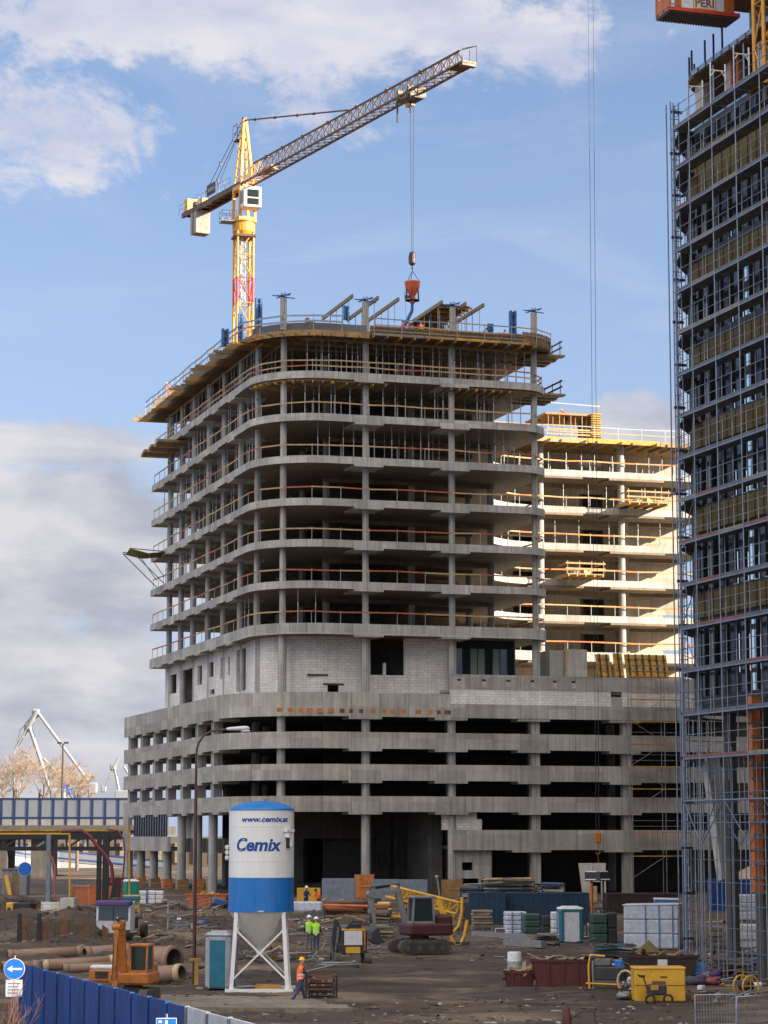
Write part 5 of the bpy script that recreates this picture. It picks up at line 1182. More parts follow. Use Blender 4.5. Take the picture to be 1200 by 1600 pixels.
# bare trees
def tree(u, v0, v1, y, seed, label, spread=1.0, levels=6):
    rg = random.Random(seed); base = at(u, v0, y); Ht = m_(v0 - v1, y) * 1.3; base.z = 1.2; Hg = at(u, v0, y).z - 1.2
    t = thing('bare_tree', label, 'tree', base, 0, 'bare trees behind the bridge'); tr = MB(); cr = MB()
    def grow(p, d, L, r, lv):
        q = p + d * L
        md_ = p.lerp(q, .5) + Vector((rg.uniform(-1, 1), rg.uniform(-1, 1), rg.uniform(-.5, .5))) * L * .07
        if lv >= levels - 2: (tr).path([p, md_, q], r, 'bark', 5, r * .72)
        else: cr.path([p, md_, q], max(r, .022), 'twig', 3, max(r * .6, .015))
        if lv == 0: return
        n = 3 if lv > 1 else 4
        for k in range(n + (lv == levels)):
            ax = Vector((rg.gauss(0, 1), rg.gauss(0, 1), rg.gauss(0, .35))).normalized()
            nd_ = (d * (.95 if k else 1.5) + ax * rg.uniform(.45, .9) * spread + Vector((0, 0, .12))).normalized()
            st = p.lerp(q, 1.0 if k < 2 else rg.uniform(.45, 1.0))
            grow(st, nd_, L * rg.uniform(.66, .86), r * .62, lv - 1)
    tr.tube((0, 0, 0), (0, 0, Hg + Ht * .12), .26, 'bark', 7, .2)
    for k in range(3):
        grow(Vector((0, 0, Hg * .6 + Ht * (.06 + .04 * k))), Vector((rg.uniform(-.45, .45), rg.uniform(-.4, .4), 1)).normalized(), Ht * .24, .14, levels - 1)
    tr.build('trunk', t); cr.build('crown', t)
tree(22, 1250, 1150, 335, 1, 'largest bare tree with a warm twiggy crown behind the bridge', 1.15)
tree(62, 1250, 1143, 342, 5, 'bare tree with a tall twiggy crown under the white harbour crane', 1.0)
tree(122, 1252, 1168, 352, 3, 'smaller bare tree with a warm crown right of the dark street lamp', 1.1)
tree(-18, 1250, 1165, 345, 8, 'bare tree cut by the left edge of the view', 1.15)
# harbour cranes
def harbour(yd, pts, label, name='harbour_crane'):
    o = at(*pts['foot'], yd); o.z = 1.2; t = thing(name, label, 'harbour crane', o, 0, 'white harbour cranes')
    P = lambda q, dy=0: at(q[0], q[1], yd) - o + Vector((0, dy, 0))
    for nm, q0, q1, r in pts['bars']:
        m = MB(); n = 2
        for s_ in (-1, 1): m.tube(P(q0, s_ * .6), P(q1, s_ * .6 * .6), r * .62, 'port_white', 6)
        if r > .3:
            for i in range(8): m.tube(P(q0, -.6).lerp(P(q1, -.36), i / 8), P(q0, .6).lerp(P(q1, .36), (i + 1) / 8), r * .25, 'port_white', 4)
        m.build(nm, t)
    for nm, q, d, mt in pts['boxes']: MB().cbox(P(q), d, mt, bev=.2).build(nm, t)
    return t
harbour(420.0, dict(foot=(88, 1255), bars=[('jib', (58, 1112), (148, 1234), .42), ('luffing_arm', (58, 1112), (43, 1140), .75), ('tie', (44, 1138), (24, 1170), .3), ('mast', (47, 1138), (84, 1250), .5), ('strut', (68, 1185), (96, 1214), .3), ('strut', (140, 1232), (112, 1252), .35), ('pendant', (56, 1112), (30, 1142), .1), ('pendant', (30, 1142), (22, 1180), .1)],
        boxes=[('machine_house', (92, 1243), (2.6, 3, 2.2), 'port_white'), ('cab', (105, 1232), (1.6, 1.6, 2.2), 'sign_blue'), ('counterweight', (145, 1232), (1.6, 1.6, 2.0), 'port_white'), ('head', (56, 1114), (1.3, 1.2, 1.4), 'port_white'), ('joint', (44, 1138), (1.3, 1.2, 1.2), 'grey_paint')]),
        'large white harbour crane with a raised folding jib above the bare trees')
harbour(620.0, dict(foot=(190, 1262), bars=[('mast', (179, 1200), (189, 1250), .55), ('jib', (176, 1202), (186, 1184), .45), ('tie', (176, 1203), (163, 1234), .35), ('pendant', (186, 1184), (170, 1215), .12), ('strut', (194, 1198), (200, 1208), .5)],
        boxes=[('joint', (177, 1199), (1.6, 1.4, 1.6), 'grey_paint'), ('machine_house', (191, 1243), (3.5, 3, 2.6), 'port_white'), ('counterweight', (162, 1233), (1.4, 1.2, 1.6), 'port_white')]),
        'small distant white harbour crane beside the left end of the podium')
# ------------------------------------------------------------ people
def seg_d(p, a, b):
    ab = b - a; t = max(0, min(1, (p - a).dot(ab) / max(ab.length_squared, 1e-9))); return (p - a - ab * t).length
def person(loc, rz, label, jacket, trouser, vest=None, helmet=None, bend=0.0, legs=((0, 0), (0, 0)), arms=((8, 12), (8, 12)), Ht=1.76, drop=0.0):
    """legs / arms: (swing forward, joint bend) in degrees, left then right; bend: torso forward"""
    V = Vector; rx = lambda a: Matrix.Rotation(R(a), 3, 'X')
    pts = []; eds = []; rad = []; bones = []
    def add(p, r, par=None, mat=None):
        pts.append(V(p)); rad.append(r)
        if par is not None: eds.append((par, len(pts) - 1)); bones.append((par, len(pts) - 1, mat))
        return len(pts) - 1
    pel = V((0, 0, .93)); up = rx(-bend) @ V((0, 0, 1)); fw = rx(-bend) @ V((0, 1, 0))
    i0 = add(pel, .15)
    i1 = add(pel + up * .22, .145, i0, jacket); i2 = add(pel + up * .43, .165, i1, jacket); i3 = add(pel + up * .53, .075, i2, jacket)
    i4 = add(pel + up * .60, .056, i3, 'skin'); hu = (up + V((0, 0, 1)) * .5).normalized(); hb = pts[i4]
    i5 = add(hb + hu * .07 + fw * .02, .083, i4, 'skin'); i6 = add(hb + hu * .16 + fw * .025, .092, i5, 'skin'); i7 = add(hb + hu * .225 + fw * .01, .06, i6, 'skin')
    add(hb + hu * .09 + fw * .125, .016, i5, 'skin')
    for s_, (sw, bd) in ((-1, legs[0]), (1, legs[1])):
        hp = add(pel + V((s_ * .095, 0, -.06)), .1, i0, trouser); d = rx(sw) @ V((0, 0, -1)); kn = pts[hp] + d * .41
        k = add(kn, .066, hp, trouser); d2 = rx(sw - bd) @ V((0, 0, -1)); an = kn + d2 * .38
        a = add(an, .048, k, trouser); ft = rx(sw * .3 - bd * .5) @ V((s_ * .03, 1, -.12))
        add(an + ft * .17 + V((0, 0, -.035)), .038, a, 'rubber'); add(an + ft * -.06 + V((0, 0, -.035)), .04, a, 'rubber')
    for s_, (sw, bd) in ((-1, arms[0]), (1, arms[1])):
        sh = add(pts[i2] + V((s_ * .185, 0, .02)), .062, i2, jacket); d = rx(sw) @ V((s_ * .16, 0, -1)).normalized()
        e = add(pts[sh] + d * .28, .045, sh, jacket); d2 = rx(sw + bd) @ V((s_ * .04, 0, -1)).normalized(); w = add(pts[e] + d2 * .25, .034, e, jacket)
        pm = add(pts[w] + d2 * .07, .03, w, 'skin')
        for q in range(4):
            off = V((0, (q - 1.5) * .02, 0)); L = (.075, .085, .08, .062)[q]
            f = add(pts[pm] + off + d2 * (.03 + L * .5), .009, pm, 'skin'); add(pts[f] + (d2 * .8 + V((-s_ * .5, 0, 0))) * L * .5, .0075, f, 'skin')
        th = add(pts[pm] + V((-s_ * .01, .035, 0)) + d2 * .01, .01, pm, 'skin'); add(pts[th] + (d2 + V((-s_ * .3, .4, 0))) * .035, .008, th, 'skin')
    me = bpy.data.meshes.new('body'); me.from_pydata(pts, eds, []); ob = bpy.data.objects.new('body', me); C.objects.link(ob)
    md = ob.modifiers.new('skin', 'SKIN'); md.use_smooth_shade = True
    if not me.skin_vertices: return None
    for sv, r in zip(me.skin_vertices[0].data, rad): sv.radius = (r, r * .82 if r > .12 else r)
    me.skin_vertices[0].data[0].use_root = True
    ob.modifiers.new('sub', 'SUBSURF').levels = 2
    dg = bpy.context.evaluated_depsgraph_get(); m2 = bpy.data.meshes.new_from_object(ob.evaluated_get(dg)); bpy.data.objects.remove(ob); bpy.data.meshes.remove(me)
    mats = list(dict.fromkeys([b[2] for b in bones])); m2.materials.clear()
    for k in mats: m2.materials.append(MT[k])
    vp = []
    for p in m2.polygons:
        c = p.center; bb = min(bones, key=lambda b: seg_d(c, pts[b[0]], pts[b[1]]) - .5 * (rad[b[0]] + rad[b[1]]))
        p.material_index = mats.index(bb[2]); p.use_smooth = True
        if vest and ((bb[0] in (i0, i1, i2) and bb[1] in (i1, i2, i3)) or (bb[0] == i2 and (c - pts[i2]).length < .2)): vp.append(p.index)
    zmin = min(v.co.z for v in m2.vertices)
    sc = Ht / 1.76
    root = thing('person', label, 'person', loc, rz, None); root.scale = (sc, sc, sc)
    b_ = bpy.data.objects.new('body', m2); C.objects.link(b_); b_.parent = root; b_.location.z = -zmin - drop
    if vp:
        mb = MB(); ids = {}
        for i in vp:
            p = m2.polygons[i]; t = (p.center - pel).dot(up); mt = 'reflective' if (.07 < t < .115 or .2 < t < .245) else vest
            mb.add([m2.vertices[k].co + m2.vertices[k].normal * .02 for k in p.vertices], [tuple(range(len(p.vertices)))], mt, True)
        v = mb.build('vest', b_)
    hc = hb + hu * .15 + fw * .02
    rot = Matrix.Translation(hc) @ hu.to_track_quat('Z', 'Y').to_matrix().to_4x4()
    if helmet:
        mb = MB(); mb.lathe([(.135, .035), (.128, .05), (.118, .06), (.112, .1), (.085, .145), (.04, .166), (.001, .17)], helmet, 14); mb.cbox((0, .13, .045), (.16, .1, .012), helmet); mb.xf(rot).build('helmet', b_)
    else:
        mb = MB(); mb.lathe([(.098, .0), (.106, .05), (.09, .1), (.05, .125), (.001, .13)], 'hair', 12); mb.xf(rot @ Matrix.Translation((0, -.018, 0))).build('hair', b_)
    mb = MB()
    for s_ in (-1, 1): mb.ball(hc + fw * .078 + hu * -.015 + V((s_ * .034, 0, 0)), .011, 'hair', 6); mb.ball(hc + V((s_ * .098, 0, 0)) + hu * -.03, .024, 'skin', 6, (1, 1, 1))
    mb.cbox(hc + fw * .085 + hu * -.1, (.045, .012, .01), 'jacket_red'); mb.build('face', b_)
    return root
WALK = ((24, 8), (-22, 18)); STD = ((2, 2), (-2, 3))
person(gr(469, 1564), R(-62), 'worker in orange vest, blue trousers and yellow helmet walking beside the silo', 'jacket_dark', 'denim', 'hi_orange', 'helmet_yellow', 4, WALK, ((18, 40), (30, 40)))
person(gr(483, 1487), R(8), 'left of two workers in yellow green vests standing with backs turned, in dark trousers', 'jacket_dark', 'grey_dark', 'hi_green', 'helmet_white', 2, STD, ((10, 30), (8, 15)))
person(gr(494, 1488), R(-6), 'right of two workers in yellow green vests standing with backs turned, in blue trousers', 'jacket_dark', 'denim', 'hi_green', 'helmet_white', 0, STD, ((6, 10), (12, 40)))
pw = gr(478, 1424); person(pw, R(200), 'worker in dark blue clothes and white helmet by the small yellow container', 'denim', 'denim', None, 'helmet_white', 10, STD, ((30, 50), (30, 40)))
pw = gr(498, 1424); person(pw, R(150), 'worker in an orange jacket bending beside the small yellow container', 'hi_orange', 'denim', None, None, 35, STD, ((40, 30), (40, 30)))
RZ = ZR
def rp(u, b): return lw(col_a(u, b, 510), b, RZ)
person(rp(631, 2.0), R(20), 'worker in a dark red jacket left of the bucket hose on the roof', 'jacket_red', 'denim', None, None, 10, STD, ((40, 30), (40, 30)))
person(rp(640, 2.2), R(200), 'worker in a red jacket right of the bucket hose on the roof', 'jacket_red', 'denim', None, 'helmet_white', 20, STD, ((40, 30), (40, 30)))
person(rp(659, 1.6), R(10), 'worker in a bright orange jacket before the plywood shelter on the roof', 'hi_orange', 'denim', None, 'grey_dark', 25, STD, ((20, 30), (20, 30)), 1.85)
person(rp(752, 2.0), R(-80), 'bending worker in a faded red jacket left of the short blue column form', 'orange_paint', 'denim', None, None, 40, STD, ((40, 10), (40, 10)))
person(rp(781, 2.0), R(-60), 'bending worker in an orange jacket beside the right timber box on the roof', 'hi_orange', 'denim', None, None, 45, STD, ((40, 10), (40, 10)))
person(lw(-.6, col_b(266, -.6, 620), RZ), R(140), 'worker in an orange jacket crouching at the left edge of the roof', 'hi_orange', 'hi_orange', None, 'helmet_yellow', 45, ((50, 60), (45, 60)), ((50, 20), (40, 20)))
person(lw(col_a(885, WB + 2, 645), WB + 2, zw + hb), R(60), 'bending worker in an orange jacket on top of the sunlit wall form of the wing', 'hi_orange', 'denim', None, 'helmet_yellow', 50, STD, ((50, 10), (40, 20)))
# ------------------------------------------------------------ silo
def fit(mb, width):
    xs = [p[0] for p in mb.v]; k = width / (max(xs) - min(xs)); c = (max(xs) + min(xs)) / 2
    mb.v = [((x - c) * k, y, z) for x, y, z in mb.v]; return mb
so = gr(407, 1549); ks = 3784 / so.y
t = thing('cement_silo', 'white and blue cement silo on white braced legs with blue lettering', 'silo', so); zs = lambda v: (1549 - v) / ks
rr = 50.8 / ks
m = MB(); m.lathe([(rr, zs(1375)), (rr, zs(1270.5))], 'silo_white', 48); 
for v in (1297, 1322, 1350): m.lathe([(rr + .004, zs(v)), (rr + .012, zs(v) + .015), (rr + .004, zs(v) + .03)], 'silo_white', 48)
body = m.build('tank', t)
m = MB(); m.lathe([(rr + .006, zs(1427)), (rr + .006, zs(1375))], 'silo_blue', 48); m.lathe([(rr + .03, zs(1427.5)), (rr + .03, zs(1425.5))], 'silo_blue', 48); m.box(-.06, .18, -rr - .05, -rr - .02, zs(1427), zs(1425), 'plastic_white'); m.build('blue_band', t)
m = MB(); m.lathe([(rr + .03, zs(1271.5)), (rr + .03, zs(1270)), (rr * .97, zs(1268)), (rr * .8, zs(1263.5)), (rr * .55, zs(1259.5)), (rr * .25, zs(1257.6)), (.001, zs(1257))], 'silo_blue', 48); m.tube((.15, -.2, zs(1258)), (.15, -.2, zs(1254)), .03, 'silo_blue', 6); m.build('dome', t)
m = MB(); m.lathe([(.2, zs(1492)), (.2, zs(1484)), (.45, zs(1477)), (rr * .98, zs(1427.5))], 'silo_cone', 40); m.build('cone', t)
def wrap(mb, u, v, nm):
    a0 = math.asin(max(-1, min(1, (u - 407) / ks / rr))); z = zs(v)
    mb.v = [((rr + .012) * math.sin(a0 + p[0] / rr), -(rr + .012) * math.cos(a0 + p[0] / rr), z + p[1]) for p in mb.v]; return mb.build(nm, body)
asn = lambda u: math.asin((u - 407) / ks / rr) * rr
wrap(fit(text_mb('www.cemix.at', .30, 'letter_blue', .22, .010), asn(449) - asn(379)), 407 + 50.8 * math.sin((asn(449) + asn(379)) / 2 / rr), 1286, 'lettering')
wrap(fit(text_mb('Cemix', .72, 'letter_blue', .22, .024), asn(440) - asn(371)), 407 + 50.8 * math.sin((asn(440) + asn(371)) / 2 / rr), 1325.5, 'lettering')
a_ = math.asin(42 / 50.8); m = MB(); c_ = Vector((rr * math.sin(a_), -rr * math.cos(a_), 0))
m.cbox(c_ + Vector((0, -.05, zs(1302.5))), (.5, .35, .12), 'silo_white', (0, 0, a_)); m.tube(c_ + Vector((0, -.06, zs(1306))), c_ + Vector((-.02, -.1, zs(1314))), .13, 'silo_white', 10); m.cbox(c_ + Vector((.0, -.03, zs(1321))), (.17, .1, .48), 'dark_steel', (0, 0, a_)); m.cbox(c_ + Vector((.11, .04, zs(1318))), (.08, .2, .5), 'silo_white', (0, 0, a_)); m.build('hatch', t)
m = MB()
for v, q in ((1329, .1), (1337, .14), (1345, .09)): m.cbox((-rr - .06, -.25, zs(v)), (.16, .2, .16), 'plastic_white', bev=.03)
m.tube((-rr - .05, -.25, zs(1325)), (-rr - .08, -.25, zs(1349)), .04, 'plastic_white', 6); m.build('pipe_fitting', t)
LEG = {}
for sx_, sy in ((-1, -1), (1, -1), (1, 1), (-1, 1)):
    p1 = Vector((sx_ * .97, sy * .88, zs(1428))); p0 = Vector((sx_ * 1.15, sy * 1.05, .12)); LEG[sx_, sy] = (p0, p1)
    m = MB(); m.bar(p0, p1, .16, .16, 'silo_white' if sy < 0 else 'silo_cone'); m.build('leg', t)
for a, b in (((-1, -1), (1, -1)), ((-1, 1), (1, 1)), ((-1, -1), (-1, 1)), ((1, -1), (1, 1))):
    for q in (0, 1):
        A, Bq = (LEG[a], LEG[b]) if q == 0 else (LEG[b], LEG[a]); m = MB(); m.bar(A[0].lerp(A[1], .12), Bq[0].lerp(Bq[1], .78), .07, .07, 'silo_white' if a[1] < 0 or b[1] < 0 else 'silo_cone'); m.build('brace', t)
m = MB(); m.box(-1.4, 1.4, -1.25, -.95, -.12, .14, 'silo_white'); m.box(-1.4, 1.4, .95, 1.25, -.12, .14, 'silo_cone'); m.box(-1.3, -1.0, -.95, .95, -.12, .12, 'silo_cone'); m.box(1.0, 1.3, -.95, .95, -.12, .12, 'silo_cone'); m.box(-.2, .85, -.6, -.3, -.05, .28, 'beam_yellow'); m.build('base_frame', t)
# ------------------------------------------------------------ street lamp by the silo
o = gr(303, 1541); k = 3784 / o.y; hz_ = lambda v: (1541 - v) / k
t = thing('street_lamp', 'tall dark red street lamp with a curved arm and grey head left of the silo', 'street lamp', o)
MB().tube((0, 0, -.2), (0, 0, hz_(1240)), .085, 'lamp_red', 10, .07).tube((0, 0, hz_(1242)), (0, 0, hz_(1190)), .062, 'lamp_red', 10, .05).build('pole', t)
MB().path([(0, 0, hz_(1191)), (.02, 0, hz_(1178)), (.1, 0, hz_(1168)), (.3, 0, hz_(1157)), (.65, 0, hz_(1150)), (1.0, 0, hz_(1148)), (1.5, 0, hz_(1146.5))], .048, 'lamp_red', 8).build('arm', t)
m = MB(); m.lathe([(.001, -.05), (.08, 0), (.11, .15), (.13, .5), (.15, .75), (.12, .92), (.001, 1.0)], 'lamp_glass', 14)
m.xf(Matrix.Translation((1.32, 0, hz_(1146.5))) @ Matrix.Rotation(R(88), 4, 'Y') @ Matrix.Scale(.75, 4, (1, 0, 0))).build('lamp_head', t)
m = MB(); m.ball((2.12, 0, hz_(1149.5)), .13, 'lamp_glass', 10, (1.7, 1, .7)); m.build('lamp_glass', t)
MB().box(.03, .2, -.2, -.03, -.1, 1.1, 'beam_yellow').cbox((.05, -.15, 1.05), (.5, .05, .12), 'beam_yellow').build('wooden_post', t)
# ------------------------------------------------------------ builders for site things
def pt(u, v): return gr(u, v)
def toilet(u, v, h, w, c1, c2, label, rz=0.0, roof='toilet_grey'):
    o = pt(u, v); t = thing('portable_toilet', label, 'toilet', o, rz, None); k = w / 2
    m = MB(); m.cbox((0, 0, h * .47), (w, w, h * .9), c1, bev=.08)
    for i in range(5): m.box(-k * .85, k * .85, k, k + .02, .2 + i * h * .17, .28 + i * h * .17, c1)
    for s_ in (-1, 1):
        for i in range(3): m.box(s_ * k - .015, s_ * k + .015, -k * .7 + i * k * .55, -k * .5 + i * k * .55, .15, h * .85, c2 if i == 1 else c1)
    m.build('cabin', t)
    MB().box(-k * .62, k * .62, -k - .025, -k - .002, .1, h * .86, c2).build('door', t)
    m = MB(); m.box(-k * .72, -k * .62, -k - .03, -k, .05, h * .9, c1); m.box(k * .62, k * .72, -k - .03, -k, .05, h * .9, c1); m.box(-k * .72, k * .72, -k - .03, -k, h * .86, h * .92, c1); m.build('door_frame', t)
    m = MB(); m.cbox((0, 0, h * .95), (w * 1.04, w * 1.04, h * .09), roof, bev=.1); m.cbox((0, 0, h * 1.0), (w * .7, w * .7, .1), roof, bev=.04); m.build('roof', t)
    return t
toilet(346, 1548, 2.35, 1.12, 'toilet_grey', 'teal', 'grey portable toilet with a dark teal door panel left of the silo legs', R(-14))
t = toilet(891, 1475, 2.0, 1.35, 'teal', 'plastic_white', 'teal and white portable toilet with a rounded roof before dark glass racks', R(4), 'plastic_white')
toilet(203, 1421, 2.1, 1.1, 'green_cabin', 'green_cabin', 'bright green portable toilet under the yellow gate at the left', R(25), 'plastic_white')
def container(u0, u1, v, hpx, d, mat, label, cat='container', name='shipping_container', dy=0.0):
    o = pt((u0 + u1) / 2, v); w = m_(u1 - u0, o.y); h = m_(hpx, o.y); t = thing(name, label, cat, o, dy)
    m = MB(); m.box(-w / 2, w / 2, 0, d, 0, h, mat); n = max(4, int(w / .32))
    for i in range(n): x = -w / 2 + w * (i + .25) / n; m.box(x, x + w / n * .5, -.035, 0, .12, h - .12, mat)
    m.build('body', t); m = MB()
    for x in (-w / 2, w / 2 - .12): m.box(x, x + .12, -.05, .01, 0, h + .03, mat)
    m.box(-w / 2 + .12, w / 2 - .12, -.05, -.036, h - .12, h + .02, mat); m.box(-w / 2 + .12, w / 2 - .12, -.05, -.036, 0, .12, mat); m.build('frame', t)
    return t
container(788, 921, 1446, 49, 2.4, 'container_blue', 'long dark blue steel container below the heaps of material')
t = container(733, 790, 1448, 49, 2.4, 'container_blue', 'short dark blue steel container end beside the long blue container')
container(948, 1062, 1428, 32, 2.4, 'skip_brown', 'dark maroon steel container behind the plastic wrapped pallet')
container(1112, 1185, 1424, 48, 2.4, 'fence_blue', 'deep blue container standing inside the scaffold at the right')
container(464, 500, 1410, 22, 1.6, 'yellow_paint', 'small yellow container behind two workers right of the silo')
def skip(u, v, wpx, hpx, d, mat, label, rz=0.0, fill='timber_old', n=26, seed=1):
    o = pt(u, v); w = m_(wpx, o.y); h = m_(hpx, o.y); t = thing('skip_container', label, 'skip', o, rz); k = w / 2
    m = MB(); pl = [(-k * .8, 0), (k * .8, 0), (k, h), (-k, h)]; q = .05
    m.yprism([(-k * .8, 0), (-k * .8 + q, q), (-k + q, h), (-k, h)], 0, d, mat); m.yprism([(k * .8 - q, q), (k * .8, 0), (k, h), (k - q, h)], 0, d, mat); m.yprism([(-k * .8, 0), (k * .8, 0), (k * .8 - q, q), (-k * .8 + q, q)], 0, d, mat)
    m.yprism([(-k * .79, .01), (k * .79, .01), (k * .99, h - .01), (-k * .99, h - .01)], .0, .05, mat); m.yprism([(-k * .79, .01), (k * .79, .01), (k * .99, h - .01), (-k * .99, h - .01)], d - .05, d, mat)
    m.box(-k - .04, k + .04, -.05, -.001, h - .1, h + .02, mat); m.build('body', t)
    for x in (-.45, 0, .45): MB().box(k * x - .05, k * x + .05, -.055, -.002, .05, h - .11, mat).build('rib', t)
    for s_ in (-1, 1): MB().tube((s_ * (k * .9 + .02), d * .5, h * .55), (s_ * (k * .9 + .14), d * .5, h * .55), .06, mat, 8).build('lug', t)
    rg = random.Random(seed); m = MB(); m.box(-k * .93, k * .93, .06, d - .06, h * .55, h * .82, 'rubble_dark')
    for i in range(n):
        c = Vector((rg.uniform(-.75, .75) * k, rg.uniform(.25, d - .25), h * .85 + rg.uniform(0, .22)))
        m.cbox(c, (rg.uniform(.4, 1.5), rg.uniform(.08, .22), rg.uniform(.02, .06)), rg.choice([fill, 'timber', 'timber_old', 'ply', 'stone']), (rg.uniform(-.5, .5), rg.uniform(-.45, .45), rg.uniform(0, 3)))
    f = m.build('waste', t); f['kind'] = 'stuff'
    return t
skip(880, 1547, 100, 46, 1.9, 'skip_red', 'large dark red skip full of waste timber', R(-8), n=40)
skip(812, 1545, 48, 27, 1.3, 'skip_red', 'small dark red skip beside the large red skip', R(-4), 'ply', 14, 3)
skip(146, 1414, 68, 28, 1.8, 'orange_paint', 'orange skip under the gantry, beneath the pink hose', R(5), n=12, seed=4)
skip(185, 1405, 40, 32, 2.0, 'mach_red', 'rusty red skip behind the orange skip under the gantry', R(0), n=8, seed=5)
skip(322, 1422, 66, 24, 1.9, 'orange_paint', 'orange skip at the foot of the building behind the silo', R(-6), n=16, seed=6)
skip(1036, 1526, 112, 34, 2.2, 'skip_brown', 'low dark brown tub skip behind the yellow box', R(2), 'rust', 16, 7)
o = pt(1020, 1510)
t = thing('paper_notice', 'white paper notice stuck on the low brown tub skip', 'notice', pt(1035, 1526) + Vector((.0, -.12, .55))); MB().box(-.22, .22, -.004, .004, 0, .28, 'paper').build('sheet', t)
o = pt(804, 1517); t = thing('plastic_drum', 'grey white plastic drum behind the small red skip', 'drum', o); MB().lathe([(.3, 0), (.33, .05), (.33, .4), (.35, .42), (.33, .45), (.33, .8), (.3, .86), (.001, .86)], 'plastic_white', 18).build('drum', t); MB().lathe([(.34, .1), (.345, .12), (.34, .14)], 'grey_paint', 18).build('hoop', t)
def pallet(u, v, wpx, hpx, d, mat, label, strap=None, rz=0.0, rows=4, lumpy=.05, seed=1, top=None, group=None, name='wrapped_pallet', cat='pallet'):
    o = pt(u, v); w = m_(wpx, o.y); h = m_(hpx, o.y); t = thing(name, label, cat, o, rz, group); rg = random.Random(seed)
    m = MB()
    for i in range(3): m.box(-w / 2 + i * (w - .12) / 2, -w / 2 + .12 + i * (w - .12) / 2, -.02, d, 0, .1, 'timber_old')
    m.box(-w / 2, w / 2, -.02, d, .1, .13, 'timber_old'); m.build('pallet_base', t)
    m = MB(); hh = (h - .13) / rows
    for r_ in range(rows):
        a, b = rg.uniform(-lumpy, lumpy), rg.uniform(-lumpy, lumpy); m.cbox((a * .5, d / 2 + b * .5, .13 + hh * (r_ + .5)), (w * (.97 + a * .3), d * .97, hh * .97), mat, (0, 0, a * .3), bev=min(.06, hh * .3))
    m.build('load', t)
    if top: m = MB(); m.cbox((0, d / 2, h + .02), (w * 1.01, d * 1.01, .09), top, (0, rg.uniform(-.02, .02), 0), bev=.03); m.build('cover', t)
    if strap:
        for x in strap[1]: MB().box(x * w - .035, x * w + .035, -.012, d * .5, .14, h - .01, strap[0]).build('strap', t)
    return t
pallet(1018, 1486, 88, 70, 2.0, 'wrap_white', 'big pallet wrapped in clear and blue plastic left of the scaffold', ('wrap_blue', (-.1, .14, .38)), R(-12), 3, .03, 3, 'wrap_white')
pallet(1044, 1480, 40, 72, 2.0, 'wrap_blue', 'blue wrapped pallet directly behind the big plastic wrapped pallet', None, R(-4), 3, .03, 4, 'wrap_white')
pallet(807, 1462, 32, 38, 1.3, 'wrap_white', 'white wrapped pallet left of the dark green glass packs', ('wrap_blue', (-.2, .25)), R(6), 5, .06, 5)
pallet(833, 1464, 26, 34, 1.3, 'green_dark', 'dark green glass pack beside the white wrapped pallet', None, R(4), 3, .02, 6)
pallet(858, 1466, 20, 36, 1.3, 'black', 'black glass pack left of the teal portable toilet', None, 0, 2, .02, 7)
pallet(938, 1478, 26, 50, 1.3, 'green_dark', 'green glass pack right of the teal portable toilet', None, R(3), 3, .02, 8)
pallet(958, 1478, 14, 52, 1.3, 'black', 'tall black glass pack left of the big plastic wrapped pallet', None, 0, 2, .02, 9)
pallet(874, 1468, 24, 42, 1.2, 'plastic_white', 'pale crate stack partly behind the teal portable toilet', None, 0, 3, .03, 10)
pallet(1168, 1440, 46, 42, 1.3, 'wrap_white', 'upper white bags on a pallet seen through the scaffold', None, R(4), 3, .12, 11)
pallet(1172, 1484, 46, 40, 1.2, 'plastic_white', 'lower white bags on a pallet seen through the scaffold', None, R(-4), 3, .12, 12)
pallet(1120, 1484, 22, 36, 1.2, 'timber_old', 'brown crates stacked on a pallet inside the scaffold', None, 0, 4, .1, 13)
pallet(222, 1415, 13, 23, 1.0, 'plastic_white', 'pale packed blocks with a blue strip, left of three at the podium', ('sign_blue', (-.4,)), 0, 3, .02, 14)
pallet(236, 1415, 13, 23, 1.0, 'plastic_white', 'pale packed blocks with a blue strip, middle of three at the podium', ('sign_blue', (-.4,)), 0, 3, .02, 15)
pallet(249, 1415, 12, 22, 1.0, 'plastic_white', 'plain pale packed blocks, right of three at the podium', None, 0, 3, .02, 16)
pallet(754, 1452, 32, 30, 1.2, 'timber_old', 'stack of timber and boards before the short blue container', None, R(3), 6, .12, 17, name='timber_stack', cat='timber stack')
o = pt(782, 1464); t = thing('site_heater', 'dark box machine with a white frame before the blue containers', 'machine', o); w = m_(17, o.y); MB().cbox((0, .3, w * .42), (w, .8, w * .8), 'grey_dark', bev=.03).build('housing', t); m = MB()
for q in ((-w / 2, w / 2, .03, .1), (-w / 2, w / 2, w * .78, w * .86)): m.box(q[0], q[1], -.14, -.08, q[2], q[3], 'plastic_white')
for x in (-w / 2, w / 2 - .06): m.box(x, x + .06, -.145, -.075, .05, w * .84, 'plastic_white')
m.build('frame', t)
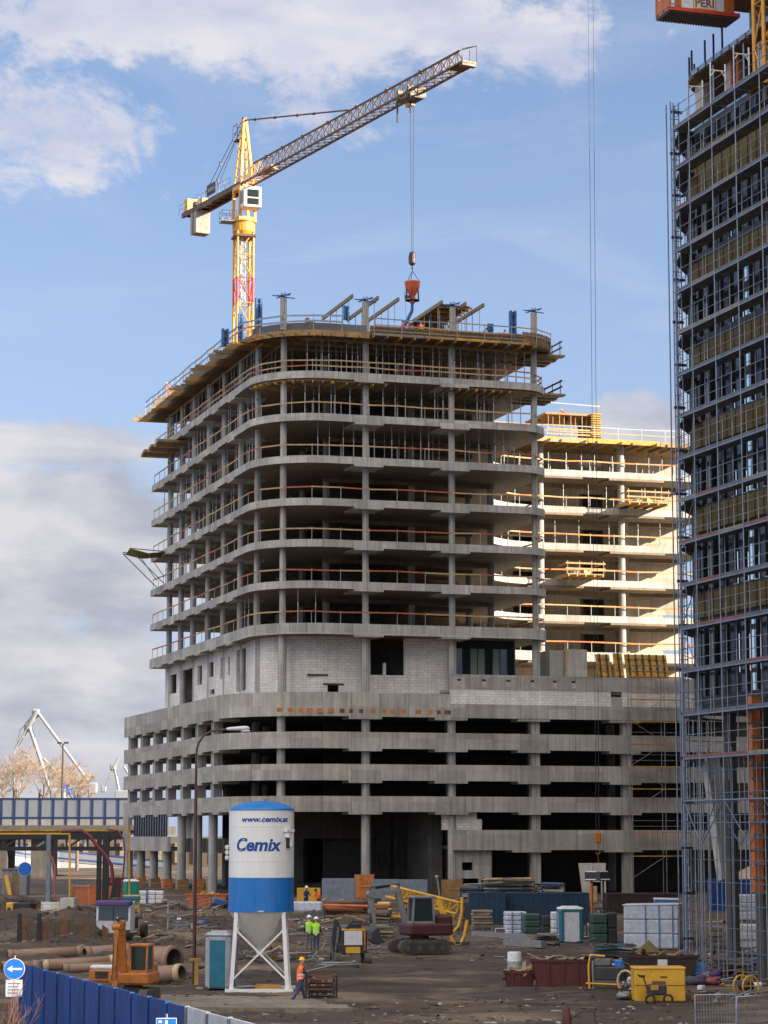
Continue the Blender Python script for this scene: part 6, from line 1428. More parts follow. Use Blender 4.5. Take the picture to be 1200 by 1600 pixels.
# glass racks: dark frames sticking up behind the packs
for i, (u, v0, v1) in enumerate(((826, 1424, 1462), (844, 1422, 1464), (896, 1420, 1466), (912, 1422, 1470), (948, 1424, 1474))):
    o = pt(u, v1 - 2); h = m_(v1 - v0, o.y); t = thing('glass_rack', ['low black steel rack behind the white wrapped pallet', 'black steel rack behind the green glass pack', 'black steel rack left behind the teal toilet roof', 'black steel rack right behind the teal toilet roof', 'tall black steel rack by the floodlight posts'][i], 'rack', o, R(8), 'glass racks')
    m = MB()
    for x in (-.5, -.25, 0, .25, .5): m.bar((x, .2, 0), (x, .5, h), .05, .05, 'black')
    m.bar((-.55, .5, h), (.55, .5, h), .05, .06, 'black'); m.bar((-.55, .4, h * .6), (.55, .4, h * .6), .05, .05, 'black'); m.build('uprights', t); MB().box(-.55, .55, 0, .9, 0, .1, 'dark_steel').build('base', t)
# yellow box and the cart in front of it
o = pt(1032, 1565); w = m_(79, o.y); h = m_(51, o.y)
t = thing('site_box', 'yellow steel tool box on the mud at the lower right', 'tool box', o, R(2))
m = MB(); m.cbox((0, .6, h / 2), (w, 1.2, h * .98), 'yellow_paint', bev=.04); m.build('body', t); MB().cbox((0, .6, h), (w * 1.03, 1.26, .09), 'yellow_paint', bev=.03).build('lid', t)
m = MB(); m.box(-w * .42, -w * .3, -.012, -.003, h * .74, h * .8, 'black'); m.box(.02, w * .14, -.012, -.003, h * .72, h * .76, 'black'); m.box(-w / 2, w / 2, -.012, -.003, h * .48, h * .5, 'rust'); m.build('markings', t)
o = pt(1026, 1567); t = thing('hand_cart', 'dark wheeled compressor cart before the yellow tool box', 'cart', o)
m = MB(); m.cbox((0, 0, .55), (.75, .5, .4), 'dark_steel', bev=.05); m.cbox((.1, -.02, .8), (.5, .4, .15), 'rust'); m.cbox((-.1, -.1, .65), (.3, .4, .2), 'beam_yellow'); m.build('motor', t)
for x in (-.28, .42): MB().path([(x + .17 * math.cos(i * .524), -.28, .2 + .17 * math.sin(i * .524)) for i in range(13)], .05, 'rubber', 6).build('wheel', t)
MB().path([(-.35, -.1, .5), (-.5, -.15, 1.0), (-.75, -.2, 1.15)], .03, 'dark_steel', 5).path([(-.2, -.2, .4), (-.5, -.2, .15)], .03, 'yellow_paint', 5).build('handle', t)
# mortar pump
o = pt(950, 1552); t = thing('mortar_pump', 'old mortar pump with a yellow hose frame and spoked wheel right of the red skip', 'machine', o, R(-10))
m = MB(); m.cbox((.1, .2, .7), (1.3, .7, .55), 'dark_steel', bev=.05); m.cbox((-.2, .2, 1.15), (.7, .6, .3), 'grey_dark', bev=.05); m.cbox((.45, .1, 1.1), (.35, .3, .3), 'silo_blue', bev=.04); m.build('body', t)
m = MB(); m.path([(.75 + .33 * math.cos(i * .524), -.25, .42 + .42 * math.sin(i * .524)) for i in range(13)], .06, 'pipe_end', 6); [m.tube((.75, -.25, .42), (.75 + .33 * math.cos(i * 1.05), -.25, .42 + .42 * math.sin(i * 1.05)), .02, 'dark_steel', 4) for i in range(6)]; m.build('wheel', t)
m = MB(); m.path([(-.75, -.1, .05), (-.78, -.1, 1.0), (-.7, -.1, 1.45), (-.1, -.1, 1.4)], .05, 'yellow_paint', 6); m.path([(-.6, .1, .0), (-.62, 0, 1.2)], .05, 'stone', 6); m.tube((-.9, -.1, .3), (.6, -.1, .25), .04, 'yellow_paint', 6); m.build('hose_frame', t)
MB().path([(-.9, -.2, .05), (-.3, -.5, .06), (.4, -.5, .05), (1.2, -.3, .05)], .04, 'rubber', 6).build('hose', t)
# floodlight pair
for i, (u, v0, v1, mt) in enumerate(((925, 1377, 1428, 'orange_paint'), (943, 1376, 1430, 'dark_steel'))):
    o = pt(u, v1); h = m_(v1 - v0, o.y); t = thing('floodlight', ['boxy floodlight on an orange post by the maroon container', 'boxy floodlight on a black post by the maroon container'][i], 'floodlight', o, R(-20 + 50 * i), 'floodlights')
    MB().tube((0, 0, 0), (0, 0, h), .11 if i == 0 else .07, mt, 8).build('post', t)
    m = MB(); m.prism([(-.45, -.25), (.45, -.25), (.38, .35), (-.38, .35)], h - .1, h + .55, 'dark_steel'); m.build('housing', t); MB().add([(-.4, -.27, h - .02), (.4, -.27, h - .02), (.36, -.1, h + .62), (-.36, -.1, h + .62)], [(0, 1, 2, 3)], 'lamp_glass').build('lamp_glass', t)
# concrete elements leaning below the podium
o = pt(926, 1400); t = thing('precast_element', 'pale precast wall element standing below the podium by the hook', 'concrete element', o); w = m_(42, o.y); h = m_(58, o.y)
m = MB(); m.yprism([(-w / 2, h), (-w / 2 + .35, .0), (-w * .05, 0), (-w * .05, h * .5), (w * .32, h * .5), (w * .32, 0), (w / 2, 0), (w / 2, h)], 0, .5, 'concrete_pale'); m.build('slab', t); MB().box(-.3, .35, -.3, 0, 0, 1.2, 'timber').build('crate', t)
# heaps of material on racks behind the blue container
def heap(u0, u1, v, hpx, label, seed, mats, n=34, name='material_stack', cat='material stack'):
    o = pt((u0 + u1) / 2, v); w = m_(u1 - u0, o.y); h = m_(hpx, o.y); t = thing(name, label, cat, o); rg = random.Random(seed); m = MB()
    for i in range(n):
        z = h * (i / n) ** .9; L = rg.uniform(.5, 1) * w; x = rg.uniform(-1, 1) * (w - L) / 2; y = rg.uniform(0, 1.8)
        if rg.random() < .5: m.tube((x - L / 2, y, z + .12), (x + L / 2, y + rg.uniform(-.2, .2), z + .12 + rg.uniform(-.1, .1)), rg.uniform(.05, .14), rg.choice(mats), 6)
        else: m.cbox((x, y, z + .1), (L, rg.uniform(.15, .6), rg.uniform(.05, .22)), rg.choice(mats), (rg.uniform(-.1, .1), rg.uniform(-.06, .06), rg.uniform(-.1, .1)))
    s_ = m.build('material', t); s_['kind'] = 'stuff'
    m = MB()
    for x in (-w / 2 + .1, w / 2 - .1): m.box(x - .06, x + .06, -.1, 0, 0, h * .8, 'dark_steel')
    m.box(-w / 2, w / 2, -.09, .1, 0, .14, 'timber_old'); m.build('rack', t); return t
GM = ['galv', 'grey_paint', 'dark_steel', 'timber_old', 'prop_steel']
heap(718, 756, 1398, 24, 'grey stack of formwork sheets by the round column of the podium', 31, ['galv', 'grey_paint', 'grey_dark'], 18)
heap(752, 836, 1396, 34, 'heap of pipes and boards with a maroon sheet behind the long blue container', 32, GM + ['mach_red', 'wrap_white', 'timber'], 60)
heap(836, 884, 1396, 26, 'heap of grey pipes with a yellow board behind the long blue container', 33, GM + ['beam_yellow', 'form_blue'], 40)
heap(846, 880, 1384, 22, 'dark heap of bundled props before the ground floor opening of the podium', 34, ['black', 'dark_steel', 'galv', 'grey_paint'], 34)
heap(505, 560, 1424, 12, 'long low stack of boards right of the silo', 35, ['timber_old', 'timber', 'rust'], 20)
heap(505, 575, 1440, 20, 'rusty heap of rebar and orange scrap right of the silo', 36, ['rust', 'orange_paint', 'rubble_dark', 'dark_steel', 'rust'], 60)
heap(582, 612, 1446, 24, 'stack of pale timber beside the grey excavator arm', 37, ['timber', 'timber_old', 'ply', 'rust'], 26)
o = pt(480, 1425); t = thing('cloth_bale', 'white cloth covered bale before two workers and the small yellow container', 'bale', o); MB().cbox((0, 0, .35), (m_(46, o.y), .9, .75), 'wrap_white', bev=.12).build('cover', t); MB().box(-.9, .9, -.4, .4, -.05, .02, 'timber_old').build('pallet_base', t)
# corrugated hoarding below the podium
def hoarding(u0, u1, v, hpx, mat, label, n, rz=0, group=None, name='metal_hoarding'):
    o0 = pt(u0, v); o1 = pt(u1, v); L = (o1 - o0).length; h = m_(hpx, o0.y); t = thing(name, label, 'hoarding', o0, rz, group); np_ = max(1, round(L / 2.2))
    for k in range(np_):
        m = MB(); x0 = L * k / np_; x1 = L * (k + 1) / np_ - .04; q = int((x1 - x0) / .12); poly = []
        for i in range(q):
            xa, xb = x0 + (x1 - x0) * i / q, x0 + (x1 - x0) * (i + 1) / q; y = 0 if i % 2 else .05; m.box(xa, xb, y, y + .02, .05, h - .02 * (k % 2), mat)
        m.build('panel', t); MB().box(x1 - .01, x1 + .05, -.03, .06, 0, h + .05, 'grey_dark').build('post', t)
    return t
hoarding(503, 555, 1411, 38, 'galv', 'grey corrugated steel hoarding left of the plywood wrapped column', 3)
hoarding(580, 668, 1408, 34, 'galv', 'grey corrugated steel hoarding behind the yellow crane boom', 4)
for i, (u, v0, v1, w) in enumerate(((569, 1366, 1412, 24), (706, 1374, 1412, 26), (221, 1370, 1398, 13), (242, 1371, 1398, 14), (262, 1372, 1402, 15), (285, 1373, 1405, 17), (311, 1372, 1402, 14), (331, 1370, 1402, 14), (346, 1360, 1400, 14), (538, 1364, 1374, 18))):
    p = pt(u, v1); yw = lw(col_a(u, PF - .3), PF - .3, 0) if u > 400 else lw(PL + .8, col_b(u, PL + .8), 0)
    if u == 346: yw = lw(6, 18, 0)
    if u == 538: yw = lw(12.2, 9, 0)
    z1 = at(u, v0, yw.y).z; ww = m_(w, yw.y); t = thing('column_wrap', 'brown plywood wrap on the foot of the %s' % ['front column left of the long steel hoarding', 'front column behind the crane boom', 'first low column at the podium left end', 'second low column at the podium left end', 'third low column at the podium left end', 'fourth column at the podium left end', 'fifth column at the podium left end', 'sixth column at the podium left end', 'inner column just left of the silo', 'inner column behind the left steel hoarding'][i], 'column wrap', (yw.x, yw.y, 1.1), ROT, 'plywood wraps on the podium columns')
    h = z1 - 1.1; m = MB()
    for k in range(4): a_ = k * math.pi / 2; m.cbox((ww / 2 * math.cos(a_), ww / 2 * math.sin(a_), h / 2), (.04, ww, h - .05 * k), 'ply' if i % 2 else 'timber_orange', (0, 0, a_))
    m.build('plywood_sheet', t); MB().cbox((0, -ww / 2 - .04, h * .5), (ww * 1.05, .04, .1), 'timber').build('batten', t)
# ------------------------------------------------------------ excavators
def excavator(o, rz, sc, label, cm, ch, cb, boom, tool='bucket', canopy='grey_paint', tracks=True):
    t = thing('excavator', label, 'excavator', o, rz); t.scale = (sc, sc, sc)
    for y in (-.85, .85):
        m = MB(); L, h = 1.25, .34
        pl = [(L * .8 + h * math.cos(a), h + h * math.sin(a)) for a in (R(-90 + i * 22.5) for i in range(9))] + [(-L * .8 + h * math.cos(a), h + h * math.sin(a)) for a in (R(90 + i * 22.5) for i in range(9))]
        m.yprism([(x, z) for x, z in pl], y - .22, y + .22, 'track_mud'); m.yprism([(x * .86, .05 + (z - .05) * .78) for x, z in pl], y - .23, y + .23, 'dark_steel')
        for i in range(9): m.box(-1.1 + i * .25, -1.0 + i * .25, y - .235, y + .235, .66, .71, 'track_mud')
        tk = m.build('track', t)
        for x in (-.95, -.32, .32, .95): MB().tube((x, y - .25, .3), (x, y + .25, .3), .17, 'track_mud', 10).build('roller', tk)
    m = MB(); m.box(-.7, .7, -.65, .65, .35, .75, 'dark_steel'); m.lathe([(.5, .7), (.5, .9)], 'dark_steel', 14); m.build('undercarriage', t)
    m = MB(); m.cbox((-.35, 0, 1.2), (2.3, 1.95, .6), cm, bev=.1); m.cbox((-1.1, 0, 1.55), (.8, 1.8, .75), cm, bev=.12); m.box(-1.53, -1.5, -.5, .5, 1.35, 1.7, 'dark_steel'); m.build('body', t)
    m = MB(); cx, cy = .05, .45
    m.prism([(cx - .6, cy - .45), (cx + .62, cy - .45), (cx + .62, cy + .45), (cx - .6, cy + .45)], 1.45, 1.62, ch)
    for x, y in ((-.55, -.42), (.57, -.42), (.57, .42), (-.55, .42)): m.bar((cx + x, cy + y, 1.6), (cx + x * .86, cy + y, 2.75), .09, .09, ch)
    m.cbox((cx - .03, cy, 2.8), (1.2, .98, .14), canopy, bev=.05); cab = m.build('cab', t)
    m = MB(); m.cbox((cx + .0, cy, 2.18), (1.02, .83, 1.1), 'glass_cab'); m.build('window', cab)
    P = [Vector((x, -.3, z)) for x, z in boom]
    m = MB(); m.bar(P[0], P[1], .26, .34, cb, (0, 1, 0)); m.bar(P[1] - (P[1] - P[0]).normalized() * .1, P[2], .24, .3, cb, (0, 1, 0)); 
    for p in P[:3]: m.tube(p + Vector((0, -.2, 0)), p + Vector((0, .2, 0)), .17, cb, 10)
    bo = m.build('boom', t); m = MB(); q = Vector((.1, -.3, 1.1)); m.tube(q, q.lerp(P[1], .55), .09, 'dark_steel', 8); m.tube(q.lerp(P[1], .5), P[1].lerp(P[0], .15), .05, 'galv', 8); m.build('hydraulic_ram', bo)
    m = MB(); m.bar(P[2], P[3], .2, .26, cb, (0, 1, 0)); m.tube(P[2] + Vector((0, -.16, 0)), P[2] + Vector((0, .16, 0)), .15, cb, 10); st = m.build('stick', t)
    m = MB(); up = Vector((.0, 0, .28)); m.tube(P[1].lerp(P[2], .25) + up, P[1].lerp(P[2], .8) + up, .08, 'dark_steel', 8); m.tube(P[1].lerp(P[2], .75) + up, P[2].lerp(P[3], -.12) + up * .4, .045, 'galv', 8); m.build('hydraulic_ram', st)
    for k in (-.1, .1): MB().path([P[0] + Vector((0, k, .3)), P[1] + Vector((-.1, k, .3)), P[2] + Vector((0, k, .35)), P[3] + Vector((.2, k, .3))], .025, 'black', 5).build('hose', bo)
    e = P[3]; m = MB()
    if tool == 'bucket':
        m.yprism([(e.x - .1, e.z + .1), (e.x + .25, e.z - .1), (e.x + .3, e.z - .5), (e.x - .05, e.z - .75), (e.x - .45, e.z - .6), (e.x - .2, e.z - .45)], -.75, .15, 'dark_steel')
        for i in range(4): m.cbox((e.x - .5, -.65 + i * .24, e.z - .62), (.16, .06, .05), 'galv')
    else: m.tube(e, e + Vector((0, 0, -1.0)), .13, 'dark_steel', 8); m.tube(e + Vector((0, 0, -1)), e + Vector((0, 0, -1.5)), .06, 'galv', 8, .02)
    m.build(tool, t); return t
excavator(gr(655, 1490), R(197), 1.04, 'grey and dark red excavator with its arm folded down, right of the yellow backed drill', 'mach_red', 'grey_paint', 'grey_paint', [(.55, 1.35), (1.1, 3.15), (2.5, 2.95), (2.25, 1.2)])
excavator(gr(207, 1564), R(-100), .8, 'orange excavator with raised arm behind the blue fence', 'orange_mach', 'orange_mach', 'orange_mach', [(.6, 1.3), (1.15, 3.9), (1.9, 3.75), (2.1, .9)], 'bucket', 'orange_mach')
# drill rig seen from behind
o = gr(549, 1508); t = thing('drill_rig', 'small tracked drill rig with a pale panel and yellow bars left of the grey excavator', 'drill rig', o, R(6))
for x in (-.72, .72): m = MB(); m.xprism([(-.9 + .28 * math.cos(a), .28 + .28 * math.sin(a)) for a in (R(90 + i * 30) for i in range(7))] + [(.9 + .28 * math.cos(a), .28 + .28 * math.sin(a)) for a in (R(-90 + i * 30) for i in range(7))], x - .17, x + .17, 'track_mud'); m.build('track', t)
m = MB(); m.cbox((0, 0, .75), (1.35, 1.6, .5), 'black', bev=.05); m.cbox((.1, 0, 1.3), (1.2, 1.4, .7), 'dark_steel', bev=.05); m.build('body', t)
m = MB(); m.box(-.42, .45, -.84, -.78, .95, 1.62, 'plastic_white'); m.build('rear_panel', t)
m = MB(); m.box(-.35, .35, -.86, -.80, .56, .86, 'yellow_paint'); m.box(-.55, .6, -.8, -.7, 1.64, 1.72, 'yellow_paint'); m.box(.52, .62, -.8, -.7, .7, 1.64, 'orange_mach'); m.build('guard_bar', t)
m = MB(); m.bar((-.95, .2, .2), (-.75, .1, 2.15), .16, .2, 'dark_steel'); m.bar((-.85, -.2, .1), (-1.1, -.3, 1.3), .1, .1, 'galv'); m.path([(-.75, .1, 2.1), (-.55, 0, 1.7), (-.62, -.1, 1.0), (-.8, -.2, .4)], .06, 'rubber', 6); m.build('mast', t)
m = MB(); m.path([(.3, .2, 1.6), (.5, .3, 2.0), (.1, .4, 2.05), (-.2, .3, 1.7)], .06, 'black', 6); m.cbox((.2, .3, 1.75), (.6, .5, .3), 'black'); m.build('engine', t)
t = thing('hose_coil', 'grey hose coiled on the mud before the drill rig', 'hose', gr(540, 1514))
MB().path([(1.0 * math.cos(i * .4) * (1 - i * .006) - .3, .5 * math.sin(i * .4), .08 + .006 * i) for i in range(34)], .055, 'grey_paint', 6).path([(-1.1, .1, .1), (-1.5, -.1, .5), (-1.3, -.1, .75)], .08, 'grey_paint', 6).build('hose', t)
# steel cage crate by the walking worker
o = gr(500, 1563); w = m_(43, o.y); h = m_(38, o.y); t = thing('pipe_cage', 'dark steel cage full of short dark pipes beside the walking worker', 'cage', o, R(-6)); m = MB()
for x in (-w / 2, w / 2):
    for y in (0, .9): m.box(x - .03, x + .03, y - .03, y + .03, 0, h * (1 if x > 0 else 1.1), 'dark_steel')
for z in (.08, h * .5, h): 
    for y in (0, .9): m.box(-w / 2, w / 2, y - .02, y + .02, z - .03, z + .03, 'rust')

for x in (-w / 2, w / 2):
    for z in (.08, h * .5, h): m.box(x - .02, x + .02, -.02, .92, z - .03, z + .03, 'rust')
m.build('frame', t); m = MB(); rg = random.Random(5)
for i in range(5):
    for j in range(9): x = -w / 2 + .1 + j * (w - .2) / 8; z = .13 + i * h * .17; m.tube((x, .03, z), (x, .86, z), .06, 'rust' if i > 2 else 'black', 8); m.tube((x, .0, z), (x, .03, z), .035, 'stone' if rg.random() < .3 else 'black', 6)
q = m.build('pipes', t); q['kind'] = 'stuff'
# yellow mobile crane behind the excavator
o = gr(640, 1443); kk = 3784 / o.y; t = thing('mobile_crane', 'yellow mobile crane with its lattice boom laid flat behind the grey excavator', 'crane', o)
Q = lambda u, v, y=0: at(u, v, o.y + y) - o
m = MB(); a, b = Q(606, 1392, .3), Q(716, 1419, -.5); lattice(m, a, b, .8, .75, 9, .07, .05, 'yellow_paint'); m.build('boom', t)
m = MB(); m.box(*[Q(621, 0).x, Q(650, 0).x, 0, 1.5], Q(0, 1444).z, Q(0, 1396).z, 'yellow_paint'); 
for v in (1412, 1424): m.box(Q(620, 0).x, Q(651, 0).x, -.05, 0, Q(0, v).z, Q(0, v).z + .12, 'rust')
m.build('ballast', t)
m = MB(); m.cbox(Q(600, 1428), (.9, 1.2, 1.6), 'yellow_paint', bev=.1); m.cbox(Q(660, 1438, .6), (4.4, 1.8, .7), 'yellow_paint', bev=.1); m.cbox(Q(590, 1412), (.5, .5, .7), 'dark_steel'); m.build('carrier', t)
for u in (592, 612, 640, 690, 708): MB().tube(Q(u, 1446) + Vector((0, -.2, 0)), Q(u, 1446) + Vector((0, .25, 0)), .4, 'rubber', 14).build('wheel', t)
t = thing('hydraulic_arm', 'thick yellow hydraulic arm bent down in a loop right of the grey excavator', 'crane arm', gr(708, 1478)); o2 = t.location.copy()
Q2 = lambda u, v, y=0: at(u, v, o2.y + y) - o2
MB().bar(Q2(684, 1405), Q2(703, 1455), .26, .3, 'yellow_paint').path([Q2(703, 1452), Q2(706, 1468), Q2(712, 1476), Q2(720, 1475), Q2(726, 1462), Q2(731, 1435)], .11, 'yellow_paint', 8).build('arm', t)
MB().path([Q2(722, 1402), Q2(722, 1425), Q2(717, 1447), Q2(709, 1456), Q2(701, 1452)], .09, 'yellow_paint', 8).build('hose', t)
MB().bar(Q2(731, 1436), Q2(728, 1410), .3, .25, 'dark_steel').tube(Q2(722, 1420), Q2(716, 1455), .06, 'rubber', 6).tube(Q2(727, 1420), Q2(722, 1455), .05, 'mach_red', 6).build('coupling', t)
MB().cbox(Q2(703, 1475, .3), (2.2, .8, .25), 'dark_steel').build('base', t)
# ------------------------------------------------------------ left: gantry, gates, hoses
YG = 165.0
G = lambda u, v, y=YG: at(u, v, y)
o = G(190, 1424); o.z = zg(o.x, YG); t = thing('pipe_gantry', 'black steel truss gantry with a grey post across the left of the site', 'gantry', o)
q = lambda u, v, y=YG: at(u, v, y) - o
for v, h in ((1306, .5), (1326, .28)): MB().bar(q(-40, v), q(191, v), .3, h, 'black').build('chord', t)
for i in range(9): u = -20 + i * 25; MB().bar(q(u, 1325), q(u + (25 if i % 2 else 0), 1308), .12, .14, 'galv' if i % 3 == 0 else 'dark_steel').build('brace', t)
for i in range(6): u = 5 + i * 33; MB().bar(q(u, 1308), q(u, 1325), .14, .14, 'dark_steel').build('brace', t)
m = MB(); m.box(q(-40, 0).x, q(150, 0).x, .3, 2.4, q(0, 1312).z, q(0, 1301).z, 'black'); m.build('walkway', t)
for u, mt, w in ((101, 'galv', .3), (186, 'black', .42), (176, 'black', .3)): MB().box(q(u, 0).x - w / 2, q(u, 0).x + w / 2, -.2, .2, -.3, q(0, 1304).z, mt).build('post', t)
def gate(u1, v0, v1, y, mat, label):
    b = at(u1, v1, y); b.z = zg(b.x, y); t = thing('height_gate', label, 'gate', b, 0, 'yellow height gates'); a = at(-40, v0, y) - b; c = at(u1, v0, y) - b
    MB().bar((0, 0, 0), c, .11, .11, mat).build('post', t); MB().bar(a, c + Vector((.055, 0, 0)), .11, .11, mat).build('crossbar', t)
gate(109, 1302.5, 1416, 160.0, 'yellow_paint', 'bright yellow tube gate standing nearer the left edge, before the black gantry')
gate(202, 1297.5, 1420, 162.0, 'beam_yellow', 'taller ochre tube gate reaching the green portable toilet')
hh = lambda pts, y: [at(u, v, y) for u, v in pts]
def hose(pts, y, r, mat, label, name='hose'):
    P = hh(pts, y); o = P[-1].copy(); t = MB().path([p - o for p in P], r, mat, 8).build(name, None, o); tag(t, label, 'hose'); return t
hose([(96, 1299), (128, 1298), (140, 1306), (152, 1322), (166, 1338), (174, 1352), (176, 1368), (175, 1380)], 158, .12, 'hose_maroon', 'thick maroon hose hanging from the gantry to the black drill')
hose([(74, 1330), (82, 1342), (86, 1356), (85, 1385), (86, 1400), (95, 1415), (112, 1422)], 157, .07, 'hose_pink', 'thin pink hose hanging left of the yellow gate')
hose([(168, 1296), (184, 1298), (193, 1310), (195, 1330), (193, 1360), (190, 1390), (196, 1415), (194, 1422)], 157, .05, 'hose_maroon', 'thin dark red hose hanging along the right gantry post')
o = gr(176, 1440); t = thing('drill_rig', 'black drilling rig with a hydraulic cylinder under the right end of the gantry', 'drill rig', o, R(5)); q = lambda u, v, y=0: at(u, v, o.y + y) - o
MB().bar(q(168, 1432), q(181, 1380), .3, .35, 'black').bar(q(185, 1425), q(196, 1428), .3, .3, 'dark_steel').build('mast', t); MB().bar(q(171, 1408), q(177, 1390), .16, .16, 'galv').build('hydraulic_ram', t)
m = MB(); m.cbox(q(176, 1430), (1.5, 1.2, .9), 'black', bev=.1); m.cbox(q(180, 1412), (.7, .7, .8), 'dark_steel', bev=.1); m.build('body', t)
for s_ in (-.6, .6): MB().cbox((0, s_, .2), (2.6, .4, .45), 'track_mud', bev=.1).build('track', t)
MB().bar(q(190, 1400), q(194, 1424), .12, .1, 'hose_maroon').build('lever', t)
o = gr(205, 1448); t = thing('small_dumper', 'small machine with a teal and cream hood below the black drilling rig', 'machine', o); w = m_(26, o.y)
MB().cbox((0, 0, 1.0), (w, .7, .22), 'teal', bev=.05).build('hood', t); MB().cbox((0, 0, 1.16), (w, .72, .1), 'pipe_end', bev=.03).build('hood_top', t); MB().box(w * .35, w * .5, -.1, .1, -.2, .95, 'beam_yellow').build('post', t); MB().box(-w * .5, -w * .4, -.1, .1, -.2, .95, 'dark_steel').build('post', t)
# round blue sign far left, cabin, box machines
def sign_post(o, rz, r, zc_, label, post_h, arrow=True):
    t = thing('road_sign', label, 'sign', o, rz); MB().tube((0, .04, 0), (0, .04, post_h), .035, 'galv', 8).build('post', t)
    d = MB().tube((0, -.012, zc_), (0, .012, zc_), r, 'plastic_white', 32, smooth=False).tube((0, -.018, zc_), (0, -.0125, zc_), r * .95, 'sign_blue', 32, smooth=False).build('sign_disc', t)
    if arrow:
        m = MB(); a = r * .72; m.yprism([(-a, 0), (-a * .25, a * .42), (-a * .32, a * .13), (a, a * .13), (a, -a * .13), (-a * .32, -a * .13), (-a * .25, -a * .42)], -.024, -.019, 'plastic_white'); m.xf(Matrix.Translation((0, 0, zc_))).build('arrow', d)
    return t
o = at(21, 1590, 79.0); o.z = 0; k = 3784 / 79.0
t = sign_post(o, R(4), 16.2 / k, at(21, 1514, 79).z, 'round blue sign with a white left arrow above a white notice board', at(21, 1498, 79).z + .1)
m = MB(); zb = at(20, 1544, 79).z; m.box(-.27, .27, -.02, 0, zb - .27, zb + .27, 'fence_grey'); nb = m.build('notice_board', t); m = MB()
for i in range(4): m.box(-.19, .19 - .07 * (i % 2), -.024, -.0205, zb + .13 - i * .1, zb + .165 - i * .1, 'grey_dark')
m.build('text_lines', nb)
o = gr(38, 1404); t = sign_post(o, 0, 11 / (3784 / o.y), at(38, 1358, o.y).z - o.z, 'small round blue sign beneath the gantry by the grey cabin', at(38, 1300, o.y).z - o.z, False)
o = gr(22, 1398); w = m_(38, o.y); h = m_(38, o.y); t = thing('site_cabin', 'grey site cabin with a leaning yellow board at the left edge', 'cabin', o)
m = MB(); m.box(-w / 2, w / 2, 0, 2.2, 0, h, 'grey_paint'); m.box(-w / 2 - .1, w / 2 + .1, -.1, 2.3, h, h + .12, 'grey_dark'); m.build('body', t); MB().box(-w * .1, w * .2, -.03, -.002, .05, h * .9, 'ply_dark').build('door', t)
t = thing('board', 'yellow board leaning on the grey cabin', 'board', o + Vector((-.5, -.35, 0))); MB().cbox((0, 0, h * .38), (.35, .06, h * .85), 'yellow_paint', (R(-6), R(-14), 0)).build('plank', t)
o = gr(28, 1449); w = m_(40, o.y); h = m_(24, o.y); t = thing('compressor', 'yellow and black compressor box on the earth at the left', 'machine', o, R(-14)); MB().cbox((w * .12, .5, h * .5), (w * .75, 1.0, h), 'black', bev=.06).build('body', t); MB().cbox((-w * .36, .45, h * .52), (w * .3, 1.0, h * 1.02), 'yellow_paint', bev=.06).build('end_panel', t); MB().box(-w * .45, -w * .3, -.06, -.03, h * .5, h * .72, 'dark_steel').build('grille', t)
o = gr(88, 1455); t = thing('concrete_shaft', 'broken pale concrete shaft half buried in the earth at the left', 'concrete element', o, R(-8)); m = MB(); m.box(.2, 1.1, 0, .9, -.4, 1.15, 'concrete_pale'); m._rib(arc(-.35, .6, .8, 180, 360, 10), arc(-.35, .6, .66, 180, 360, 10), -.4, .9, 'blockwork'); m.cbox((-.5, -.3, .2), (.5, .2, .5), 'concrete_pale', (.3, .2, .1)); m.build('ring', t)
t = thing('trench_shoring', 'rusty trench shoring sheets before the pipes at the left', 'shoring', gr(105, 1486)); m = MB(); w = m_(150, t.location.y)
for i in range(14): m.box(-w / 2 + i * w / 14, -w / 2 + (i + .93) * w / 14, .06 * (i % 2), .06 * (i % 2) + .05, -.3, .95 + .1 * math.sin(i * 2.1), 'rubble_dark' if i % 3 else 'rust')
m.build('sheet', t)
for u in (50, 80): b = gr(u, 1478) - t.location; MB().box(b.x - .1, b.x + .1, -.1, .1, -.2, 1.35, 'black').build('pile', t)
# truck cab with a purple visor
o = gr(177, 1486); w = m_(54, o.y); t = thing('truck', 'white truck with a purple roof visor parked beyond the pipes', 'truck', o, R(-8))
m = MB(); m.xprism([(0, .35), (-.12, 1.0), (-.04, 1.9), (.9, 2.0), (.9, .35)], -w / 2, w / 2, 'plastic_white'); m.build('cab', t)
m = MB(); m.xprism([(-.145, 1.02), (-.13, 1.02), (-.065, 1.72), (-.08, 1.72)], -w * .44, w * .44, 'glass_cab'); m.build('windscreen', t); MB().box(-.02, .02, -.16, -.1, 1.0, 1.72, 'dark_steel').build('screen_bar', t)
MB().cbox((0, .1, 1.92), (w * 1.02, .75, .3), 'purple', bev=.08).build('visor', t); m = MB(); m.box(-w / 2, w * .3, .95, 3.2, .5, 1.1, 'dark_steel'); m.build('load_bed', t)
for x in (-w / 2 + .15, w / 2 - .15):
    for y in (.3, 3.6): MB().tube((x - .14, y, .35), (x + .14, y, .35), .38, 'rubber', 14).build('wheel', t)
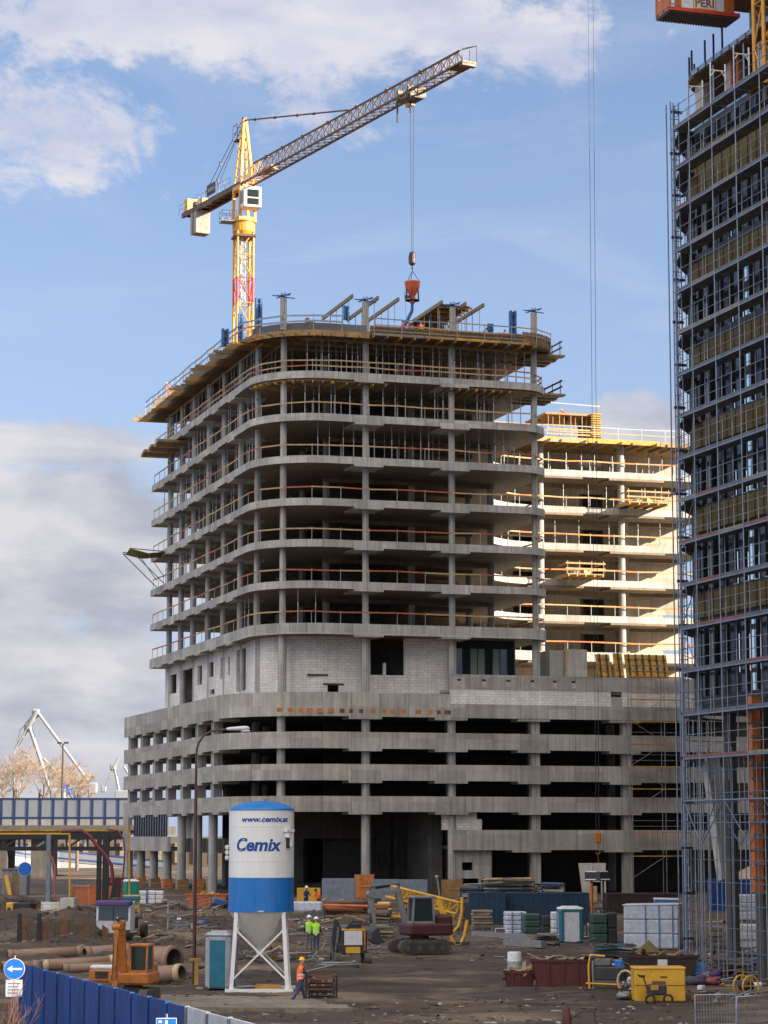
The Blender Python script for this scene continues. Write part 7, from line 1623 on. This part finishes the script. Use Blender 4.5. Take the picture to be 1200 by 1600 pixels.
# pipes
def pipe(u0, v0, u1, v1, rpx, label, seed, end='pipe_clay', mat='pipe_clay', dy=0.0):
    vb = max(v0, v1) + rpx; o = gr((u0 + u1) / 2, vb); y = o.y; p0, p1 = at(u0, v0, y), at(u1, v1, y + dy); r = m_(rpx, y); c = (p0 + p1) / 2; L = (p1 - p0).length
    t = thing('drain_pipe', label, 'pipe', c, math.atan2(p1.y - p0.y, p1.x - p0.x), 'large clay coloured pipes behind the blue fence')
    t.rotation_euler.y = -math.asin((p1.z - p0.z) / L); m = MB(); n = 24
    M = Matrix.Rotation(math.pi / 2, 4, 'Y'); m.lathe([(r * .84, -L / 2 + .01), (r * .84, L / 2 - .01)], 'rubble_dark', n); m.f = [f[::-1] for f in m.f if len(f) == 4]; m.m = m.m[:len(m.f)]; m.sm = m.sm[:len(m.f)]
    k = MB(); k.v, k.f, k.m, k.sm, k.mats = m.v, m.f, m.m, m.sm, m.mats
    vs0 = len(k.v); k2 = MB(); k2.lathe([(r * .84, -L / 2), (r, -L / 2), (r, L / 2), (r * .84, L / 2)], mat, n); f = [x for x in k2.f if len(x) == 4]; k.add(k2.v, f, mat, False)
    for i in range(len(k.f) - len(f), len(k.f)): k.sm[i] = True
    k.xf(M).build('barrel', t)
    for s_ in (-1, 1):
        m = MB(); m.lathe([(r * 1.0, L / 2 - .28), (r * 1.1, L / 2 - .26), (r * 1.1, L / 2 - .0), (r * .85, L / 2 + .004)], end, n); m.f = [x for x in m.f if len(x) == 4]; m.m = m.m[:len(m.f)]; m.sm = m.sm[:len(m.f)]
        m.xf(Matrix.Scale(s_, 4, (0, 0, 1))); m.xf(M).build('collar', t)
    return t
pipe(12, 1493, 128, 1487, 8.5, 'long upper clay pipe with its open end at the far left', 1, dy=1.0)
pipe(132, 1491, 200, 1485, 11, 'clay pipe with a dark open end in the middle of the upper row', 2, dy=1.2)
pipe(215, 1497, 272, 1500, 20, 'widest pipe of all, open toward the right behind the orange excavator', 3, end='pipe_clay', dy=-1.4)
pipe(66, 1509, 180, 1501, 8.5, 'clay pipe with a pale collar in the middle row', 4, end='pipe_end', dy=1.0)
pipe(98, 1514, 185, 1509, 7, 'thinner clay pipe just in front of the pale collared pipe', 5, dy=.8)
pipe(228, 1524, 284, 1520, 13, 'short clay pipe with a pale collar right of the orange excavator', 6, end='pipe_end', dy=-.8)
pipe(3, 1512, 60, 1510, 9, 'dark ended pipe partly cut by the left edge behind the round sign', 7, dy=.6)
t = thing('tarpaulin', 'crumpled light blue tarpaulin on the short pipe', 'tarpaulin', gr(250, 1533) + Vector((0, -.6, .35)))
m = MB(); rg = random.Random(7); nx_, ny_ = 9, 5; m.add([(-.9 + i * .22, -.3 + j * .15, .25 - .12 * abs(i - 4) * .4 + rg.uniform(-.06, .1)) for j in range(ny_) for i in range(nx_)], [(j * nx_ + i, j * nx_ + i + 1, (j + 1) * nx_ + i + 1, (j + 1) * nx_ + i) for j in range(ny_ - 1) for i in range(nx_ - 1)], 'tarp_blue', True)
q = m.build('sheet', t); q.modifiers.new('thick', 'SOLIDIFY').thickness = .02
o = gr(160, 1542); w = m_(44, o.y); t = thing('mini_dumper', 'orange and white dumper hood behind the blue fence left of the excavator', 'machine', o, R(-6)); MB().cbox((0, .4, .5), (w, .9, .6), 'orange_mach', bev=.1).build('hood', t); MB().cbox((0, .35, .85), (w * .9, .8, .16), 'plastic_white', bev=.05).build('hood_top', t); MB().box(-w * .25, w * .2, -.08, -.05, .4, .68, 'black').build('grille', t)
# mesh barriers
def mesh_fence(p0, p1, h, label, mat='galv', n=14, rows=3, group='steel mesh barriers', r=.03):
    d = p1 - p0; L = math.hypot(d.x, d.y); t = thing('mesh_barrier', label, 'barrier', p0, math.atan2(d.y, d.x), group); dz = d.z
    m = MB(); m.path([(0, 0, .05), (0, 0, h), (L, 0, h + dz), (L, 0, .05 + dz)], r, mat, 6); m.tube((0, 0, .25), (L, 0, .25 + dz), r * .8, mat, 5); m.build('frame', t)
    m = MB()
    for i in range(1, n): m.tube((L * i / n, 0, .25 + dz * i / n), (L * i / n, 0, h + dz * i / n), r * .3, mat, 4)
    for j in range(1, rows + 1): z = .25 + (h - .25) * j / (rows + 1); m.tube((0, 0, z), (L, 0, z + dz), r * .3, mat, 4)
    m.build('mesh', t); m = MB(); m.box(-.3, .3, -.12, .12, 0, .1, 'rubber'); m.build('foot', t)
def gp(u, v, y): p = at(u, v, y); return p
mesh_fence(gr(1087, 1612), gr(1150, 1612), m_(56, 83), 'steel mesh barrier panel at the bottom right, left one')
mesh_fence(gr(1152, 1611), gr(1215, 1608), m_(52, 83), 'steel mesh barrier panel cut by the right edge at the bottom')
mesh_fence(gr(28, 1520), gr(165, 1512), m_(18, 105), 'low steel mesh barrier before the clay pipes', n=22)
mesh_fence(gr(112, 1424), gr(138, 1424), m_(40, 165), 'tall mesh barrier before the orange skip under the gantry', n=8, rows=2)
mesh_fence(gr(262, 1452), gr(330, 1446), m_(26, 140), 'mesh barrier fallen askew on the rubble left of the silo', n=14, rows=2)
mesh_fence(gr(262, 1470), gr(296, 1466), m_(24, 130), 'short mesh barrier on the rubble beside the street lamp', n=10, rows=2)
mesh_fence(gr(305, 1478), gr(352, 1474), m_(28, 125), 'grey mesh barrier behind the grey portable toilet', n=12, rows=2)
# ------------------------------------------------------------ blue corrugated fence in the lower left
fx = lambda y: -12.8 + (86 - y) * .353
seq = [(86.0, 'fence_blue')]; y = 86.0; i = 0
FW = thing('corrugated_fence', 'blue corrugated steel fence with two pale panels along the lower left edge', 'fence', (fx(86), 86, 0), math.atan2(-1, .353)); Lf = 0
while y > 50:
    mt = 'fence_grey' if 57 < y - .6 < 65.4 and i % 5 != 4 else 'fence_blue'
    m = MB(); w = 2.05; n = 12; hgt = 2.0 + .02 * (i % 2); vs = []
    for k in range(n * 4 + 1):
        x = Lf + w * k / (n * 4); off = (0, .05, .05, 0)[k % 4]; vs.append((x, off))
    vs = [(x, a) for x, a in vs]; inn = [(x, a + .012) for x, a in vs]; m._rib(vs, inn, .02, hgt, mt); m.build('panel', FW)
    MB().box(Lf - .03, Lf + .03, -.04, .09, 0, hgt + .02, 'galv' if mt == 'fence_grey' else 'fence_blue').build('post', FW)
    Lf += w + .02; y -= (w + .02) * .943; i += 1
o = at(262, 1600, 63.5); yb = 63.5; p = Vector((fx(64.2) - .12, 64.0, 0)); k = 3784 / 64.0
p = at(260, 1605, 62.0); t = thing('road_sign', 'square blue sign with white marks at the bottom edge by the fence', 'sign', (p.x, 62.0, 0), R(5)); zt2 = at(260, 1590.5, 62).z
MB().box(-.26, .26, -.02, 0, zt2 - .55, zt2, 'plastic_white').box(-.245, .245, -.024, -.0205, zt2 - .535, zt2 - .015, 'sign_blue').box(-.03, .03, -.03, -.0245, zt2 - .2, zt2 - .06, 'plastic_white').box(-.2, -.12, -.03, -.0245, zt2 - .12, zt2 - .06, 'plastic_white').build('sign_plate', t); MB().tube((0, .03, 0), (0, .03, zt2 + .1), .03, 'galv', 8).build('post', t)
# road guard rail and bare shrub in the corner
t = thing('crash_barrier', 'grey roadside crash barrier in the lower left corner', 'barrier', (-14.5, 77, 0), R(-52)); m = MB(); m.xprism([(0, .45), (.06, .52), (0, .6), (.06, .68), (0, .75), (.02, .75), (.08, .68), (.02, .6), (.08, .52), (.02, .45)], -3, 9, 'galv'); m.build('rail', t)
for x in (-2, 0, 2, 4, 6, 8): MB().box(x - .06, x + .06, .09, .2, 0, .75, 'galv').build('post', t)
def shrub(x, y, h, seed, label):
    rg = random.Random(seed); t = thing('bare_shrub', label, 'shrub', (x, y, 0), 0, 'bare shrubs'); m = MB()
    for i in range(26):
        a = rg.uniform(0, 6.28); L = h * rg.uniform(.55, 1.05); d = Vector((math.cos(a) * .5, math.sin(a) * .5, 1)).normalized(); p = Vector((rg.uniform(-.3, .3), rg.uniform(-.3, .3), 0)); pts = [p]
        for k in range(4): d = (d + Vector((rg.gauss(0, .16), rg.gauss(0, .16), .05))).normalized(); pts.append(pts[-1] + d * L / 4)
        m.path(pts, .012, 'twig_red', 4, .004)
        for k in range(4): q = pts[2].lerp(pts[4], rg.random()); m.tube(q, q + (d + Vector((rg.gauss(0, .5), rg.gauss(0, .5), .3))).normalized() * L * .22, .005, 'twig_red', 3)
    m.build('branches', t)
shrub(-11.2, 72, 2.1, 1, 'reddish bare shrub before the blue fence at the lower left'); shrub(-10.3, 66, 1.5, 2, 'low bare shrub at the very bottom left'); shrub(-12.2, 75, 1.5, 3, 'bare shrub beside the notice board post')
# ------------------------------------------------------------ right foreground bits
o = gr(1092, 1524); t = thing('plastic_sheet', 'bright blue plastic sheet leaning right of the brown tub skip', 'sheet', o); MB().cbox((0, 0, .35), (.62, .06, .62), 'tarp_blue', (R(-20), R(12), .1)).build('panel', t); MB().box(-.2, .2, .1, .2, 0, .4, 'timber_old').build('prop', t)
def plank_stack(u, v, w, n, label, seed, mats=('timber_old', 'timber', 'grey_paint')):
    o = gr(u, v); t = thing('plank_pile', label, 'pile', o); rg = random.Random(seed); m = MB()
    for i in range(n): m.cbox((rg.uniform(-.2, .2), rg.uniform(-.4, .6), .06 + .6 * i / n), (w * rg.uniform(.5, 1), rg.uniform(.1, .3), .07), rg.choice(mats), (rg.uniform(-.15, .15), rg.uniform(-.12, .12), rg.uniform(-.5, .5)))
    q = m.build('planks', t); q['kind'] = 'stuff'; return t
plank_stack(1140, 1522, 2.0, 30, 'pile of broken pallets and boards under the scaffold', 1); plank_stack(1185, 1520, 1.6, 26, 'grey heap of boards at the right edge', 2, ('grey_paint', 'timber_old', 'galv'))
plank_stack(962, 1496, 2.4, 26, 'heap of boards and teal plastic behind the mortar pump', 3, ('timber_old', 'timber', 'teal', 'rust')); plank_stack(600, 1466, 1.6, 16, 'scattered boards at the foot of the excavator arm', 4)
plank_stack(852, 1478, 1.8, 16, 'low heap of boards left of the teal portable toilet', 5, ('timber_old', 'grey_dark', 'ply'))
for u, v, mt, s_, lb, sd in ((1086, 1545, 'cloth_dark', (1.0, .6, .45), 'dark bundle of cloth right of the yellow tool box', 1), (1112, 1538, 'jacket_red', (.8, .6, .35), 'faded red bundle right of the dark cloth bundle', 2), (1110, 1528, 'purple', (1.1, .6, .35), 'dark blue bundle beneath the blue plastic sheet', 3), (580, 1560, 'stone', (.1, .1, .1), None, 4), (980, 1548, 'plastic_white', (.45, .4, .4), 'pale sack left of the yellow tool box', 5), (974, 1562, 'grey_paint', (.6, .45, .3), 'grey sack at the left foot of the yellow tool box', 6), (603 + 2, 1492, 'wrap_white', (.5, .4, .3), None, 7)):
    if lb is None: continue
    o = gr(u, v); rg = random.Random(sd); m = MB(); m.ball((0, 0, s_[2] * .45), .5, mt, 14, (s_[0], s_[1], s_[2])); m.v = [(x + rg.uniform(-.04, .04), y + rg.uniform(-.04, .04), max(z + rg.uniform(-.05, .05), 0)) for x, y, z in m.v]; m.ball((s_[0] * .25, -.05, s_[2] * .8), .25, mt, 10, (s_[0], s_[1], s_[2]))
    tag(m.build('cloth_bundle' if sd < 4 else 'sack', None, o), lb, 'bundle' if sd < 4 else 'sack')
o = gr(1166, 1554); t = thing('cable_reel', 'yellow steel cable reel among the heaps at the lower right', 'reel', o, R(30))
for s_ in (-.3, .3): MB().path([(.42 * math.cos(i * .524), s_, .45 + .42 * math.sin(i * .524)) for i in range(13)], .035, 'yellow_paint', 6).path([(-.4, s_, .45), (.4, s_, .45)], .025, 'yellow_paint', 5).path([(0, s_, .05), (0, s_, .85)], .025, 'yellow_paint', 5).build('rim', t)
MB().tube((0, -.3, .45), (0, .3, .45), .2, 'dark_steel', 10).build('drum', t)
o = gr(886, 1606); t = thing('fire_hydrant', 'small red standpipe with a bent grey pipe at the bottom edge', 'standpipe', o); MB().lathe([(.16, 0), (.16, .5), (.12, .56), (.1, .7), (.06, .76), (.001, .78)], 'skip_red', 14).build('body', t); MB().path([(.1, 0, .35), (.5, 0, .62), (.95, 0, .6), (1.0, 0, 0)], .035, 'dark_steel', 6).build('pipe', t)
t = thing('warning_triangle', 'dull yellow triangular hopper lid behind the brown tub skip', 'hopper', gr(1015, 1500)); m = MB(); w = m_(38, t.location.y); m.add([(-w / 2, 0, .35), (w / 2, 0, .35), (w / 2, .8, .35), (-w / 2, .8, .35), (0, .4, .95)], [(3, 2, 1, 0), (0, 1, 4), (1, 2, 4), (2, 3, 4), (3, 0, 4)], 'insulation'); m.build('lid', t); MB().box(-w * .35, w * .35, .1, .7, -.2, .349, 'rust').build('body', t)
t['category'] = 'hopper'; t.name = 'feed_hopper'
# blue barrow beside the orange skip, and steel waler on the ground
o = gr(343, 1425); t = thing('mixer', 'dark blue mixer with rubber wheels between the orange skip and the silo', 'mixer', o); MB().cbox((0, 0, .75), (1.1, .8, .6), 'form_blue', (0, .25, .2), bev=.1).build('drum', t)
for x in (-.35, .55): MB().path([(x + .3 * math.cos(i * .524), -.5, .36 + .3 * math.sin(i * .524)) for i in range(13)], .1, 'rubber', 8).build('wheel', t)
MB().bar((-.7, 0, .2), (.8, 0, .4), .12, .12, 'dark_steel').build('frame', t)
for u0, v0, u1, v1, lb in ((740, 1464, 838, 1470, 'long grey kerb beam lying before the blue containers'), (790, 1478, 850, 1482, 'grey beam lying left of the teal portable toilet')):
    a, b = gr(u0, v0), gr(u1, v1); c = (a + b) / 2; o = MB().bar(a - c + Vector((0, 0, .18)), b - c + Vector((0, 0, .18)), .4, .36, 'grey_paint').build('kerb_beam', None, c); tag(o, lb, 'beam')
# boom mast with a ball (small post) and round lamp post by the ground floor
o = gr(688, 1408); t = thing('site_lamp', 'leaning pole with a round head behind the yellow crane boom', 'lamp', o); MB().tube((0, 0, 0), (-.25, 0, 1.9), .07, 'stone', 6).build('pole', t); MB().ball((-.28, 0, 2.0), .16, 'stone', 10).build('lamp_head', t)
# ------------------------------------------------------------ paved strip, rubble
g = MB(); a, b, c, d = [gr(*q) for q in ((236, 1556), (465, 1557), (556, 1580), (246, 1577))]
g.prism([(a.x, a.y), (d.x, d.y), (c.x, c.y), (b.x, b.y)][::-1] if False else [(d.x, d.y), (c.x, c.y), (b.x, b.y), (a.x, a.y)], -.3, .1, 'slab_dirty'); o = g.build('path'); o['kind'] = 'structure'
def rubble(name, zones, n, seed, smin, smax, mats):
    rg = random.Random(seed); m = MB()
    for i in range(n):
        u0, u1, v0, v1 = rg.choice(zones); u, v = rg.uniform(u0, u1), rg.uniform(v0, v1); d = ray(u, v); y = min(7.496 / ((v - 1305) / 3784 + .0106), 203); x = d[0] / d[1] * y
        s_ = rg.uniform(smin, smax) * (1 if rg.random() < .85 else 2); z = zg(x, y); mt = rg.choice(mats)
        k = rg.choice((1, 1, 2.6)); sh = [(rg.uniform(.5, 1) * s_ * q_) for q_ in (k, 1, .7)]
        M = Matrix.Rotation(rg.uniform(0, 6.28), 3, 'Z') @ Matrix.Rotation(rg.uniform(-.5, .5), 3, 'X')
        vs = [Vector((x, y, z)) + M @ Vector((sx_ * sh[0] * rg.uniform(.6, 1), sy_ * sh[1] * rg.uniform(.6, 1), (sz_ * .6 + .3) * sh[2] * rg.uniform(.6, 1))) for sz_ in (-1, 1) for sx_, sy_ in ((-1, -1), (1, -1), (1, 1), (-1, 1))]
        m.add(vs, [(3, 2, 1, 0), (4, 5, 6, 7), (0, 1, 5, 4), (1, 2, 6, 5), (2, 3, 7, 6), (3, 0, 4, 7)], mt)
    o = m.build(name); o['kind'] = 'stuff'; o['label'] = 'broken stones, clods and scraps strewn over the churned mud' if name == 'rubble' else 'splintered boards and laths strewn over the rubble left of the silo'; o['category'] = 'rubble'
EM = ['stone', 'rubble_dark', 'rubble_dark', 'timber_old', 'rubble_dark', 'track_mud', 'rubble_dark', 'track_mud']
rubble('rubble', [(0, 340, 1405, 1490)] * 7 + [(330, 600, 1415, 1500)] * 2 + [(540, 830, 1440, 1500), (230, 560, 1500, 1600), (500, 1100, 1560, 1606), (780, 1200, 1470, 1570), (960, 1200, 1430, 1520)], 5200, 11, .025, .10, EM)
rg_ = random.Random(3); m = MB()
for i in range(260):
    z_ = rg_.choice([(225, 335, 1430, 1480)] * 3 + [(20, 225, 1425, 1480), (340, 520, 1440, 1505), (430, 620, 1420, 1460), (1080, 1200, 1500, 1545)]); u, v = rg_.uniform(*z_[:2]), rg_.uniform(*z_[2:]); p = gr(u, v); L = rg_.uniform(.5, 2.2)
    m.cbox(p + Vector((0, 0, .1)), (L, rg_.uniform(.05, .16), .035), rg_.choice(['timber_old', 'timber_old', 'timber', 'stone', 'galv']), (rg_.uniform(-.2, .2), rg_.uniform(-.3, .3), rg_.uniform(0, 3.1)))
o = m.build('wood_litter')
m2_ = MB()
for i in range(420):
    z_ = rg_.choice([(0, 340, 1398, 1480), (340, 620, 1405, 1470), (700, 960, 1400, 1450), (760, 1200, 1440, 1540), (1060, 1200, 1490, 1570), (310, 530, 1440, 1520)]); u, v = rg_.uniform(*z_[:2]), rg_.uniform(*z_[2:]); p = gr(u, v); L = rg_.uniform(.12, .5)
    if rg_.random() < .6: m2_.cbox(p + Vector((0, 0, .1)), (L, L * .7, L * rg_.uniform(.2, .7)), rg_.choice(['grey_dark', 'black', 'rust', 'timber_old', 'stone', 'orange_mach', 'form_blue', 'plastic_white', 'galv', 'mach_red']), (rg_.uniform(-.3, .3), rg_.uniform(-.3, .3), rg_.uniform(0, 3)), bev=L * .1)
    else: m2_.tube(p + Vector((-L * 2, 0, .08)), p + Vector((L * 2, rg_.uniform(-.6, .6), rg_.uniform(.05, .5))), rg_.uniform(.02, .05), rg_.choice(['galv', 'rust', 'black', 'grey_dark', 'timber']), 5)
q_ = m2_.build('scrap_litter'); q_['kind'] = 'stuff'; q_['label'] = 'small scrap, offcuts, pipes and containers littered between the machines'; q_['category'] = 'litter'; o['kind'] = 'stuff'; o['label'] = 'splintered boards and laths strewn over the rubble left of the silo'; o['category'] = 'litter'
